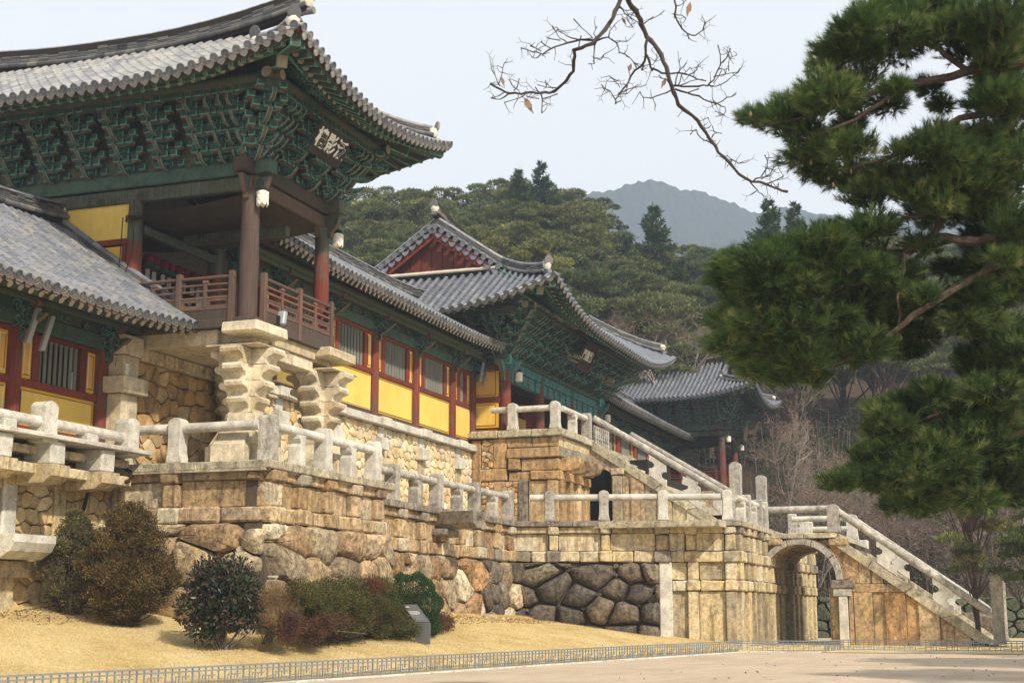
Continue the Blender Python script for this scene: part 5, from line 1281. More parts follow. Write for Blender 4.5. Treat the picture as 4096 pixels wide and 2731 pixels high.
# ---------------------------------------------------------------- gable-roofed corridors
def corridor(label, x0, x1, ye, yr, zmid, H, wall_y, z0, ztop, cols, tile, bay=None, lift=.25, over=1.9, bays=True, endcap=True, lim=300, drop=0.0):
    t_ = thing('corridor', label, 'corridor', ((x0+x1)/2, wall_y, z0))
    R = Roof(t_, x0, x1, ye, 2*yr-ye, 'x', zmid, lift, 6.5, H, 0, .9, tile, sides='S', hips=False, end='tile_end', drip='tile_drip', lim=lim)
    R.build('SN'); R.soffit('S', over, fly=False, sp=.40, rr=.095)
    P = [(x0+(x1-x0)*i/24, yr, R.z(min(i/24, 1-i/24)*(x1-x0), R.R)+.02+.35*max(0, 1-min(i/24, 1-i/24)*(x1-x0)/5)**2) for i in range(25)]
    hgt = ridge(t_, P, .30, 6, .055, mats=('tile_dark', tile))
    if endcap:
        for xe_, sx in ((x1-.12, 1), (x0+.12, -1)):
            finial(t_, (xe_+sx*.1, yr, R.z(0, R.R)+.2+hgt), (sx, 0), .7)
            Q = [(xe_, ye+r, R.z(0, r)+.06) for r in np.linspace(R.R, .55, 10)]
            h2 = ridge(t_, Q, .22, 3, .05, mats=('tile_dark', tile)); finial(t_, (xe_, ye+.48, Q[-1][2]+h2-.1), (.3*sx, -1), .6)
            m = MB(); f = Fr((xe_, 0, 0), (0, 1, 0), (sx, 0, 0)); Q = [(ye+r, R.z(0, r)-.05) for r in np.linspace(.1, R.R, 6)]+[(ye+r, R.z(0, r)-.55) for r in np.linspace(R.R, .1, 6)]
            m.prism(f, Q, .08, .14); m.obj('barge_board', MT['red'], t_)
    for c in cols:
        column(t_, c, wall_y, z0, ztop+.35, .22, 'column', 'dan', .35)
        m = MB(); f = Fr((c, wall_y, 0), (0, -1, 0), (1, 0, 0)); z = ztop+.1
        m.prism(f, [(.1, z+.45), (.1, z-.42), (.22, z-.5), (.34, z-.40), (.34, z-.22), (.55, z-.1), (.80, z+.06), (1.0, z+.22), (.85, z+.24), (.6, z+.2), (.5, z+.45)], -.09, .09, .02, mi=1, mc=2)
        for i, fc in enumerate(m.f):
            if len(fc) == 11: m.m[i] = 0
        m.obj('wing_bracket', [MT['dan'], MT['salmon'], MT['green']], t_)
        m = MB(); m.tube([(c-.07, wall_y-.62, z+.55), (c+.07, wall_y-.62, z+.55)], .15, 10); m.obj('scroll_head', MT['salmon'], t_, smooth=True)
        stone('bearing_block', t_, frS(wall_y), c-.25, c+.25, -.2, .3, z+.3, z+.75, 'dan', .03)
    for c0, c1 in zip(cols, cols[1:]):
        if bays: wall_bay(t_, frS(wall_y), c0+.2, c1-.2, z0, ztop, **(bay or {}))
        beam(t_, (c0+.2, wall_y), (c1-.2, wall_y), .26, ztop+.02, ztop+.46, 'dan_fine', 'lintel_beam')
        beam(t_, (c0+.25, wall_y), (c1-.25, wall_y), .10, ztop+.47, ztop+.82, 'green', 'frieze_board')
        for k in (1, 2, 3): stone('flower_block', t_, frS(wall_y), c0+(c1-c0)*k/4-.16, c0+(c1-c0)*k/4+.16, -.05, .12, ztop+.48, ztop+.70, 'dan', .03)
    beam(t_, (x0+.6, wall_y-.62), (x1-.3, wall_y-.62), .16, ztop+.62, ztop+.78, 'green', 'purlin_support')
    tubes(t_, 'purlin', [(x0+.5, wall_y-.62, ztop+.92), (x1-.25, wall_y-.62, ztop+.92)], .15, 'green')
    beam(t_, (cols[0], wall_y), (cols[-1], wall_y), .16, ztop+.84, ztop+1.5, 'wood_dark', 'upper_board')
    return t_, R
cm, RC = corridor('yellow-panelled corridor between the bell pavilion and the gate under a sagging slate roof', 41.75, 64.7, 23.45, 27.5, 14.10, 2.45, 25.3, 9.46, 13.10, [42.0, 44.8, 49.12, 53.45, 57.75, 62.1, 64.75], 'tile_mix')
ce, RE_ = corridor('shaded corridor running from the gate to the far pavilion behind the stair', 82.3, 108.3, 23.45, 27.5, 14.50, 2.45, 25.3, 9.9, 13.5, [82.6, 87.0, 91.4, 95.8, 100.2, 104.6], 'tile_mix')
cl_, RL = corridor('left wing with red timber wall, yellow panels and pale tiled roof below the pavilion', 20.0, 36.15, 22.75, 28.0, 9.62, 3.75, 25.35, 6.35, 9.12, [23.2, 27.1, 31.0, 34.85], 'tile_mix', bay=dict(lowh=1.12, sill=.16), lift=.30, over=2.5)

# ---------------------------------------------------------------- the gate
gx0, gx1, gy0 = 65.0, 80.9, 23.65
gt = thing('temple_gate', 'gate hall at the head of the stair with turquoise beams and red gable', 'gate', (73, 23.65, ZP))
gc = [65.1, 70.3, 75.6, 80.9]
for x in gc: column(gt, x, gy0, ZP, 13.75, .27, 'column', 'dan_fine', .55)
for x0, x1 in zip(gc, gc[1:]):
    beam(gt, (x0+.2, gy0), (x1-.2, gy0), .30, 12.75, 13.32, 'dan_teal', 'tie_beam'); beam(gt, (x0, gy0), (x1, gy0), .34, 13.36, 13.78, 'dan_teal', 'tie_beam')
    for a in (x0+.9, x1-1.2, x0+2.0, x1-2.3): 
        stone('painted_panel', gt, frS(gy0), a, a+.1, .14, .19, 12.76, 13.31, 'green', .01, 0)
beam(gt, (gc[0], gy0), (gc[-1], gy0), .5, 13.80, 14.02, 'dan_fine', 'plate_beam', ext=.6)
beam(gt, (gc[0], gy0), (gc[0], 31), .5, 13.80, 14.02, 'dan_fine', 'plate_beam', ext=.6)
beam(gt, (gc[0], gy0+.3), (gc[0], 31), .3, 13.2, 13.78, 'dan', 'tie_beam')
for (x, y) in ((gc[0], gy0), (gc[-1], gy0)):
    m = MB(); m.box(ID, x-.45, x+.45, y-.45, y+.45, 13.5, 14.0, .06, mc=1); m.obj('capital_block', [MT['dan_teal'], MT['teal']], gt)
    for f in (Fr((x, y, 13.3), (-1, 0, 0), (0, 1, 0)), Fr((x, y, 13.3), (0, -1, 0), (1, 0, 0)), Fr((x, y, 13.3), (1, 0, 0), (0, 1, 0))):
        m = MB(); m.prism(f, [(.2, .35), (.2, -.55), (.32, -.6), (.42, -.45), (.42, -.25), (.6, -.1), (.74, .1), (.86, .35)], -.1, .1, .02, mi=1, mc=2)
        for i, fc in enumerate(m.f):
            if len(fc) == 8: m.m[i] = 0
        m.obj('carved_bracket', [MT['dan_teal'], MT['salmon'], MT['teal']], gt)
dG = 4.0
RG = Roof(gt, gx0-dG, gx1+dG, gy0-dG, 35.1, 'x', 15.42, 1.45, 8.2, 5.35, dG+.05, 1.0, 'tile_blue', end='tile_blue', drip='tile_drip', sp=.46, tl=.42)
RG.build(); RG.soffit('S', dG, sp=.5); RG.soffit('W', dG, sp=.5)
z0g = 14.04
for k in range(1, 12): cluster(gt, gc[0]+(gc[-1]-gc[0])*k/12, gy0, z0g, RS, 'lotus', sy=1.28, sx=1.0, sz=1.05)
for k in range(1, 6): cluster(gt, gc[0], gy0+k*1.35, z0g, RW, 'lotus', sy=1.28, sz=1.05)
for cx, rz in ((gc[0], RS-pi/4), (gc[-1], RS+pi/4)):
    cluster(gt, cx, gy0, z0g, rz, 'lotus', sy=1.75, sz=1.05)
    for o in (-.42, 0, .42): cluster(gt, cx+o, gy0, z0g, RS, 'lotus', sx=.7, sy=1.28, sz=1.05)
for o in (0, .42): cluster(gt, gc[0], gy0+o, z0g, RW, 'lotus', sx=.7, sy=1.28, sz=1.05)
for x0, x1 in zip(gc, gc[1:]): stone('mural_panel', gt, frS(gy0), x0, x1-.01, -.1, .0, z0g, z0g+2.4, 'dan', .01, 0)
stone('mural_panel', gt, frW(gc[0]), gy0, 32, -.1, .0, z0g, z0g+2.4, 'dan', .01, 0)
o = 1.78; zp = 16.0
for q in (((gc[0]-o, gy0-o), (gc[-1]+o, gy0-o)), ((gc[0]-o, gy0-o), (gc[0]-o, 31))): beam(gt, *q, .15, zp-.35, zp-.15, 'dan_fine', 'purlin_support', ext=.3)
tubes(gt, 'purlin', [(gc[0]-o-.4, gy0-o, zp), (gc[-1]+o+.4, gy0-o, zp)], .17, 'green', ends='paleend'); tubes(gt, 'purlin', [(gc[0]-o, gy0-o-.4, zp), (gc[0]-o, 31, zp)], .17, 'green', ends='paleend')
for sx in (-1, 1):
    for r0, r1, dzz, w, nm, pe in ((1.2, dG+.4, -.66, .19, 'hip_rafter', 'paleend'), (.25, 2.4, -.32, .17, 'hip_flying_rafter', 'green')):
        A = RG.pos('S', r0, r0); B = RG.pos('S', r1, r1)
        if sx > 0: A[0] = RG.x1-r0; B[0] = RG.x1-r1
        A[2] += dzz; B[2] += dzz-.1; dd = B-A; Ln = np.linalg.norm(dd); dd /= Ln; y_ = np.cross((0, 0, 1), dd); y_ /= np.linalg.norm(y_)
        m = MB(); m.box(Fr(A, dd, y_, np.cross(dd, y_)), 0, Ln, -w, w, -.24, .22, .03, mc=1); m.m[0] = 2; m.obj(nm, [MT['green'], MT['teal'], MT[pe]], gt)
# west gable: red boards, barge tiles, ridges
gxx = gx0+.05; ym = (RG.y0+RG.y1)/2
rs = np.linspace(dG, RG.R, 8); low = [(RG.y0+r, RG.z(12, r)) for r in rs]
m = MB(); m.prism(frW(gxx), low+[(2*ym-a, c) for a, c in low[::-1][1:]], -.2, -.12); m.obj('gable_wall', MT['red_new'], gt)
for k in range(9): 
    y = ym-2.4+k*.6; zt_ = RG.z(12, RG.R-abs(y-ym))-.35
    stone('gable_board', gt, frW(gxx), y-.28, y+.27, -.12, -.06, 18.3, zt_, 'red_new', .01, 0)
for sg in (-1, 1):
    m = MB(); Q = [(ym+sg*(RG.R-r), RG.z(12, r)-.06) for r in rs]+[(ym+sg*(RG.R-r), RG.z(12, r)-.62) for r in rs[::-1]]; m.prism(frW(gxx), Q, .38, .46); m.obj('barge_board', MT['red'], gt)
    # tiles across the verge
    me_t = half_tile_mesh('cover_tile', 'tile_blue'); dm_ = disc_mesh('tile_blue', r=.15, rim='tile_blue'); dr_ = drip_mesh(.40, .26, 'tile_blue')
    for k in range(10):
        r = dG+.15+k*.38; 
        if r > RG.R-.1: break
        P_ = np.array([gxx-.62, ym+sg*(RG.R-r), RG.z(12, r)+.08]); 
        place('verge_tile', me_t, flip_basis(P_+np.array([.55, 0, 0]), (1, 0, .05), (0, 0, 1))@Matrix.Diagonal((1.5, 1.4, 1.4, 1)), gt)
        place('verge_end_disc', dm_, flip_basis(P_, (1, 0, 0), (0, 0, 1)), gt)
        place('verge_drip_tile', dr_, flip_basis(P_+np.array([.02, sg*-.19, -.10]), (1, 0, 0), (0, 0, 1)), gt)
    P = [(gxx+.05, ym+sg*(RG.R-r), RG.z(12, r)+.16+.0*r) for r in np.linspace(RG.R, dG-.9, 14)]
    P = [(a, b, c+(.22*((i-8)/5)**2 if i > 8 else 0)) for i, (a, b, c) in enumerate(P)]
    hh = ridge(gt, P, .30, 5, .06, mats=('tile_dark', 'tile_pale')); 
P = [(gxx-.3+(gx1-gx0+.6)*i/14, ym, RG.zmid+RG.H+.05+.7*abs(i/7-1)**2.5) for i in range(15)]
hh = ridge(gt, P, .36, 8, .06, mats=('tile_dark', 'tile_mix')); finial(gt, (gxx-.4, ym, P[0][2]+hh-.3), (-1, 0), .95)
for xs, sg in ((RG.x0, 1), (RG.x1, -1)):
    P = []
    for i in range(14):
        r = dG+.3+(.7-dG-.3)*i/13; q = RG.pos('S', r, r, .06+.15*(i/13)**3); P.append((xs+sg*r, q[1], q[2]))
    hh = ridge(gt, P, .28, 5, .06, mats=('tile_dark', 'tile_mix')); finial(gt, (P[-1][0]-sg*.1, P[-1][1]-.1, P[-1][2]+hh-.1), (-sg, -1), 1.0)
P = [(gxx-.35, RG.y0+dG+.2+7.3*i/8, RG.z(12, dG)+.10) for i in range(9)]; ridge(gt, P, .22, 1, .06, mats=('plaster', 'tile_mix'), foot=True, cap=False)
# gate walls: yellow panels on the return, dark inside
fr_ = frW(65.0)
wz = ZP
for z0_, z1_, mt in ((ZP+.3, ZP+1.55, 'yellow'), (ZP+1.8, ZP+3.2, 'yellow_shaded')):
    stone('panel_border', gt, fr_, 23.95, 25.3, -.05, .03, z0_, z1_, 'yellow_edge', .01, 0); stone('panel', gt, fr_, 24.12, 25.15, -.04, .045, z0_+.12, z1_-.12, mt, .005, 0)
    for q in ((24.11, 25.16, z0_+.11, z0_+.13), (24.11, 25.16, z1_-.13, z1_-.11), (24.11, 24.13, z0_+.12, z1_-.12), (25.14, 25.16, z0_+.12, z1_-.12)):
        m = MB(); m.box(fr_, q[0], q[1], -.02, .05, q[2], q[3]); m.obj('painted_line', MT['black_line'], gt)
for z in (ZP, ZP+1.56, ZP+3.2): stone('rail', gt, fr_, 23.8, 25.4, -.1, .08, z, z+.25, 'red', .01)
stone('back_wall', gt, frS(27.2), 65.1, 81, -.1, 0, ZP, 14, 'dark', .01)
for x in (67.6, 73.0, 78.2): stone('door_leaf', gt, frS(27.1), x-1.2, x+1.2, 0, .08, ZP, 13.4, 'red', .02)
stone('yellow_back_panel', gt, frS(26.9), 75.9, 77.4, 0, .06, ZP+.3, 12.4, 'yellow', .02)
sign_board('small framed signboard with three white characters above the gate beams', (71.95, 21.5, 14.95), (1, 0, 0), (0, -.45, 1), 1.95, 1.25, '門霞紫', 'maroon', .56, .30)

# far east pavilion
pe, RPE, z0e = pavilion('far bell pavilion at the right with slate roof beside the bare trees', 106.8, 111.9, 21.3, [25.6, 29.7, 33.8], 10.5, .62, 37.5, 'tile_blue', 'tile_blue', 'tile_blue', 200, colmats=('column', 'column', 'column'))
wooden_railing(pe, frW(106.8), 21.5, 25.4, .40, 10.5, [21.7, 23.5, 25.3], 'red'); wooden_railing(pe, frS(21.3), 107, 111.9, .42, 10.5, [107.1, 109.5, 111.8], 'red')
m = MB(); m.box(ID, 106, 112.6, 20.6, 34, 5.2, 10.45); m.obj('stone_base', MT['ashlar'], pe)
cg = thing('cloud_gong', 'dark cloud-shaped bronze gong hanging inside the far pavilion', 'gong', (106.3, 23.6, 12.5))
P = [(.0, -1.0), (.7, -.9), (1.2, -.6), (1.45, -.1), (1.3, .3), (.9, .45), (.8, .75), (.4, .9), (.15, 1.05)]; P = P+[(-a, c) for a, c in P[::-1] if a > 0]
m = MB(); m.prism(frW(106.2), [(24.2+a*.9, 13.0+c*.9) for a, c in P], -.06, .06, .03); m.obj('plate', MT['dark'], cg)
m = MB(); m.tube([(106.18, 24.2, 12.9), (106.08, 24.2, 12.9)], .22, 12); m.obj('boss', MT['black_line'], cg)

# lamps, lanterns, wires, floodlights
for i, (x, y, z, l) in enumerate(((36.1, 20.85, 13.5, 'white lotus lamp on the corner column of the bell pavilion'), (41.2, 20.9, 13.47, 'white lotus lamp on the right column of the bell pavilion'), (35.15, 24.8, 8.35, 'white lotus lamp beside the square stone pillar at left'), (65.4, 23.05, 12.72, 'white lotus lamp on the first red gate column'), (81.3, 23.05, 12.65, 'white lotus lamp on the last gate column'), (107.0, 20.8, 14.2, 'white lotus lamp on the near column of the far pavilion'), (112.3, 20.8, 14.1, 'white lotus lamp on the outer column of the far pavilion'))): lotus_lamp(x, y, z, l)
MT['pink'] = mat_plain('deep_pink_paper', (.16, .010, .028), .8, .45, 9); MT['paper'] = mat_plain('paper_tag', (.45, .43, .40), .8, .1)
MT['leafgreen'] = mat_plain('green_paper', (.015, .09, .04), .8, .2)
lm = []
def lantern_proto():
    t_ = thing('lotus_lantern', 'pink paper lotus lantern with hanging white tag inside the pavilion', 'lantern', (0, 0, 0), group='pink lotus lanterns hung in rows inside the pavilion')
    m = MB(); m.lathe(ID, [(.05, -.16), (.15, -.12), (.19, 0), (.17, .12), (.10, .18), (.03, .2)], 10); link('petal_globe', m.mesh('petal_globe', MT['pink'], True), None, t_, local=True)
    m = MB(); m.lathe(ID, [(.04, -.24), (.16, -.22), (.20, -.14), (.15, -.12), (.04, -.14)], 8); link('leaf_collar', m.mesh('leaf_collar', MT['leafgreen']), None, t_, local=True)
    m = MB(); m.box(ID, -.07, .07, -.004, .004, -.62, -.3); m.box(ID, -.004, .004, -.004, .004, -.3, -.2); link('paper_tag', m.mesh('paper_tag', MT['paper']), None, t_, local=True)
    return t_
lp = lantern_proto(); first = True
for r in range(3):
    for c in range(8):
        o = lp if first else copy_tree(lp); first = False
        o['label'] = ('front', 'middle', 'back')[r]+'-row pink lotus lantern with white tag, '+ORD[c]+' from the left'
        o.location = (38.2+c*.44, 26.2+r*.7+.05*(c % 2), 12.75-.05*r); o.rotation_euler = (0, 0, -pi/3+random.uniform(-.5, .5))
wr = thing('power_cable', 'black cables tied round the pavilion column head', 'cable', (36.0, 25.3, 13.5))
for k in range(3):
    m = MB(); n = 14; m.tube([(XW+.30*cos(a), 25.35+.30*sin(a), 13.45+.05*k+.02*sin(3*a)) for a in np.linspace(0, 2*pi, n)], .018, 6); m.obj('loop', MT['black_line'], wr)
m = MB(); m.tube([(35.88, 25.30, 13.5), (35.85, 25.15, 12.9), (35.84, 25.20, 12.2), (35.86, 25.45, 11.6), (35.88, 25.5, 10.6)], .018, 6); m.obj('loose_end', MT['black_line'], wr)
m = MB(); m.tube([(35.88, 25.6, 13.5), (35.86, 25.62, 12.0), (35.86, 25.6, 10.4)], .018, 6); m.obj('loose_end', MT['black_line'], wr)
MT['grey_metal'] = mat_plain('grey_metal_housing', (.36, .38, .40), .5, .1, 5, .001, .5, .3)
def floodlight(x, y, z, label, tl=.0):
    t_ = thing('floodlight', label, 'floodlight', (x, y, z), group='slim grey floodlights fixed to columns')
    m = MB(); m.box(Fr((x, y, z), (1, 0, 0), (0, 1, 0), (.25, -.1, 1)), -.09, .09, -.06, .06, 0, 1.0, .02); m.obj('housing', MT['grey_metal'], t_)
    m = MB(); m.box(Fr((x, y, z), (1, 0, 0), (0, 1, 0), (.25, -.1, 1)), -.02, .02, .07, .24, .45, .52, .005); m.obj('bracket', MT['dark'], t_)
floodlight(30.75, 24.75, 8.6, 'first slim grey floodlight on the left wing column'); floodlight(31.35, 24.75, 8.5, 'second slim grey floodlight, right of the left wing column')
floodlight(64.3, 24.7, 12.6, 'slim grey floodlight at the corridor end beside the gate'); floodlight(64.85, 24.7, 12.5, 'slim grey floodlight nearest the gate wall')
fl = thing('floodlight', 'small white floodlight on the pavilion floor beam', 'floodlight', (36.9, 20.5, 9.95))
m = MB(); m.box(Fr((36.75, 20.45, 9.95), (1, 0, 0), (0, 1, 0), (.2, 0, 1)), -.10, .10, -.12, .12, 0, .42, .03); m.obj('housing', MT['grey_metal'], fl)
m = MB(); m.box(ID, 36.62, 36.68, 20.45, 20.55, 9.86, 10.2); m.obj('bracket', MT['dark'], fl)
# black drain pipe at the left wall
dp = thing('drain_pipe', 'black corrugated drain pipe curling down the left wall behind the shrub', 'pipe', (33.9, 24.0, 4))
m = MB(); m.tube([onX(1160/1.0*.6378*1.0+0, 1875, 34.6)] if False else [(34.75, 24.9, 5.75), (34.9, 24.5, 5.7), (34.9, 24.15, 5.5), (34.75, 24.1, 5.25), (34.4, 24.7, 5.05), (34.0, 24.95, 4.9), (33.95, 25.0, 4.5), (33.8, 25.05, 4.0), (33.6, 25.08, 3.0), (33.55, 25.08, 1.0)], .055, 8); m.obj('hose', MT['black_line'], dp, smooth=True)
# carved dragon heads poking from the gate brackets
for i, (x, z, l) in enumerate(((68.9, 14.3, 'carved dragon head left of the gate signboard'), (75.2, 14.0, 'carved dragon head right of the gate signboard'))):
    t_ = thing('dragon_head', l, 'carving', (x, 21.9, z), group='carved dragon heads on the gate front')
    f = Fr((x, 22.4, z), (0, -.72, 0), (.72, 0, 0), (0, 0, .72))
    m = MB(); m.prism(f, [(0, -.35), (.5, -.55), (.9, -.45), (1.0, -.15), (1.3, .10), (1.15, .35), (.8, .15), (.4, .0), (0, .1)], -.16, .16, .05); m.obj('neck', MT['dan'], t_)
    m = MB(); m.prism(f, [(1.05, .05), (1.45, .10), (1.95, -.05), (2.1, .05), (2.05, .22), (1.8, .26), (1.6, .42), (1.35, .48), (1.1, .42)], -.17, .17, .05); m.obj('upper_jaw', MT['dragon'], t_)
    m = MB(); m.prism(f, [(1.1, -.02), (1.4, -.14), (1.75, -.32), (1.9, -.26), (1.5, .0), (1.2, .06)], -.12, .12, .03); m.obj('lower_jaw', MT['dragon'], t_)
    for s_ in (-1, 1):
        m = MB(); m.tube([f.p(1.15, s_*.12, .4), f.p(1.0, s_*.16, .7), f.p(1.02, s_*.2, .95)], [.04, .035, .012], 6); m.obj('horn', MT['dragon'], t_)
        m = MB(); m.lathe(Fr(f.p(1.5, s_*.16, .30), (0, 0, 1), (0, 1, 0), (s_, 0, 0)), [(.07, 0), (.06, .04), (.02, .07)], 8); m.obj('eye', MT['black_line'], t_)

# ================================================================ FENCE, SIGN
def onZ(x, y, z): r = sight(x, y); return np.array([0, 0, EYE])+r*(z-EYE)/r[2]
MT['fence'] = mat_plain('blue_grey_painted_steel', (.20, .225, .25), .55, .15, 4, .001, .4)
FH = .44
def fence_run(label, p0, p1, g0, g1, nlim=999):
    p0 = np.array([p0[0], p0[1], 0.]); p1 = np.array([p1[0], p1[1], 0.]); d = p1-p0; L = np.linalg.norm(d); d /= L
    t_ = thing('metal_fence', label, 'fence', tuple(p0), group='low fretwork metal fences round the lawn')
    w_ = (0, 0, 1); f = Fr(p0, (d[0], d[1], (g1-g0)/L), (d[1], -d[0], 0)); f.o = (p0[0], p0[1], g0)
    for z0, z1, bw in ((FH-.035, FH, .024), (FH-.115, FH-.085, .016), (.04, .068, .016)):
        m = MB(); m.box(f, 0, L, -bw, bw, z0, z1); m.obj('rail', MT['fence'], t_)
    n = int(L/.2); st = L/n; fret = MB(); k = 0
    for i in range(n+1):
        a = i*st; ph = i % 4; top = FH-.03
        z0 = 0.0 if ph in (0, 2) else (.07 if ph == 1 else .20)
        m = MB(); m.box(f, a-.014, a+.014, -.012, .012, z0 if ph != 3 else .17, top)
        m.obj('bar', MT['fence'], t_)
        if ph == 0 and i % 8 == 0: m = MB(); m.box(f, a-.016, a+.016, -.016, .016, 0, FH); m.obj('post', MT['fence'], t_)
        if i < n:
            if ph == 0: fret.box(f, a, a+st*1.5, -.01, .01, .145, .17)
            if ph == 1: fret.box(f, a+st*.5, a+st*2.5, -.01, .01, .23, .256); fret.box(f, a+st*.5-.007, a+st*.5+.007, -.007, .007, .06, .25)
            if ph == 2: fret.box(f, a+st*.5, a+st*2, -.01, .01, .11, .136); fret.box(f, a+st*.5-.007, a+st*.5+.007, -.007, .007, .12, .25)
    fret.obj('fretwork', MT['fence'], t_)
fence_run('long low grey fretwork fence along the dry lawn', (14, fence_y(14)), (57.1, fence_y(57.1)), .01, .0)
fence_run('low grey fretwork fence panel in front of the arch', (57.1, 10.8), (57.9, 7.7), 0, 0)
fence_run('short foreshortened fence return beside the arch', (57.95, 7.66), (60.25, 7.3), 0, 0)
fence_run('low grey fretwork fence in front of the lower stair', (60.3, 7.25), (59.6, -5.5), 0, 0)
fence_run('small distant fence piece seen beside the arch jamb', (76.9, 8.6), (77.2, 7.4), .15, .15)

sx_, sy_ = 39.97, 17.15; sz_ = lawn_z(sx_, sy_)
sg = thing('information_sign', 'bent dark grey metal information sign standing behind the fence', 'sign', (sx_, sy_, sz_))
MT['signgrey'] = mat_plain('dark_grey_sign_metal', (.115, .12, .125), .45, .12, 3, .001, .5)
rt3 = (sin(AZ-.25), -cos(AZ-.25), 0); bk = (cos(AZ-.25), sin(AZ-.25), 0)
f = Fr((sx_, sy_, sz_), rt3, (-bk[0], -bk[1], 0))
m = MB(); m.box(f, -.24, .24, -.03, .03, 0, .62, .008); m.obj('post', MT['signgrey'], sg)
fp = Fr((sx_, sy_, sz_+.62), rt3, (-bk[0]*.6, -bk[1]*.6, .8), (-rt3[0]*.62+bk[0]*.35, -rt3[1]*.62+bk[1]*.35, .62))
m = MB(); m.box(fp, -.24, .24, -.03, .03, 0, .85, .008); m.obj('panel', MT['signgrey'], sg)
m = MB(); 
for k in range(4): m.box(fp, -.19, .13-.05*(k == 3), .031, .034, .50-k*.045, .515-k*.045)
m.box(fp, -.20, -.06, .031, .034, .70, .74)
m.obj('text_lines', MT['white_line'], sg)
m = MB()
for k in range(9): m.box(fp, -.19, .17-.08*(k % 4 == 3), .031, .033, .32-k*.026, .326-k*.026)
m.obj('small_text_lines', MT['grey_metal'], sg)

# ================================================================ LEAVES AND SHRUBS
def unit(v): return v/(np.linalg.norm(v, axis=-1, keepdims=True)+1e-9)
def leaf_quads(name, mat, P, D, L, Wd, rnd=None, droop=0.0):
    N = len(P); side = unit(np.cross(D, rng.normal(size=(N, 3)))); L = np.broadcast_to(L, (N,))[:, None]; Wd = np.broadcast_to(Wd, (N,))[:, None]
    mid = P+D*L*.45; nrm = np.cross(D, side)
    V = np.stack([P, mid+side*Wd/2+nrm*Wd*.12, P+D*L, mid-side*Wd/2+nrm*Wd*.12], 1).reshape(-1, 3)
    return raw_mesh(name, V, np.arange(4*N).reshape(N, 4), mat, 4, rng.random(N) if rnd is None else rnd)
def ball(n, thick=.35):
    d = unit(rng.normal(size=(n, 3))); return d, d*(1-thick*rng.random((n, 1))**1.5)
def stems(name, mat, par, base, tips, r0=.02, r1=.004, n=5, local=False):
    m = MB()
    for t_ in tips:
        b = np.array(base)+rng.normal(size=3)*np.array([.06, .06, 0]); t_ = np.array(t_); mid = b*.5+t_*.5+rng.normal(size=3)*.08*np.linalg.norm(t_-b); mid[2] += .1*np.linalg.norm((t_-b)[:2])
        m.tube([b, b*.6+mid*.4, mid, t_], [r0, r0*.7, (r0+r1)/2, r1], n)
    return m.obj(name, MT[mat], par, smooth=True)
MT['shrub_brown'] = mat_leaf('bronzed_conifer_sprays', [(0, (.045, .045, .018)), (.4, (.095, .075, .028)), (.75, (.16, .105, .04)), (1, (.23, .15, .07))], sc=2.5)
MT['shrub_olive'] = mat_leaf('olive_conifer_sprays', [(0, (.07, .075, .03)), (.5, (.15, .135, .06)), (1, (.28, .21, .10))], sc=2.5)
MT['camellia'] = mat_leaf('glossy_dark_leaves', [(0, (.014, .030, .014)), (.5, (.028, .045, .022)), (.8, (.07, .045, .04)), (1, (.12, .075, .065))], .1, .4, .38, 3)
MT['azalea'] = mat_leaf('small_azalea_leaves', [(0, (.06, .085, .018)), (.4, (.11, .135, .03)), (.75, (.17, .13, .04)), (1, (.24, .10, .04))], sc=1.8)
MT['barberry'] = mat_leaf('purple_brown_twig_leaves', [(0, (.075, .03, .022)), (.5, (.12, .055, .035)), (1, (.16, .09, .05))], sc=3)
MT['box'] = mat_leaf('clipped_box_leaves', [(0, (.020, .058, .020)), (.6, (.03, .08, .025)), (1, (.05, .10, .035))], sc=4, clump=.25)
MT['dry'] = mat_leaf('dry_shrub_twigs', [(0, (.14, .11, .07)), (.5, (.22, .17, .10)), (1, (.22, .12, .06))], sc=3)

def shrub(name, label, cat, blobs, mat, n, L, Wd, base, up=.35, spread=.6, leaf='blade', thick=.55, nst=10, stem='bark_grey', sr=.02):
    """blobs: (x, y, z, rx, ry, rz)"""
    t_ = thing(name, label, cat, tuple(base)); Ps, Ds = [], []
    vol = np.array([b[3]*b[4]*b[5] for b in blobs])**.7; vol = vol/vol.sum()
    for b, v in zip(blobs, vol):
        k = max(20, int(n*v)); d, q = ball(k, thick)
        lump = 1+.13*np.sin(d[:, :1]*7+b[0])*np.sin(d[:, 1:2]*8+b[1])+.10*np.sin(d[:, 2:]*9)
        Ps.append(np.array(b[:3])+q*lump*np.array(b[3:])); Ds.append(unit(d+np.array([0, 0, up])+rng.normal(size=(k, 3))*spread))
    P = np.concatenate(Ps); D = np.concatenate(Ds)
    fn = leaf_quads if leaf == 'quad' else blade_mesh
    me = fn('foliage', MT[mat], P, D, L*(.6+.8*rng.random(len(P))), Wd)
    link('foliage', me, None, t_)
    tips = [np.array(b[:3])+rng.normal(size=3)*np.array(b[3:])*.5 for b in blobs for _ in range(max(1, nst//len(blobs)))]
    stems('stem', stem, t_, base, tips, sr)
    return t_
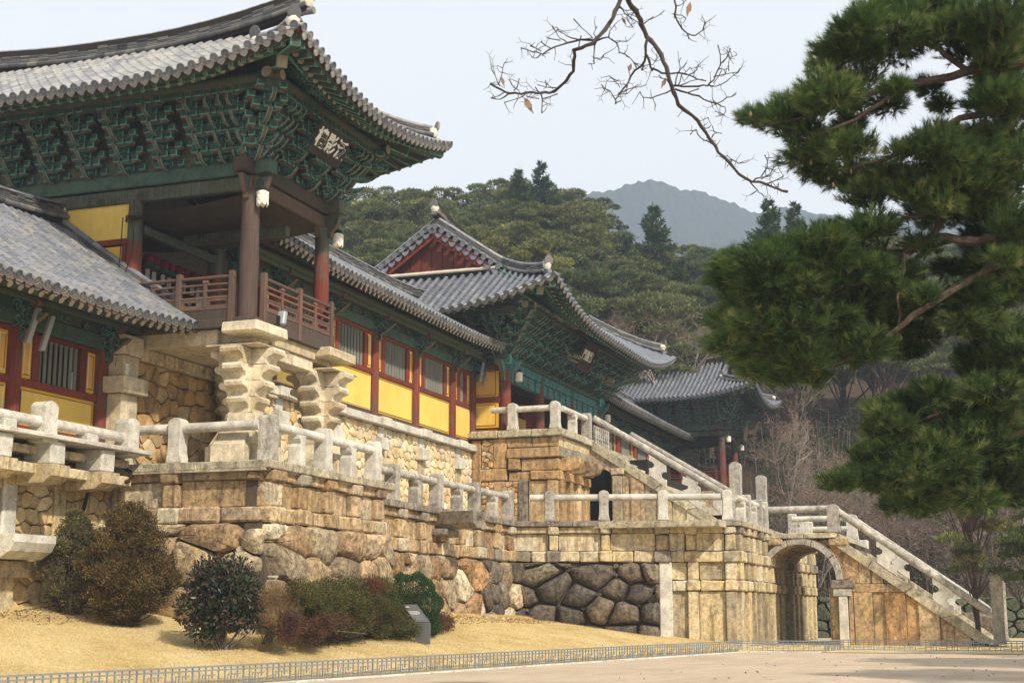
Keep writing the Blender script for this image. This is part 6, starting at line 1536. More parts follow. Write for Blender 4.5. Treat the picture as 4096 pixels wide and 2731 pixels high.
# two conifers with a profile of radius against height
def conifer(label, cx, cz, H, R, mat, n, k, prof, dens=1.0):
    bl = []
    for q in range(k):
        h = (q+random.random())/k; rad = R*float(np.interp(h, [p[0] for p in prof], [p[1] for p in prof])); a = random.uniform(0, 6.3); u = sqrt(random.uniform(.12, 1)); rr_ = .22+.16*rad
        bl.append((cx[0]+rad*u*cos(a), cx[1]+rad*u*sin(a), cz+h*H, rr_, rr_, rr_*.62))
    return shrub('dry_conifer', label, 'shrub', bl, mat, n, .075, .026, (cx[0], cx[1], cz-.1), leaf='quad', nst=int(k*.8), stem='bark', sr=.035, up=.6, spread=.7, thick=.8)
c = onY(275, 2500, 24.0); conifer('thin olive-brown conifer against the golden wall at far left', c, lawn_z(c[0], c[1]), 2.65, .85, 'shrub_olive', 34000, 60, [(0, .1), (.15, .45), (.35, 1.0), (.55, .9), (.75, .55), (1, .12)])
c = onY(500, 2500, 22.4); conifer('dense bronze-brown conifer before the terrace corner, taller of the two', c, lawn_z(c[0], c[1]), 3.1, 1.12, 'shrub_brown', 80000, 120, [(0, .08), (.10, .45), (.22, .95), (.42, 1.05), (.6, .86), (.78, .58), (.9, .42), (1, .15)])
c = onY(890, 2515, 19.0); c[2] = lawn_z(c[0], c[1])+.1
bl = [(c[0]+random.uniform(-.62, .62), c[1]+random.uniform(-.45, .45), c[2]+random.uniform(.45, 1.7), .56, .5, .5) for _ in range(22)]
bl = [(b[0]+(c[0]-b[0])*max(0, b[2]-c[2]-1.2)*.7, b[1], b[2], b[3], b[4], b[5]) for b in bl]
shrub('camellia_bush', 'round dark glossy-leaved bush in front of the big boulders', 'shrub', bl, 'camellia', 13000, .13, .062, (c[0], c[1], c[2]-.2), leaf='quad', spread=.9, thick=.5, nst=16, stem='bark_grey', sr=.03)
c = onZ(1400, 2545, .85)
def azblob(x0, x1, y0, y1, n, base, depth=.0, r=.34):
    """lumps filling a picture span on the lawn side of the wall"""
    out = []
    for _ in range(n):
        px, py = random.uniform(x0, x1)*4096/2352, random.uniform(y0, y1)*4096/2352
        yw = random.uniform(17.7, 18.5)+depth; q = onY(px, py, yw); out.append((q[0], q[1], q[2], r*1.25, r*1.1, r*.8))
    return out
bl = azblob(680, 900, 1345, 1450, 60, None)+azblob(730, 960, 1370, 1450, 55, None)+azblob(900, 985, 1425, 1455, 12, None, -.3)
shrub('azalea_thicket', 'broad green and rust azalea thicket below the boulders', 'shrub', bl, 'azalea', 110000, .055, .026, (c[0], c[1], .75), leaf='quad', nst=60, sr=.012, thick=.6)
bl = azblob(650, 800, 1420, 1458, 24, None, -.3, .30)
c = onZ(1250, 2565, .7)
shrub('azalea_thicket', 'low brown leafless azaleas fringing the thicket towards the lawn', 'shrub', bl, 'barberry', 26000, .05, .020, (c[0], c[1], .6), nst=50, sr=.01, thick=.7)
c = onZ(1750, 2500, .95)
bl = azblob(985, 1028, 1415, 1450, 14, None, .0, .28)
shrub('barberry_bush', 'small rounded maroon bush at the right end of the planting', 'shrub', bl, 'barberry', 9000, .05, .022, (bl[0][0], bl[0][1], .7), leaf='quad', nst=20, sr=.01, thick=.6)
bl = azblob(840, 895, 1335, 1430, 26, None, .1, .26)
shrub('barberry_bush', 'upright maroon-twigged bush between the thicket and the clipped mound', 'shrub', bl, 'barberry', 22000, .07, .018, (bl[0][0], bl[0][1], .8), up=1.2, nst=70, sr=.01, thick=.8)
q = onY(948*1.7415, 1380*1.7415, 18.1)
shrub('clipped_box_mound', 'smooth dark green clipped mound behind the maroon bush', 'shrub', [(q[0], q[1], q[2]-.25, 1.15, .8, 1.0)], 'box', 34000, .045, .026, (q[0], q[1], .9), leaf='quad', thick=.08, spread=.5, nst=6)
bl = azblob(600, 690, 1360, 1445, 22, None, .2, .32)
shrub('dry_twig_bush', 'pale dry twiggy bush left of the azalea thicket', 'shrub', bl, 'dry', 15000, .12, .009, (bl[0][0], bl[0][1], .75), up=1.0, nst=90, stem='dry', sr=.008, thick=.9)
# loose stones and grass tufts at the foot of the walls
m = MB()
for k in range(40):
    x = random.uniform(43.5, 58); y = 20.4-random.uniform(0, .5); r = random.uniform(.06, .2); z = lawn_z(x, y); n = 7; m.rnd = random.random()
    pl = [(x+r*random.uniform(.7, 1.2)*cos(2*pi*i/n), y+r*random.uniform(.6, 1.1)*sin(2*pi*i/n)) for i in range(n)]; pillow(m, Fr((0, 0, z-.03), (1, 0, 0), (0, 0, 1), (0, 1, 0)), pl, 0, r*.8, 0, .01)
m.obj('loose_stones', MT['boulder_tan'], kind='stuff', smooth=True)
tag(COL.objects['loose_stones'], kind='stuff')
N = 26000
gx = 35+25*rng.random(N); gy = np.where(gx < 43.2, 19.45, 20.4)-.45*rng.random(N)**2; gx2 = gx
gz = np.array([lawn_z(a, b) for a, b in zip(gx, gy)]); D = unit(rng.normal(size=(N, 3))*.5+np.array([0, 0, 1]))
blades('long_dry_grass', MT['straw'], np.stack([gx, gy, gz], 1), D, .08+.10*rng.random(N), .010, kind='stuff')

# ================================================================ HILLS
FWD = np.array([cos(AZ), sin(AZ)]); RGT = np.array([sin(AZ), -cos(AZ)])
SKYL = [(700, 460), (780, 445), (860, 420), (900, 412), (960, 435), (1050, 428), (1110, 440), (1170, 412), (1240, 415), (1290, 425), (1340, 440), (1385, 470), (1410, 520), (1450, 530), (1500, 545), (1560, 572), (1620, 560), (1700, 552), (1760, 540), (1830, 535), (1900, 525), (1960, 530), (2050, 540), (2400, 560)]
def sky_y(px): return float(np.interp(px, [p[0] for p in SKYL], [p[1] for p in SKYL]))
def hill_h(x, y):
    d = x*FWD[0]+y*FWD[1]; l = x*RGT[0]+y*RGT[1]
    px = min(2500, max(600, 1176+3267*l/max(d, 60)*.95)); k = min(1, max(0, (d-86)/20))
    zt = EYE+max(d, 106)*(1401-sky_y(px)-float(np.interp(d, [106, 119, 134, 150, 168], [215, 150, 95, 42, 0])))/3267-13.6
    h = zt*k*k*(3-2*k) if d < 106 else zt
    return max(0, h)+.5*sin(x*.21)*sin(y*.17)*min(1, max(0, h)/4)-.06
m = MB()
m.grid(lambda i, j: (lambda d, l: (d*FWD[0]+l*RGT[0], d*FWD[1]+l*RGT[1], hill_h(d*FWD[0]+l*RGT[0], d*FWD[1]+l*RGT[1])))(80+240*i**1.3, -110+220*j), 60, 70)
m.obj('hillside', MT['hillside'], smooth=True, ang=None, kind='structure')
# distant mountain
from mathutils import noise as mnoise
MT['mount'] = mat_stone('wooded_mountain', [(0, (.032, .055, .062)), (1, (.032, .055, .062))], mott=.3, bsc=.2, bdist=.5, warm=(.10, .075, .07))  # bluish base colour adds painted haze to the wooded slopes
prof = [(700, 470), (1000, 475), (1200, 465), (1355, 442), (1400, 434), (1440, 424), (1480, 410), (1510, 408), (1540, 414), (1580, 430), (1640, 440), (1700, 462), (1745, 485), (1790, 478), (1830, 474), (1900, 486), (1990, 500), (2100, 495), (2352, 520), (2700, 560)]
def mount_pt(i, j):
    px = 700+2000*i; d = 620+560*j; py = np.interp(px, [p[0] for p in prof], [p[1] for p in prof]); ztop = at(px*1.7415, py*1.7415, 936)[2]
    k = 1-abs(j-.5)*2 if j < .5 else 1-(j-.5)*1.6
    l = (px-1176)/3267*900; x, y = d*FWD[0]+l*RGT[0], d*FWD[1]+l*RGT[1]
    nz = mnoise.fractal(Vector((x*.012, y*.012, 0)), 1.0, 2.0, 5)*24*(1-abs(k))+mnoise.noise(Vector((x*.11, y*.11, 3)))*3.0+mnoise.noise(Vector((x*.35, y*.35, 7)))*2.0
    return (x, y, 10+(ztop-12)*max(0, k)**.8+nz)
m = MB(); m.grid(mount_pt, 420, 90); m.obj('mountain', MT['mount'], smooth=True, ang=None, kind='structure')

# ---------------------------------------------------------------- hill trees
def pine_variant(seed, h=13.0, kind='pine'):
    global rng
    rs = random.Random(seed); trk = MB(); P0 = [np.array([0, 0, -1.5])]; x = y = 0
    for k in range(1, 7): x += rs.uniform(-.35, .35); y += rs.uniform(-.35, .35); P0.append(np.array([x, y, h*.88*k/6]))
    trk.tube(P0, list(np.linspace(.24, .06, 7)), 7)
    Ps, Ds, R_ = [], [], []
    if kind == 'pine':
        pads = []
        for k in range(rs.randint(40, 50)):
            f_ = rs.uniform(.32, 1.0)**.8; a = rs.uniform(0, 6.28); rad = h*.34*(1-abs(f_-.6)**1.5*1.6)*rs.uniform(.2, 1.0); i = f_*6*.98; q = P0[int(i)]*(1-(i % 1))+P0[min(6, int(i)+1)]*(i % 1)
            q = q+np.array([rad*cos(a), rad*sin(a), h*.12*f_+rad*.12]); pads.append((q, rs.uniform(.55, 1.25)*h/13))
            j = P0[max(0, int(i)-1)]; trk.tube([j, (j+q)/2+np.array([0, 0, -.2]), q], [.09, .06, .025], 5)
        for q, r in pads:
            n = int(430*r); d, b = ball(n, .25); b[:, 2] = np.abs(b[:, 2])*.48-.08; lump = 1+.25*np.sin(d[:, :1]*5+seed)*np.cos(d[:, 1:2]*6)
            Ps.append(q+b*r*lump); Ds.append(unit(d*.7+np.array([0, 0, .75])+rng.normal(size=(n, 3))*.35)); R_.append(np.clip(rng.random(n)*.6+rs.uniform(.0, .4), 0, 1))
        L, W_ = .36, .10
    else:
        for k in range(46):
            f_ = (k+.5)/46; z = h*(.12+.88*f_); rad = h*.24*(1-f_)**.85+.12
            for b_ in range(max(2, int(6*(1-f_))+2)):
                rad = (h*.24*(1-f_)**.85+.12)*rs.uniform(.55, 1.25)
                a = rs.uniform(0, 6.28); n = int(5+rad*12); t_ = np.linspace(.15, 1, n)[:, None]; dr = np.array([cos(a), sin(a), -.05 if f_ < .5 else rs.uniform(.2, .6)])
                p = np.array([0, 0, z])+dr*rad*t_+np.array([0, 0, .16])*rad*t_*t_; p = p*np.array([1, 1, 1]); Ps.append(np.repeat(p, 4, 0)+rng.normal(size=(n*4, 3))*.07); Ds.append(unit(np.repeat(dr[None], n*4, 0)+rng.normal(size=(n*4, 3))*.7)); R_.append(rng.random(n*4))
        L, W_ = .50, .13
    P = np.concatenate(Ps); D = np.concatenate(Ds); R_ = np.concatenate(R_)
    me = leaf_quads('crown', MT['pine_far' if kind == 'pine' else 'spruce'], P, D, L*(.6+.7*rng.random(len(P))), W_, R_)
    return trk.mesh('trunk', MT['bark'], True), me
VAR = [pine_variant(i) for i in range(5)]; FIR = [pine_variant(40+i, 13, 'fir') for i in range(2)]
def put_tree(name, label, cat, var, x, y, z, sc_, rz, group):
    t_ = thing(name, label, cat, (x, y, z), rz, group); t_.scale = (sc_[0], sc_[0], sc_[1])
    for nm, me in (('trunk', var[0]), ('crown', var[1])): o = bpy.data.objects.new(nm, me); COL.objects.link(o); o.parent = t_
    return t_
def zone(px, row):
    a = 'above the bell pavilion corridor' if px < 960 else 'above the red gable' if px < 1150 else 'left of the mountain' if px < 1400 else 'below the mountain' if px < 1700 else 'behind the near pine'
    return ['skyline hill pine ', 'second-row hill pine ', 'mid-slope hill pine ', 'lower-slope hill pine ', 'low hill pine just over the roofs '][row]+a
kk = 0; zc = {}
for row, (d0, off, h) in enumerate(((168, 0, 14), (150, 42, 14), (134, 95, 13.5), (119, 150, 13), (106, 215, 12.5))):
    px = 690+row*17
    while px < (2400 if row < 4 else 1320):
        d = d0+random.uniform(-5, 5); hh = h*random.uniform(.85, 1.12)
        py = sky_y(px)+off+random.uniform(-6, 22)+(6 if row == 0 else 0)
        step = random.uniform(52, 78)*(1.25 if row == 0 else 1)*150/d0
        if 1700 < px and row >= 3: px += step*1.5; 
        p = at(px*1.7415, py*1.7415, d); gz = hill_h(p[0], p[1])
        zn = zone(px, row); zc[zn] = zc.get(zn, 0)+1
        put_tree('hill_pine', zn+', '+ORD[zc[zn]-1]+' from the left', 'pine tree', VAR[kk % 5], p[0], p[1], p[2]-hh*1.02, (hh/13*1.12, hh/13), random.uniform(0, 6.3), 'pines on the wooded hill'); kk += 1
        px += step
for px, py, d, hh, l in ((1190, 392, 150, 11, 'small pointed fir tip rising above the skyline pines'), (1243, 376, 152, 13, 'tall ragged fir standing highest on the skyline'), (1500, 478, 150, 17, 'dark layered fir below the mountain'), (1440, 545, 140, 15, 'dark fir behind the gate roof'), (1560, 600, 134, 13, 'lower dark fir left of the near pine'), (1365, 560, 135, 14, 'dark fir above the gate ridge'), (1765, 462, 120, 12, 'young pine tip standing before the mountain'), (1825, 470, 121, 11, 'slim young pine right of the mountain')):
    p = at(px*1.7415, py*1.7415, d); put_tree('hill_fir', l, 'fir tree', FIR[kk % 2], p[0], p[1], p[2]-hh, (hh/13*.95, hh/13), random.uniform(0, 6), 'firs among the hill pines'); kk += 1

# ---------------------------------------------------------------- bare trees and bamboo
def bare_variant(seed, h=8.0, spread=.9, lv=5):
    rs = random.Random(seed); m = MB(); tw = ([], [])
    def grow(p, d, L, r, l):
        pts = [p]; q = p.copy(); dd = d.copy()
        for k in range(3):
            dd = unit(dd+np.array([rs.gauss(0, .16), rs.gauss(0, .16), rs.gauss(.05, .12)])); q = q+dd*L/3; pts.append(q.copy())
        if l >= 3: m.tube(pts, [r, r*.9, r*.8, r*.7], 5 if l > 3 else 4, cap=False)
        else:
            for a, b in zip(pts, pts[1:]): tw[0].append(a); tw[1].append(b-a)
        if l == 0: return
        for k in range(rs.randint(3, 4) if l > 1 else rs.randint(3, 5)):
            s_ = pts[rs.randint(1, 3)]; nd = unit(dd+np.array([rs.gauss(0, spread), rs.gauss(0, spread), rs.gauss(.1, spread*.5)])); grow(s_.copy(), nd, L*rs.uniform(.55, .8), r*.55, l-1)
    for k in range(rs.randint(2, 3)): grow(np.array([0, 0, -.5]), unit(np.array([rs.gauss(0, .3), rs.gauss(0, .3), 1.])), h*.36, h*.012, lv)
    P = np.array(tw[0]); Dv = np.array(tw[1]); Ln = np.linalg.norm(Dv, axis=1)
    me2 = blade_mesh('twigs', MT['twig_pink'], P, unit(Dv), Ln*1.15, .020)
    return m.mesh('trunk', MT['bark_grey'], True), me2
BARE = [bare_variant(70+i) for i in range(3)]
def put_bare(label, px, py, d, h, k):
    p = at(px*1.7415, py*1.7415, d); t_ = thing('bare_tree', label, 'tree', tuple(p-np.array([0, 0, h])), random.uniform(0, 6), 'leafless trees on the slope'); t_.scale = (h/8,)*3
    for nm, me in (('trunk', BARE[k % 3][0]), ('twigs', BARE[k % 3][1])): o = bpy.data.objects.new(nm, me); COL.objects.link(o); o.parent = t_
k = 0
for (px, py, d, h, l) in ((1500, 640, 112, 8, 'spreading grey leafless tree behind the gate roof'), (1580, 640, 113, 8, 'leafless tree just right of the gate roof corner'), (1640, 680, 114, 7, 'leafless tree above the far pavilion ridge'), (1440, 665, 111, 6.5, 'low leafless tree touching the gate ridge')): put_bare(l, px, py, d, h, k); k += 1
for i in range(26):
    px = 1815+i*22+random.uniform(-15, 15); py = random.uniform(850, 1080); d = random.uniform(90, 104); put_bare('tangled leafless tree on the slope behind the stair, '+ORD[i]+' from the left', px, py, d, random.uniform(7, 9.5), k); k += 1
for i in range(8): put_bare('reddish leafless tree on the skyline right of the mountain, '+ORD[i]+' from the left', 1740+i*40, random.uniform(490, 520), 130, 8, k); k += 1
# bamboo thicket and brush on the slope
N = 90000; d = 89+34*rng.random(N)**1.1; l = -6+58*rng.random(N); X_ = d*FWD[0]+l*RGT[0]; Y_ = d*FWD[1]+l*RGT[1]
keep = ~((X_ < 116) & (Y_ > 19)); X_, Y_ = X_[keep], Y_[keep]; N = len(X_)
Z_ = np.array([hill_h(a, b) for a, b in zip(X_, Y_)]); Hh = 3.2*rng.random(N)**.8*(.5+.5*np.sin(X_*.35)*np.sin(Y_*.4)+.35)
MT['bamboo'] = mat_leaf('bamboo_leaves', [(0, (.035, .050, .026)), (.5, (.060, .075, .038)), (.85, (.11, .105, .06)), (1, (.17, .15, .09))], sc=.5)
D = unit(rng.normal(size=(N, 3))*.6+np.array([0, 0, -.2]))
link('bamboo_thicket', leaf_quads('bamboo_thicket', MT['bamboo'], np.stack([X_, Y_, Z_+np.maximum(Hh, .05)], 1), D, .34, .075), None, None, kind='stuff')
m = MB()
for _ in range(700):
    i = rng.integers(N); m.tube([(X_[i], Y_[i], Z_[i]-.2), (X_[i]+random.gauss(0, .2), Y_[i]+random.gauss(0, .2), Z_[i]+random.uniform(2, 4))], [.03, .012], 4, cap=False)
m.obj('bamboo_stems', MT['twig_pink'], kind='stuff')
# mossy garden wall behind the stair
gw = thing('mossy_stone_wall', 'low wall of dark mossy boulders at the foot of the slope beyond the stair', 'wall', (86, 4, 0))
pA = onZ(3200, 2560, .0); lm0 = 0
MT['mossy'] = mat_stone('mossy_boulder', [(0, (.10, .12, .08)), (.5, (.15, .16, .12)), (1, (.07, .09, .05))], mott=.5, bsc=8, bdist=.04, lich=(.6, (.03, .05, .02)))
f = Fr((88.5, 14, 0), unit(np.array([.12, -1, 0])), unit(np.array([-1, -.12, 0])))
for p in cells(0, 32, -.2, 2.4, .95, .62, .36):
    m = MB(); pillow(m, f, p, -.3, .3*random.uniform(.7, 1.3), .03, .03); m.obj('boulder', MT['mossy'], gw, smooth=True)
m = MB(); m.box(f, 0, 32, -1.6, -.1, -.2, 2.3); m.obj('wall_core', MT['hillside'], gw)
q = onX(3850, 2400, 80); bd = thing('garden_boulder', 'brown rounded boulder lying behind the foot of the lower stair', 'boulder', (q[0], q[1], 0))
m = MB(); pl = [(2.2*cos(a)*random.uniform(.85, 1.1), .9+1.0*sin(a)*random.uniform(.85, 1.1)) for a in np.linspace(0, 2*pi, 11)[:-1]]
pillow(m, Fr((q[0], q[1], -.3), (0, 1, 0), (-1, 0, 0)), chaikin(pl), -1.2, .6, 0, .05, rings=3); m.obj('rock', MT['boulder'], bd, smooth=True)

# ================================================================ NEAR PINE AT RIGHT
np_ = thing('pine_tree', 'large old pine reaching in from the right with long bare limbs', 'pine tree', tuple(at(2750*1.7415, 1600*1.7415, 24)*np.array([1, 1, 0])))
DP = 23.0
def pd(px, py, dd=0.0): return at(px*1.7415, py*1.7415, DP+dd)
limbs = [([(2560, 420), (2450, 200), (2352, 140), (2230, 165), (2080, 190), (1960, 225), (1850, 262), (1760, 290)], .11, 'limb'), ([(2230, 165), (2150, 110), (2060, 70), (2000, 60)], .05, 'limb'), ([(2080, 190), (1990, 260), (1900, 300), (1840, 330)], .04, 'limb'),
         ([(2560, 420), (2440, 300), (2352, 245), (2210, 270), (2120, 330), (2020, 370), (1920, 395)], .09, 'limb'), ([(2590, 700), (2460, 560), (2352, 530), (2230, 560), (2150, 540), (2080, 580), (1980, 640), (1880, 700), (1800, 735)], .12, 'limb'),
         ([(2590, 760), (2400, 600), (2280, 610), (2200, 660), (2100, 720), (2020, 780), (1930, 830), (1840, 860)], .10, 'limb'), ([(2150, 540), (2160, 480), (2080, 500), (2000, 530)], .05, 'limb'), ([(2080, 580), (2060, 690), (2070, 780)], .03, 'limb'), ([(1980, 640), (1880, 620), (1780, 600)], .04, 'limb'),
         ([(2600, 1000), (2450, 960), (2300, 1010), (2180, 1050), (2060, 1090), (1950, 1110)], .08, 'limb'), ([(2600, 900), (2450, 850), (2330, 850), (2230, 920), (2140, 960), (2060, 980)], .06, 'limb')]
tr = MB(); tr.tube([at(2780*1.7415, 1700*1.7415, 24)*np.array([1, 1, 0])+np.array([0, 0, -.3]), pd(2700, 1200, 1), pd(2620, 900, 1), pd(2590, 700, .5), pd(2560, 420, 0), pd(2520, 100, 0), pd(2450, -200, 0)], [.36, .33, .28, .24, .18, .12, .05], 12); tr.obj('trunk', MT['bark'], np_, smooth=True)
LP = []
for pts, r, nm in limbs:
    Q = []; dd = random.uniform(-.8, .8)
    W3 = [pd(x, y, -.55+dd*.3*i/len(pts)) for i, (x, y) in enumerate(pts)]
    for a, b in zip(W3, W3[1:]):
        for t_ in (0, .33, .66): Q.append(a+(b-a)*t_+rng.normal(size=3)*.02)
    Q.append(W3[-1]); m = MB(); m.tube(Q, list(np.linspace(r, .018, len(Q))), 8); m.obj(nm, MT['bark'], np_, smooth=True); LP += Q
blobs = [(1725, 272, 22), (1765, 275, 32), (1800, 265, 40), (1850, 245, 48), (1900, 215, 55), (1950, 180, 60), (1890, 150, 26), (1925, 110, 34), (1960, 70, 36), (2010, 110, 60), (2070, 80, 66), (2000, 45, 44), (2060, 15, 40), (2140, 60, 72), (2130, 10, 50), (2220, 50, 70), (2300, 40, 70), (2220, 110, 40), (2330, 110, 46), (1820, 300, 34), (1860, 320, 40), (1840, 365, 34), (1900, 350, 46), (1960, 340, 40), (1880, 395, 34), (1930, 410, 40), (1990, 400, 38), (1960, 250, 28), (2040, 240, 30), (2290, 210, 36), (2335, 250, 36), (2040, 420, 50), (1990, 450, 44), (2100, 440, 46), (2170, 400, 54), (2240, 370, 60), (2310, 330, 60), (2310, 430, 56), (2260, 470, 44), (2340, 520, 50), (2160, 470, 34),
         (2120, 470, 30), (2010, 520, 40), (1950, 540, 50), (1890, 560, 52), (1830, 590, 56), (1760, 600, 54), (1700, 610, 44), (1665, 640, 26), (1710, 670, 44), (1770, 665, 52), (1850, 650, 56), (1930, 620, 56), (2000, 600, 52), (2060, 640, 44), (1680, 740, 40), (1740, 740, 46), (1660, 790, 28), (1710, 800, 42), (1780, 800, 44), (1830, 750, 50), (1900, 730, 52), (1970, 700, 54), (2040, 730, 52), (1850, 820, 44), (1920, 810, 44), (1800, 860, 34), (1870, 870, 26), (1740, 860, 26), (1990, 790, 46), (2100, 700, 44), (2120, 770, 34), (2220, 740, 40), (2290, 660, 50), (2340, 640, 44), (2180, 620, 28), (2290, 760, 50), (2340, 790, 44), (2240, 820, 34),
         (1925, 1110, 26), (1960, 1105, 36), (2000, 1085, 42), (2050, 1110, 44), (2050, 1050, 48), (2100, 1010, 52), (2160, 970, 56), (2100, 1080, 54), (2170, 1040, 60), (2230, 1000, 60), (2220, 930, 50), (2290, 900, 54), (2340, 860, 50), (2300, 980, 60), (2340, 1050, 60), (2250, 1080, 60), (2180, 1110, 52), (2110, 1145, 40), (2060, 1160, 28), (2240, 1145, 40), (2310, 1130, 50), (2010, 990, 26), (2040, 960, 24), (2140, 900, 36), (2080, 930, 30), (2120, 1170, 24)]
blobs += [(random.uniform(2195, 2350), random.uniform(520, 860), random.uniform(36, 56)) for _ in range(16)]+[(random.uniform(2100, 2350), random.uniform(300, 500), random.uniform(36, 52)) for _ in range(14)]+[(random.uniform(2230, 2350), random.uniform(60, 300), random.uniform(30, 46)) for _ in range(9)]
blobs += [(2130, 205, 24), (2055, 205, 20), (2215, 315, 28), (2160, 245, 20), (2270, 165, 30), (2080, 350, 26), (1950, 295, 26)]
blobs += [(random.uniform(1660, 2120), random.uniform(560, 860), random.uniform(24, 40)) for _ in range(26)]+[(random.uniform(2000, 2340), random.uniform(900, 1130), random.uniform(26, 42)) for _ in range(16)]
blobs += [(x+random.uniform(-.6, .6)*r, y+random.uniform(-.5, .5)*r, r*random.uniform(.4, .6)) for x, y, r in blobs if r > 40]
Ps, Ds, Rn, Tb, Te = [], [], [], [], []
LPa = np.array(LP)
for bi, (x, y, r) in enumerate(blobs):
    dd = random.uniform(-1.3, 1.3); c3 = pd(x, y, dd); R3 = r*1.0/3267*DP; n = int(60+150*(R3/.38)**1.6)
    d, b = ball(n, .6); b = b*np.array([1.2, 1.2, .62])*(1+.35*rng.random((n, 1))**3); tp = c3+b*R3*1.05
    near = LPa[np.argmin(((LPa-c3)**2).sum(1))]; outw = unit(c3-near); axis = unit(b*.8+outw*.5+np.array([0, 0, .6])+rng.normal(size=(n, 3))*.25)
    nb = 26; ax = np.repeat(axis, nb, 0); dirs = unit(ax+rng.normal(size=(n*nb, 3))*.36); base = np.repeat(tp-axis*.05, nb, 0)+ax*rng.random((n*nb, 1))*.13
    Ps.append(base); Ds.append(dirs); Rn.append(np.repeat(np.clip(rng.random(n)**1.3*.8+.08+random.uniform(-.15, .2), 0, .96), nb))
    Tb.append(c3+b*R3*.15-outw*R3*.2); Te.append(tp)
P = np.concatenate(Ps); D = np.concatenate(Ds)
link('crown', blade_mesh('crown', MT['pine_near'], P, D, .11+.08*rng.random(len(P)), .0105, np.concatenate(Rn)), None, np_)
A = np.concatenate(Tb); B = np.concatenate(Te); link('twigs', blade_mesh('twigs', MT['twig_dark'], np.repeat(A, 1, 0), unit(B-A), np.linalg.norm(B-A, axis=1), .016), None, np_)
m = MB()
for _ in range(46):
    x, y, r = random.choice(blobs[:40]); c3 = pd(x+random.uniform(-r, r), y+random.uniform(-r, r)*.8, random.uniform(-.5, .5)); m.lathe(Fr(c3), [(.008, -.05), (.022, -.03), (.025, 0), (.015, .03), (.004, .045)], 6)
m.obj('cones', MT['dead_leaf'], np_, kind='stuff')
# a second pine further back, low at the right
put_tree('hill_pine', 'soft green pine low at the right edge behind the near pine', 'pine tree', VAR[1], *at(2230*1.7415, 1200*1.7415, 66)[:2], -.8, (.62, .75), 1.0, 'pines on the wooded hill')
put_tree('hill_pine', 'soft green pine behind the newel posts at the right edge', 'pine tree', VAR[3], *at(2400*1.7415, 1200*1.7415, 62)[:2], -1.2, (.62, .72), 2.0, 'pines on the wooded hill')

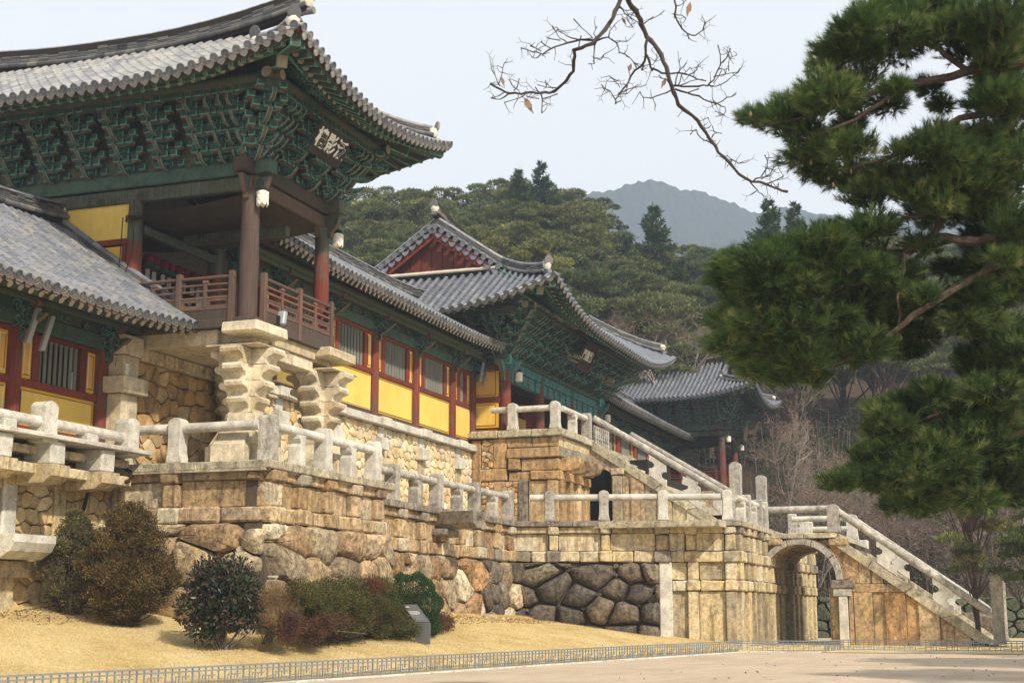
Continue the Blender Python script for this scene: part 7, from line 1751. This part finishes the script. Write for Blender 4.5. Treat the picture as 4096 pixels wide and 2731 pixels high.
# ================================================================ BARE BRANCH OVERHEAD
bt = thing('overhanging_tree', 'leafless branches with a few dead leaves hanging in from above', 'tree', (3, 3.2, 0))
DB = 9.0
def bz(x, y, dd=0.0): return at(1900+.574*x, .574*y, DB+dd)
paths = [([(1060, -420), (1030, -200), (1010, -20), (995, 50), (960, 130), (900, 215), (850, 280), (770, 320), (700, 355), (695, 430), (680, 490), (640, 560), (580, 620), (520, 650), (460, 655), (400, 648), (320, 650), (240, 655), (180, 625), (110, 585)], .016),
 ([(850, 280), (740, 282), (640, 300), (560, 335), (470, 372), (400, 362), (320, 335)], .0075), ([(650, 298), (590, 270), (540, 180)], .004), ([(590, 285), (500, 265)], .004), ([(720, 280), (640, 255), (590, 220), (570, 190)], .0045), ([(690, 135), (740, 195), (820, 265)], .004), ([(530, 345), (460, 292)], .004), ([(460, 365), (385, 320)], .004), ([(465, 375), (420, 408), (395, 398)], .004),
 ([(720, 345), (740, 250)], .004), ([(850, 285), (830, 350), (830, 440), (790, 448)], .005), ([(830, 405), (870, 415), (900, 380)], .004), ([(850, 280), (930, 262), (985, 300), (1010, 370), (1080, 400), (1125, 470)], .006), ([(935, 262), (940, 220), (970, 180)], .004), ([(985, 295), (1060, 290)], .0035), ([(840, 270), (825, 235), (852, 185)], .0035),
 ([(700, 350), (680, 348)], .006), ([(240, 655), (180, 690), (115, 685)], .005), ([(345, 655), (300, 690), (205, 715)], .004), ([(165, 600), (160, 560), (118, 490)], .004), ([(165, 590), (190, 500), (205, 440)], .0035), ([(270, 630), (300, 580), (310, 550)], .004), ([(275, 610), (240, 555)], .0035), ([(460, 655), (470, 700), (465, 790)], .005), ([(470, 690), (575, 655)], .004), ([(450, 695), (360, 672)], .0035), ([(560, 615), (500, 605), (435, 592)], .004), ([(500, 605), (490, 560)], .003), ([(460, 650), (420, 608)], .0035),
 ([(1075, -420), (1065, -200), (1060, -10), (1090, 50), (1140, 110), (1165, 180), (1200, 260), (1250, 310), (1300, 390), (1330, 470), (1360, 560), (1385, 640), (1420, 730), (1510, 800), (1580, 890), (1640, 970), (1700, 1060), (1780, 1140), (1850, 1220), (1930, 1265), (2030, 1285), (2110, 1320), (2175, 1335)], .019),
 ([(1195, 270), (1190, 380), (1165, 460), (1110, 490), (1060, 580), (1010, 650), (975, 690), (980, 725)], .009), ([(1195, 390), (1230, 470), (1310, 515), (1420, 510), (1500, 520), (1545, 555), (1610, 565)], .008), ([(1385, 600), (1450, 605), (1560, 598), (1620, 598), (1660, 550), (1700, 480), (1750, 410), (1780, 340)], .007), ([(1620, 598), (1680, 602), (1750, 570), (1835, 505)], .0045), ([(1715, 450), (1692, 315)], .004), ([(1670, 540), (1740, 515), (1830, 505)], .004), ([(1665, 590), (1720, 490)], .003), ([(1770, 500), (1775, 405), (1825, 385)], .003),
 ([(1395, 625), (1480, 650), (1560, 670), (1640, 715), (1690, 720), (1760, 680), (1820, 655)], .0065), ([(1690, 722), (1745, 750), (1740, 800), (1675, 812)], .004), ([(1480, 650), (1560, 620)], .004), ([(1370, 630), (1300, 655), (1230, 685), (1170, 680), (1150, 640)], .005), ([(1240, 685), (1258, 735)], .003), ([(1380, 600), (1330, 550), (1282, 525)], .005), ([(1400, 600), (1420, 500), (1475, 440)], .0045), ([(1410, 600), (1440, 540), (1500, 470)], .004), ([(1420, 595), (1500, 560), (1590, 555)], .004), ([(1500, 520), (1545, 490), (1550, 462)], .004), ([(1430, 510), (1420, 440), (1435, 405)], .003),
 ([(1000, 45), (1040, 90), (1080, 130), (1165, 165)], .005), ([(1175, 160), (1240, 130), (1320, 75)], .004), ([(1180, 165), (1245, 118)], .003), ([(1005, 45), (1050, 75), (1085, 72)], .004), ([(1055, 125), (1100, 190)], .003), ([(1085, 130), (1110, 90)], .003), ([(1165, 460), (1240, 450), (1275, 390), (1230, 350)], .003), ([(1165, 460), (1162, 490)], .006), ([(1225, 470), (1236, 495)], .006), ([(1180, 460), (1150, 470), (1100, 430)], .004), ([(1060, 590), (1058, 612)], .005), ([(1010, 650), (1110, 610)], .0035), ([(975, 690), (940, 640), (880, 590)], .004), ([(1005, 610), (985, 570), (935, 530)], .003), ([(1015, 655), (1060, 655)], .0035), ([(980, 722), (1018, 703)], .004),
 ([(1395, -120), (1393, -10), (1395, 100), (1420, 160), (1480, 235), (1540, 245), (1590, 210), (1605, 160)], .007), ([(1480, 235), (1490, 270)], .005), ([(1398, 40), (1440, 38), (1480, -5)], .0035), ([(1400, 100), (1470, 130)], .0035), ([(1390, 130), (1395, 90), (1370, 100)], .003),
 ([(1930, 1265), (1990, 1240), (2030, 1180), (2040, 1120), (2020, 1080)], .0055), ([(2030, 1285), (2090, 1255), (2150, 1225)], .0045), ([(1990, 1245), (2060, 1210), (2090, 1160)], .004), ([(2000, 1235), (2060, 1225)], .004), ([(1915, 1270), (1970, 1330), (2005, 1355)], .0045), ([(2090, 1315), (2115, 1290)], .004), ([(1780, 1140), (1790, 1120), (1835, 1140)], .005), ([(1650, 1000), (1600, 980), (1550, 930), (1540, 900), (1500, 940)], .0045), ([(1650, 960), (1670, 920), (1720, 930)], .004), ([(1600, 900), (1635, 870), (1625, 820)], .0035), ([(1665, 920), (1655, 880)], .003)]
tipP = []
for i, (pts, r) in enumerate(paths):
    dd0 = random.uniform(-.1, .1); Q = []
    W3 = [bz(x, y, .12*sin(i+j*.7)+(0 if r < .01 else 0)) for j, (x, y) in enumerate(pts)] if r > .01 else [bz(x, y, .05*sin(i+j)) for j, (x, y) in enumerate(pts)]
    for a, b in zip(W3, W3[1:]):
        for t_ in (0, .5): Q.append(a+(b-a)*t_+rng.normal(size=3)*.0035)
    Q.append(W3[-1]); rr_ = np.linspace(r, r*.32+.0008, len(Q))*(1+.12*np.sin(np.arange(len(Q))*2.1)); rr_[-1] = rr_[-2]*1.3
    m = MB(); m.tube(Q, list(rr_), 7 if r > .006 else 5); m.obj('branch', MT['twig_dark'], bt, smooth=True, ang=None); tipP += Q[len(Q)//2:]
m = MB()   # finest twiglets, forked at the ends
for _ in range(260):
    p = random.choice(tipP); d = unit(rng.normal(size=3)); d -= _fw*np.dot(d, _fw)*.7; L = random.uniform(.03, .11); q = p+d*L
    m.tube([p, p+d*L*.5+rng.normal(size=3)*.006, q], [.0028, .002, .0014], 4)
    if random.random() < .5:
        for s_ in (-1, 1): e = unit(d+s_*unit(np.cross(d, _fw))*.8); m.tube([q, q+e*L*.35], [.0014, .001], 3)
m.obj('twiglets', MT['twig_dark'], bt, kind='stuff')
for (x, y, s_, rot) in ((375, 735, .065, 0), (195, 570, .035, 1), (1080, 475, .035, 2), (1315, 580, .04, 2.4), (1490, 65, .055, 2), (1040, 150, .03, .5)):
    p = bz(x, y); d = np.array([0, 0, -1.])*.9+_rt*cos(rot)*.5; d = unit(d); sd = unit(np.cross(d, _fw)+_fw*.5)
    m = MB(); m.prism(Fr(p-d*s_*.9, sd, unit(np.cross(sd, d)), d), [(0, 0), (s_*.28, s_*.5), (s_*.34, s_*1.0), (s_*.1, s_*1.35), (0, s_*1.9), (-s_*.22, s_*1.3), (-s_*.36, s_*.8), (-s_*.2, s_*.35)], -.002, .002); m.obj('dead_leaf', MT['dead_leaf'], bt)

# ================================================================ HAZE
hz = MB(); hz.box(ID, -160, 1300, -500, 700, -1.2, 330)
hm = bpy.data.materials.new('haze'); hm.use_nodes = True; hn = hm.node_tree; hn.nodes.clear(); ho = hn.nodes.new('ShaderNodeOutputMaterial'); pv = hn.nodes.new('ShaderNodeVolumePrincipled')
pv.inputs['Color'].default_value = (.66, .80, 1.0, 1); pv.inputs['Density'].default_value = .00045; pv.inputs['Anisotropy'].default_value = 0.0; hn.links.new(pv.outputs[0], ho.inputs['Volume'])
hz.obj('haze', hm, kind='stuff')

# pines standing out of the picture on the south side; their shade falls across the sand
for x, y, l in ((22, -9, 'tall pine south of the sandy court, west one'), (31, -10, 'tall pine south of the sandy court, second from the west'), (41, -9.5, 'tall pine south of the sandy court, third from the west'), (52, -11, 'tall pine south of the sandy court, east one')):
    put_tree('shade_pine', l, 'pine tree', VAR[int(x) % 5], x, y, 0, (1.0, 1.0), x, 'pines south of the court')

# leaf litter and pebbles
N = 3720; X_ = np.concatenate([30+29*rng.random(3600), 30+30*rng.random(120)]); k_ = np.arange(N) < 3600
Y_ = np.where(k_, np.where(X_ < 35.2, 24.8, np.where(X_ < 43.2, 19.3, 20.3))-1.6*rng.random(N)**2.2, -2+12*rng.random(N))
Z_ = np.array([lawn_z(a, b)+.012 if q else .008 for a, b, q in zip(X_, Y_, k_)]); D = unit(np.stack([rng.normal(size=N), rng.normal(size=N), .15*rng.normal(size=N)], 1))
MT['litter'] = mat_leaf('leaf_litter', [(0, (.14, .085, .045)), (.6, (.24, .15, .08)), (1, (.34, .24, .13))], .0, .2)
link('leaf_litter', leaf_quads('leaf_litter', MT['litter'], np.stack([X_, Y_, Z_], 1), D, .09, .05), None, None, kind='stuff')
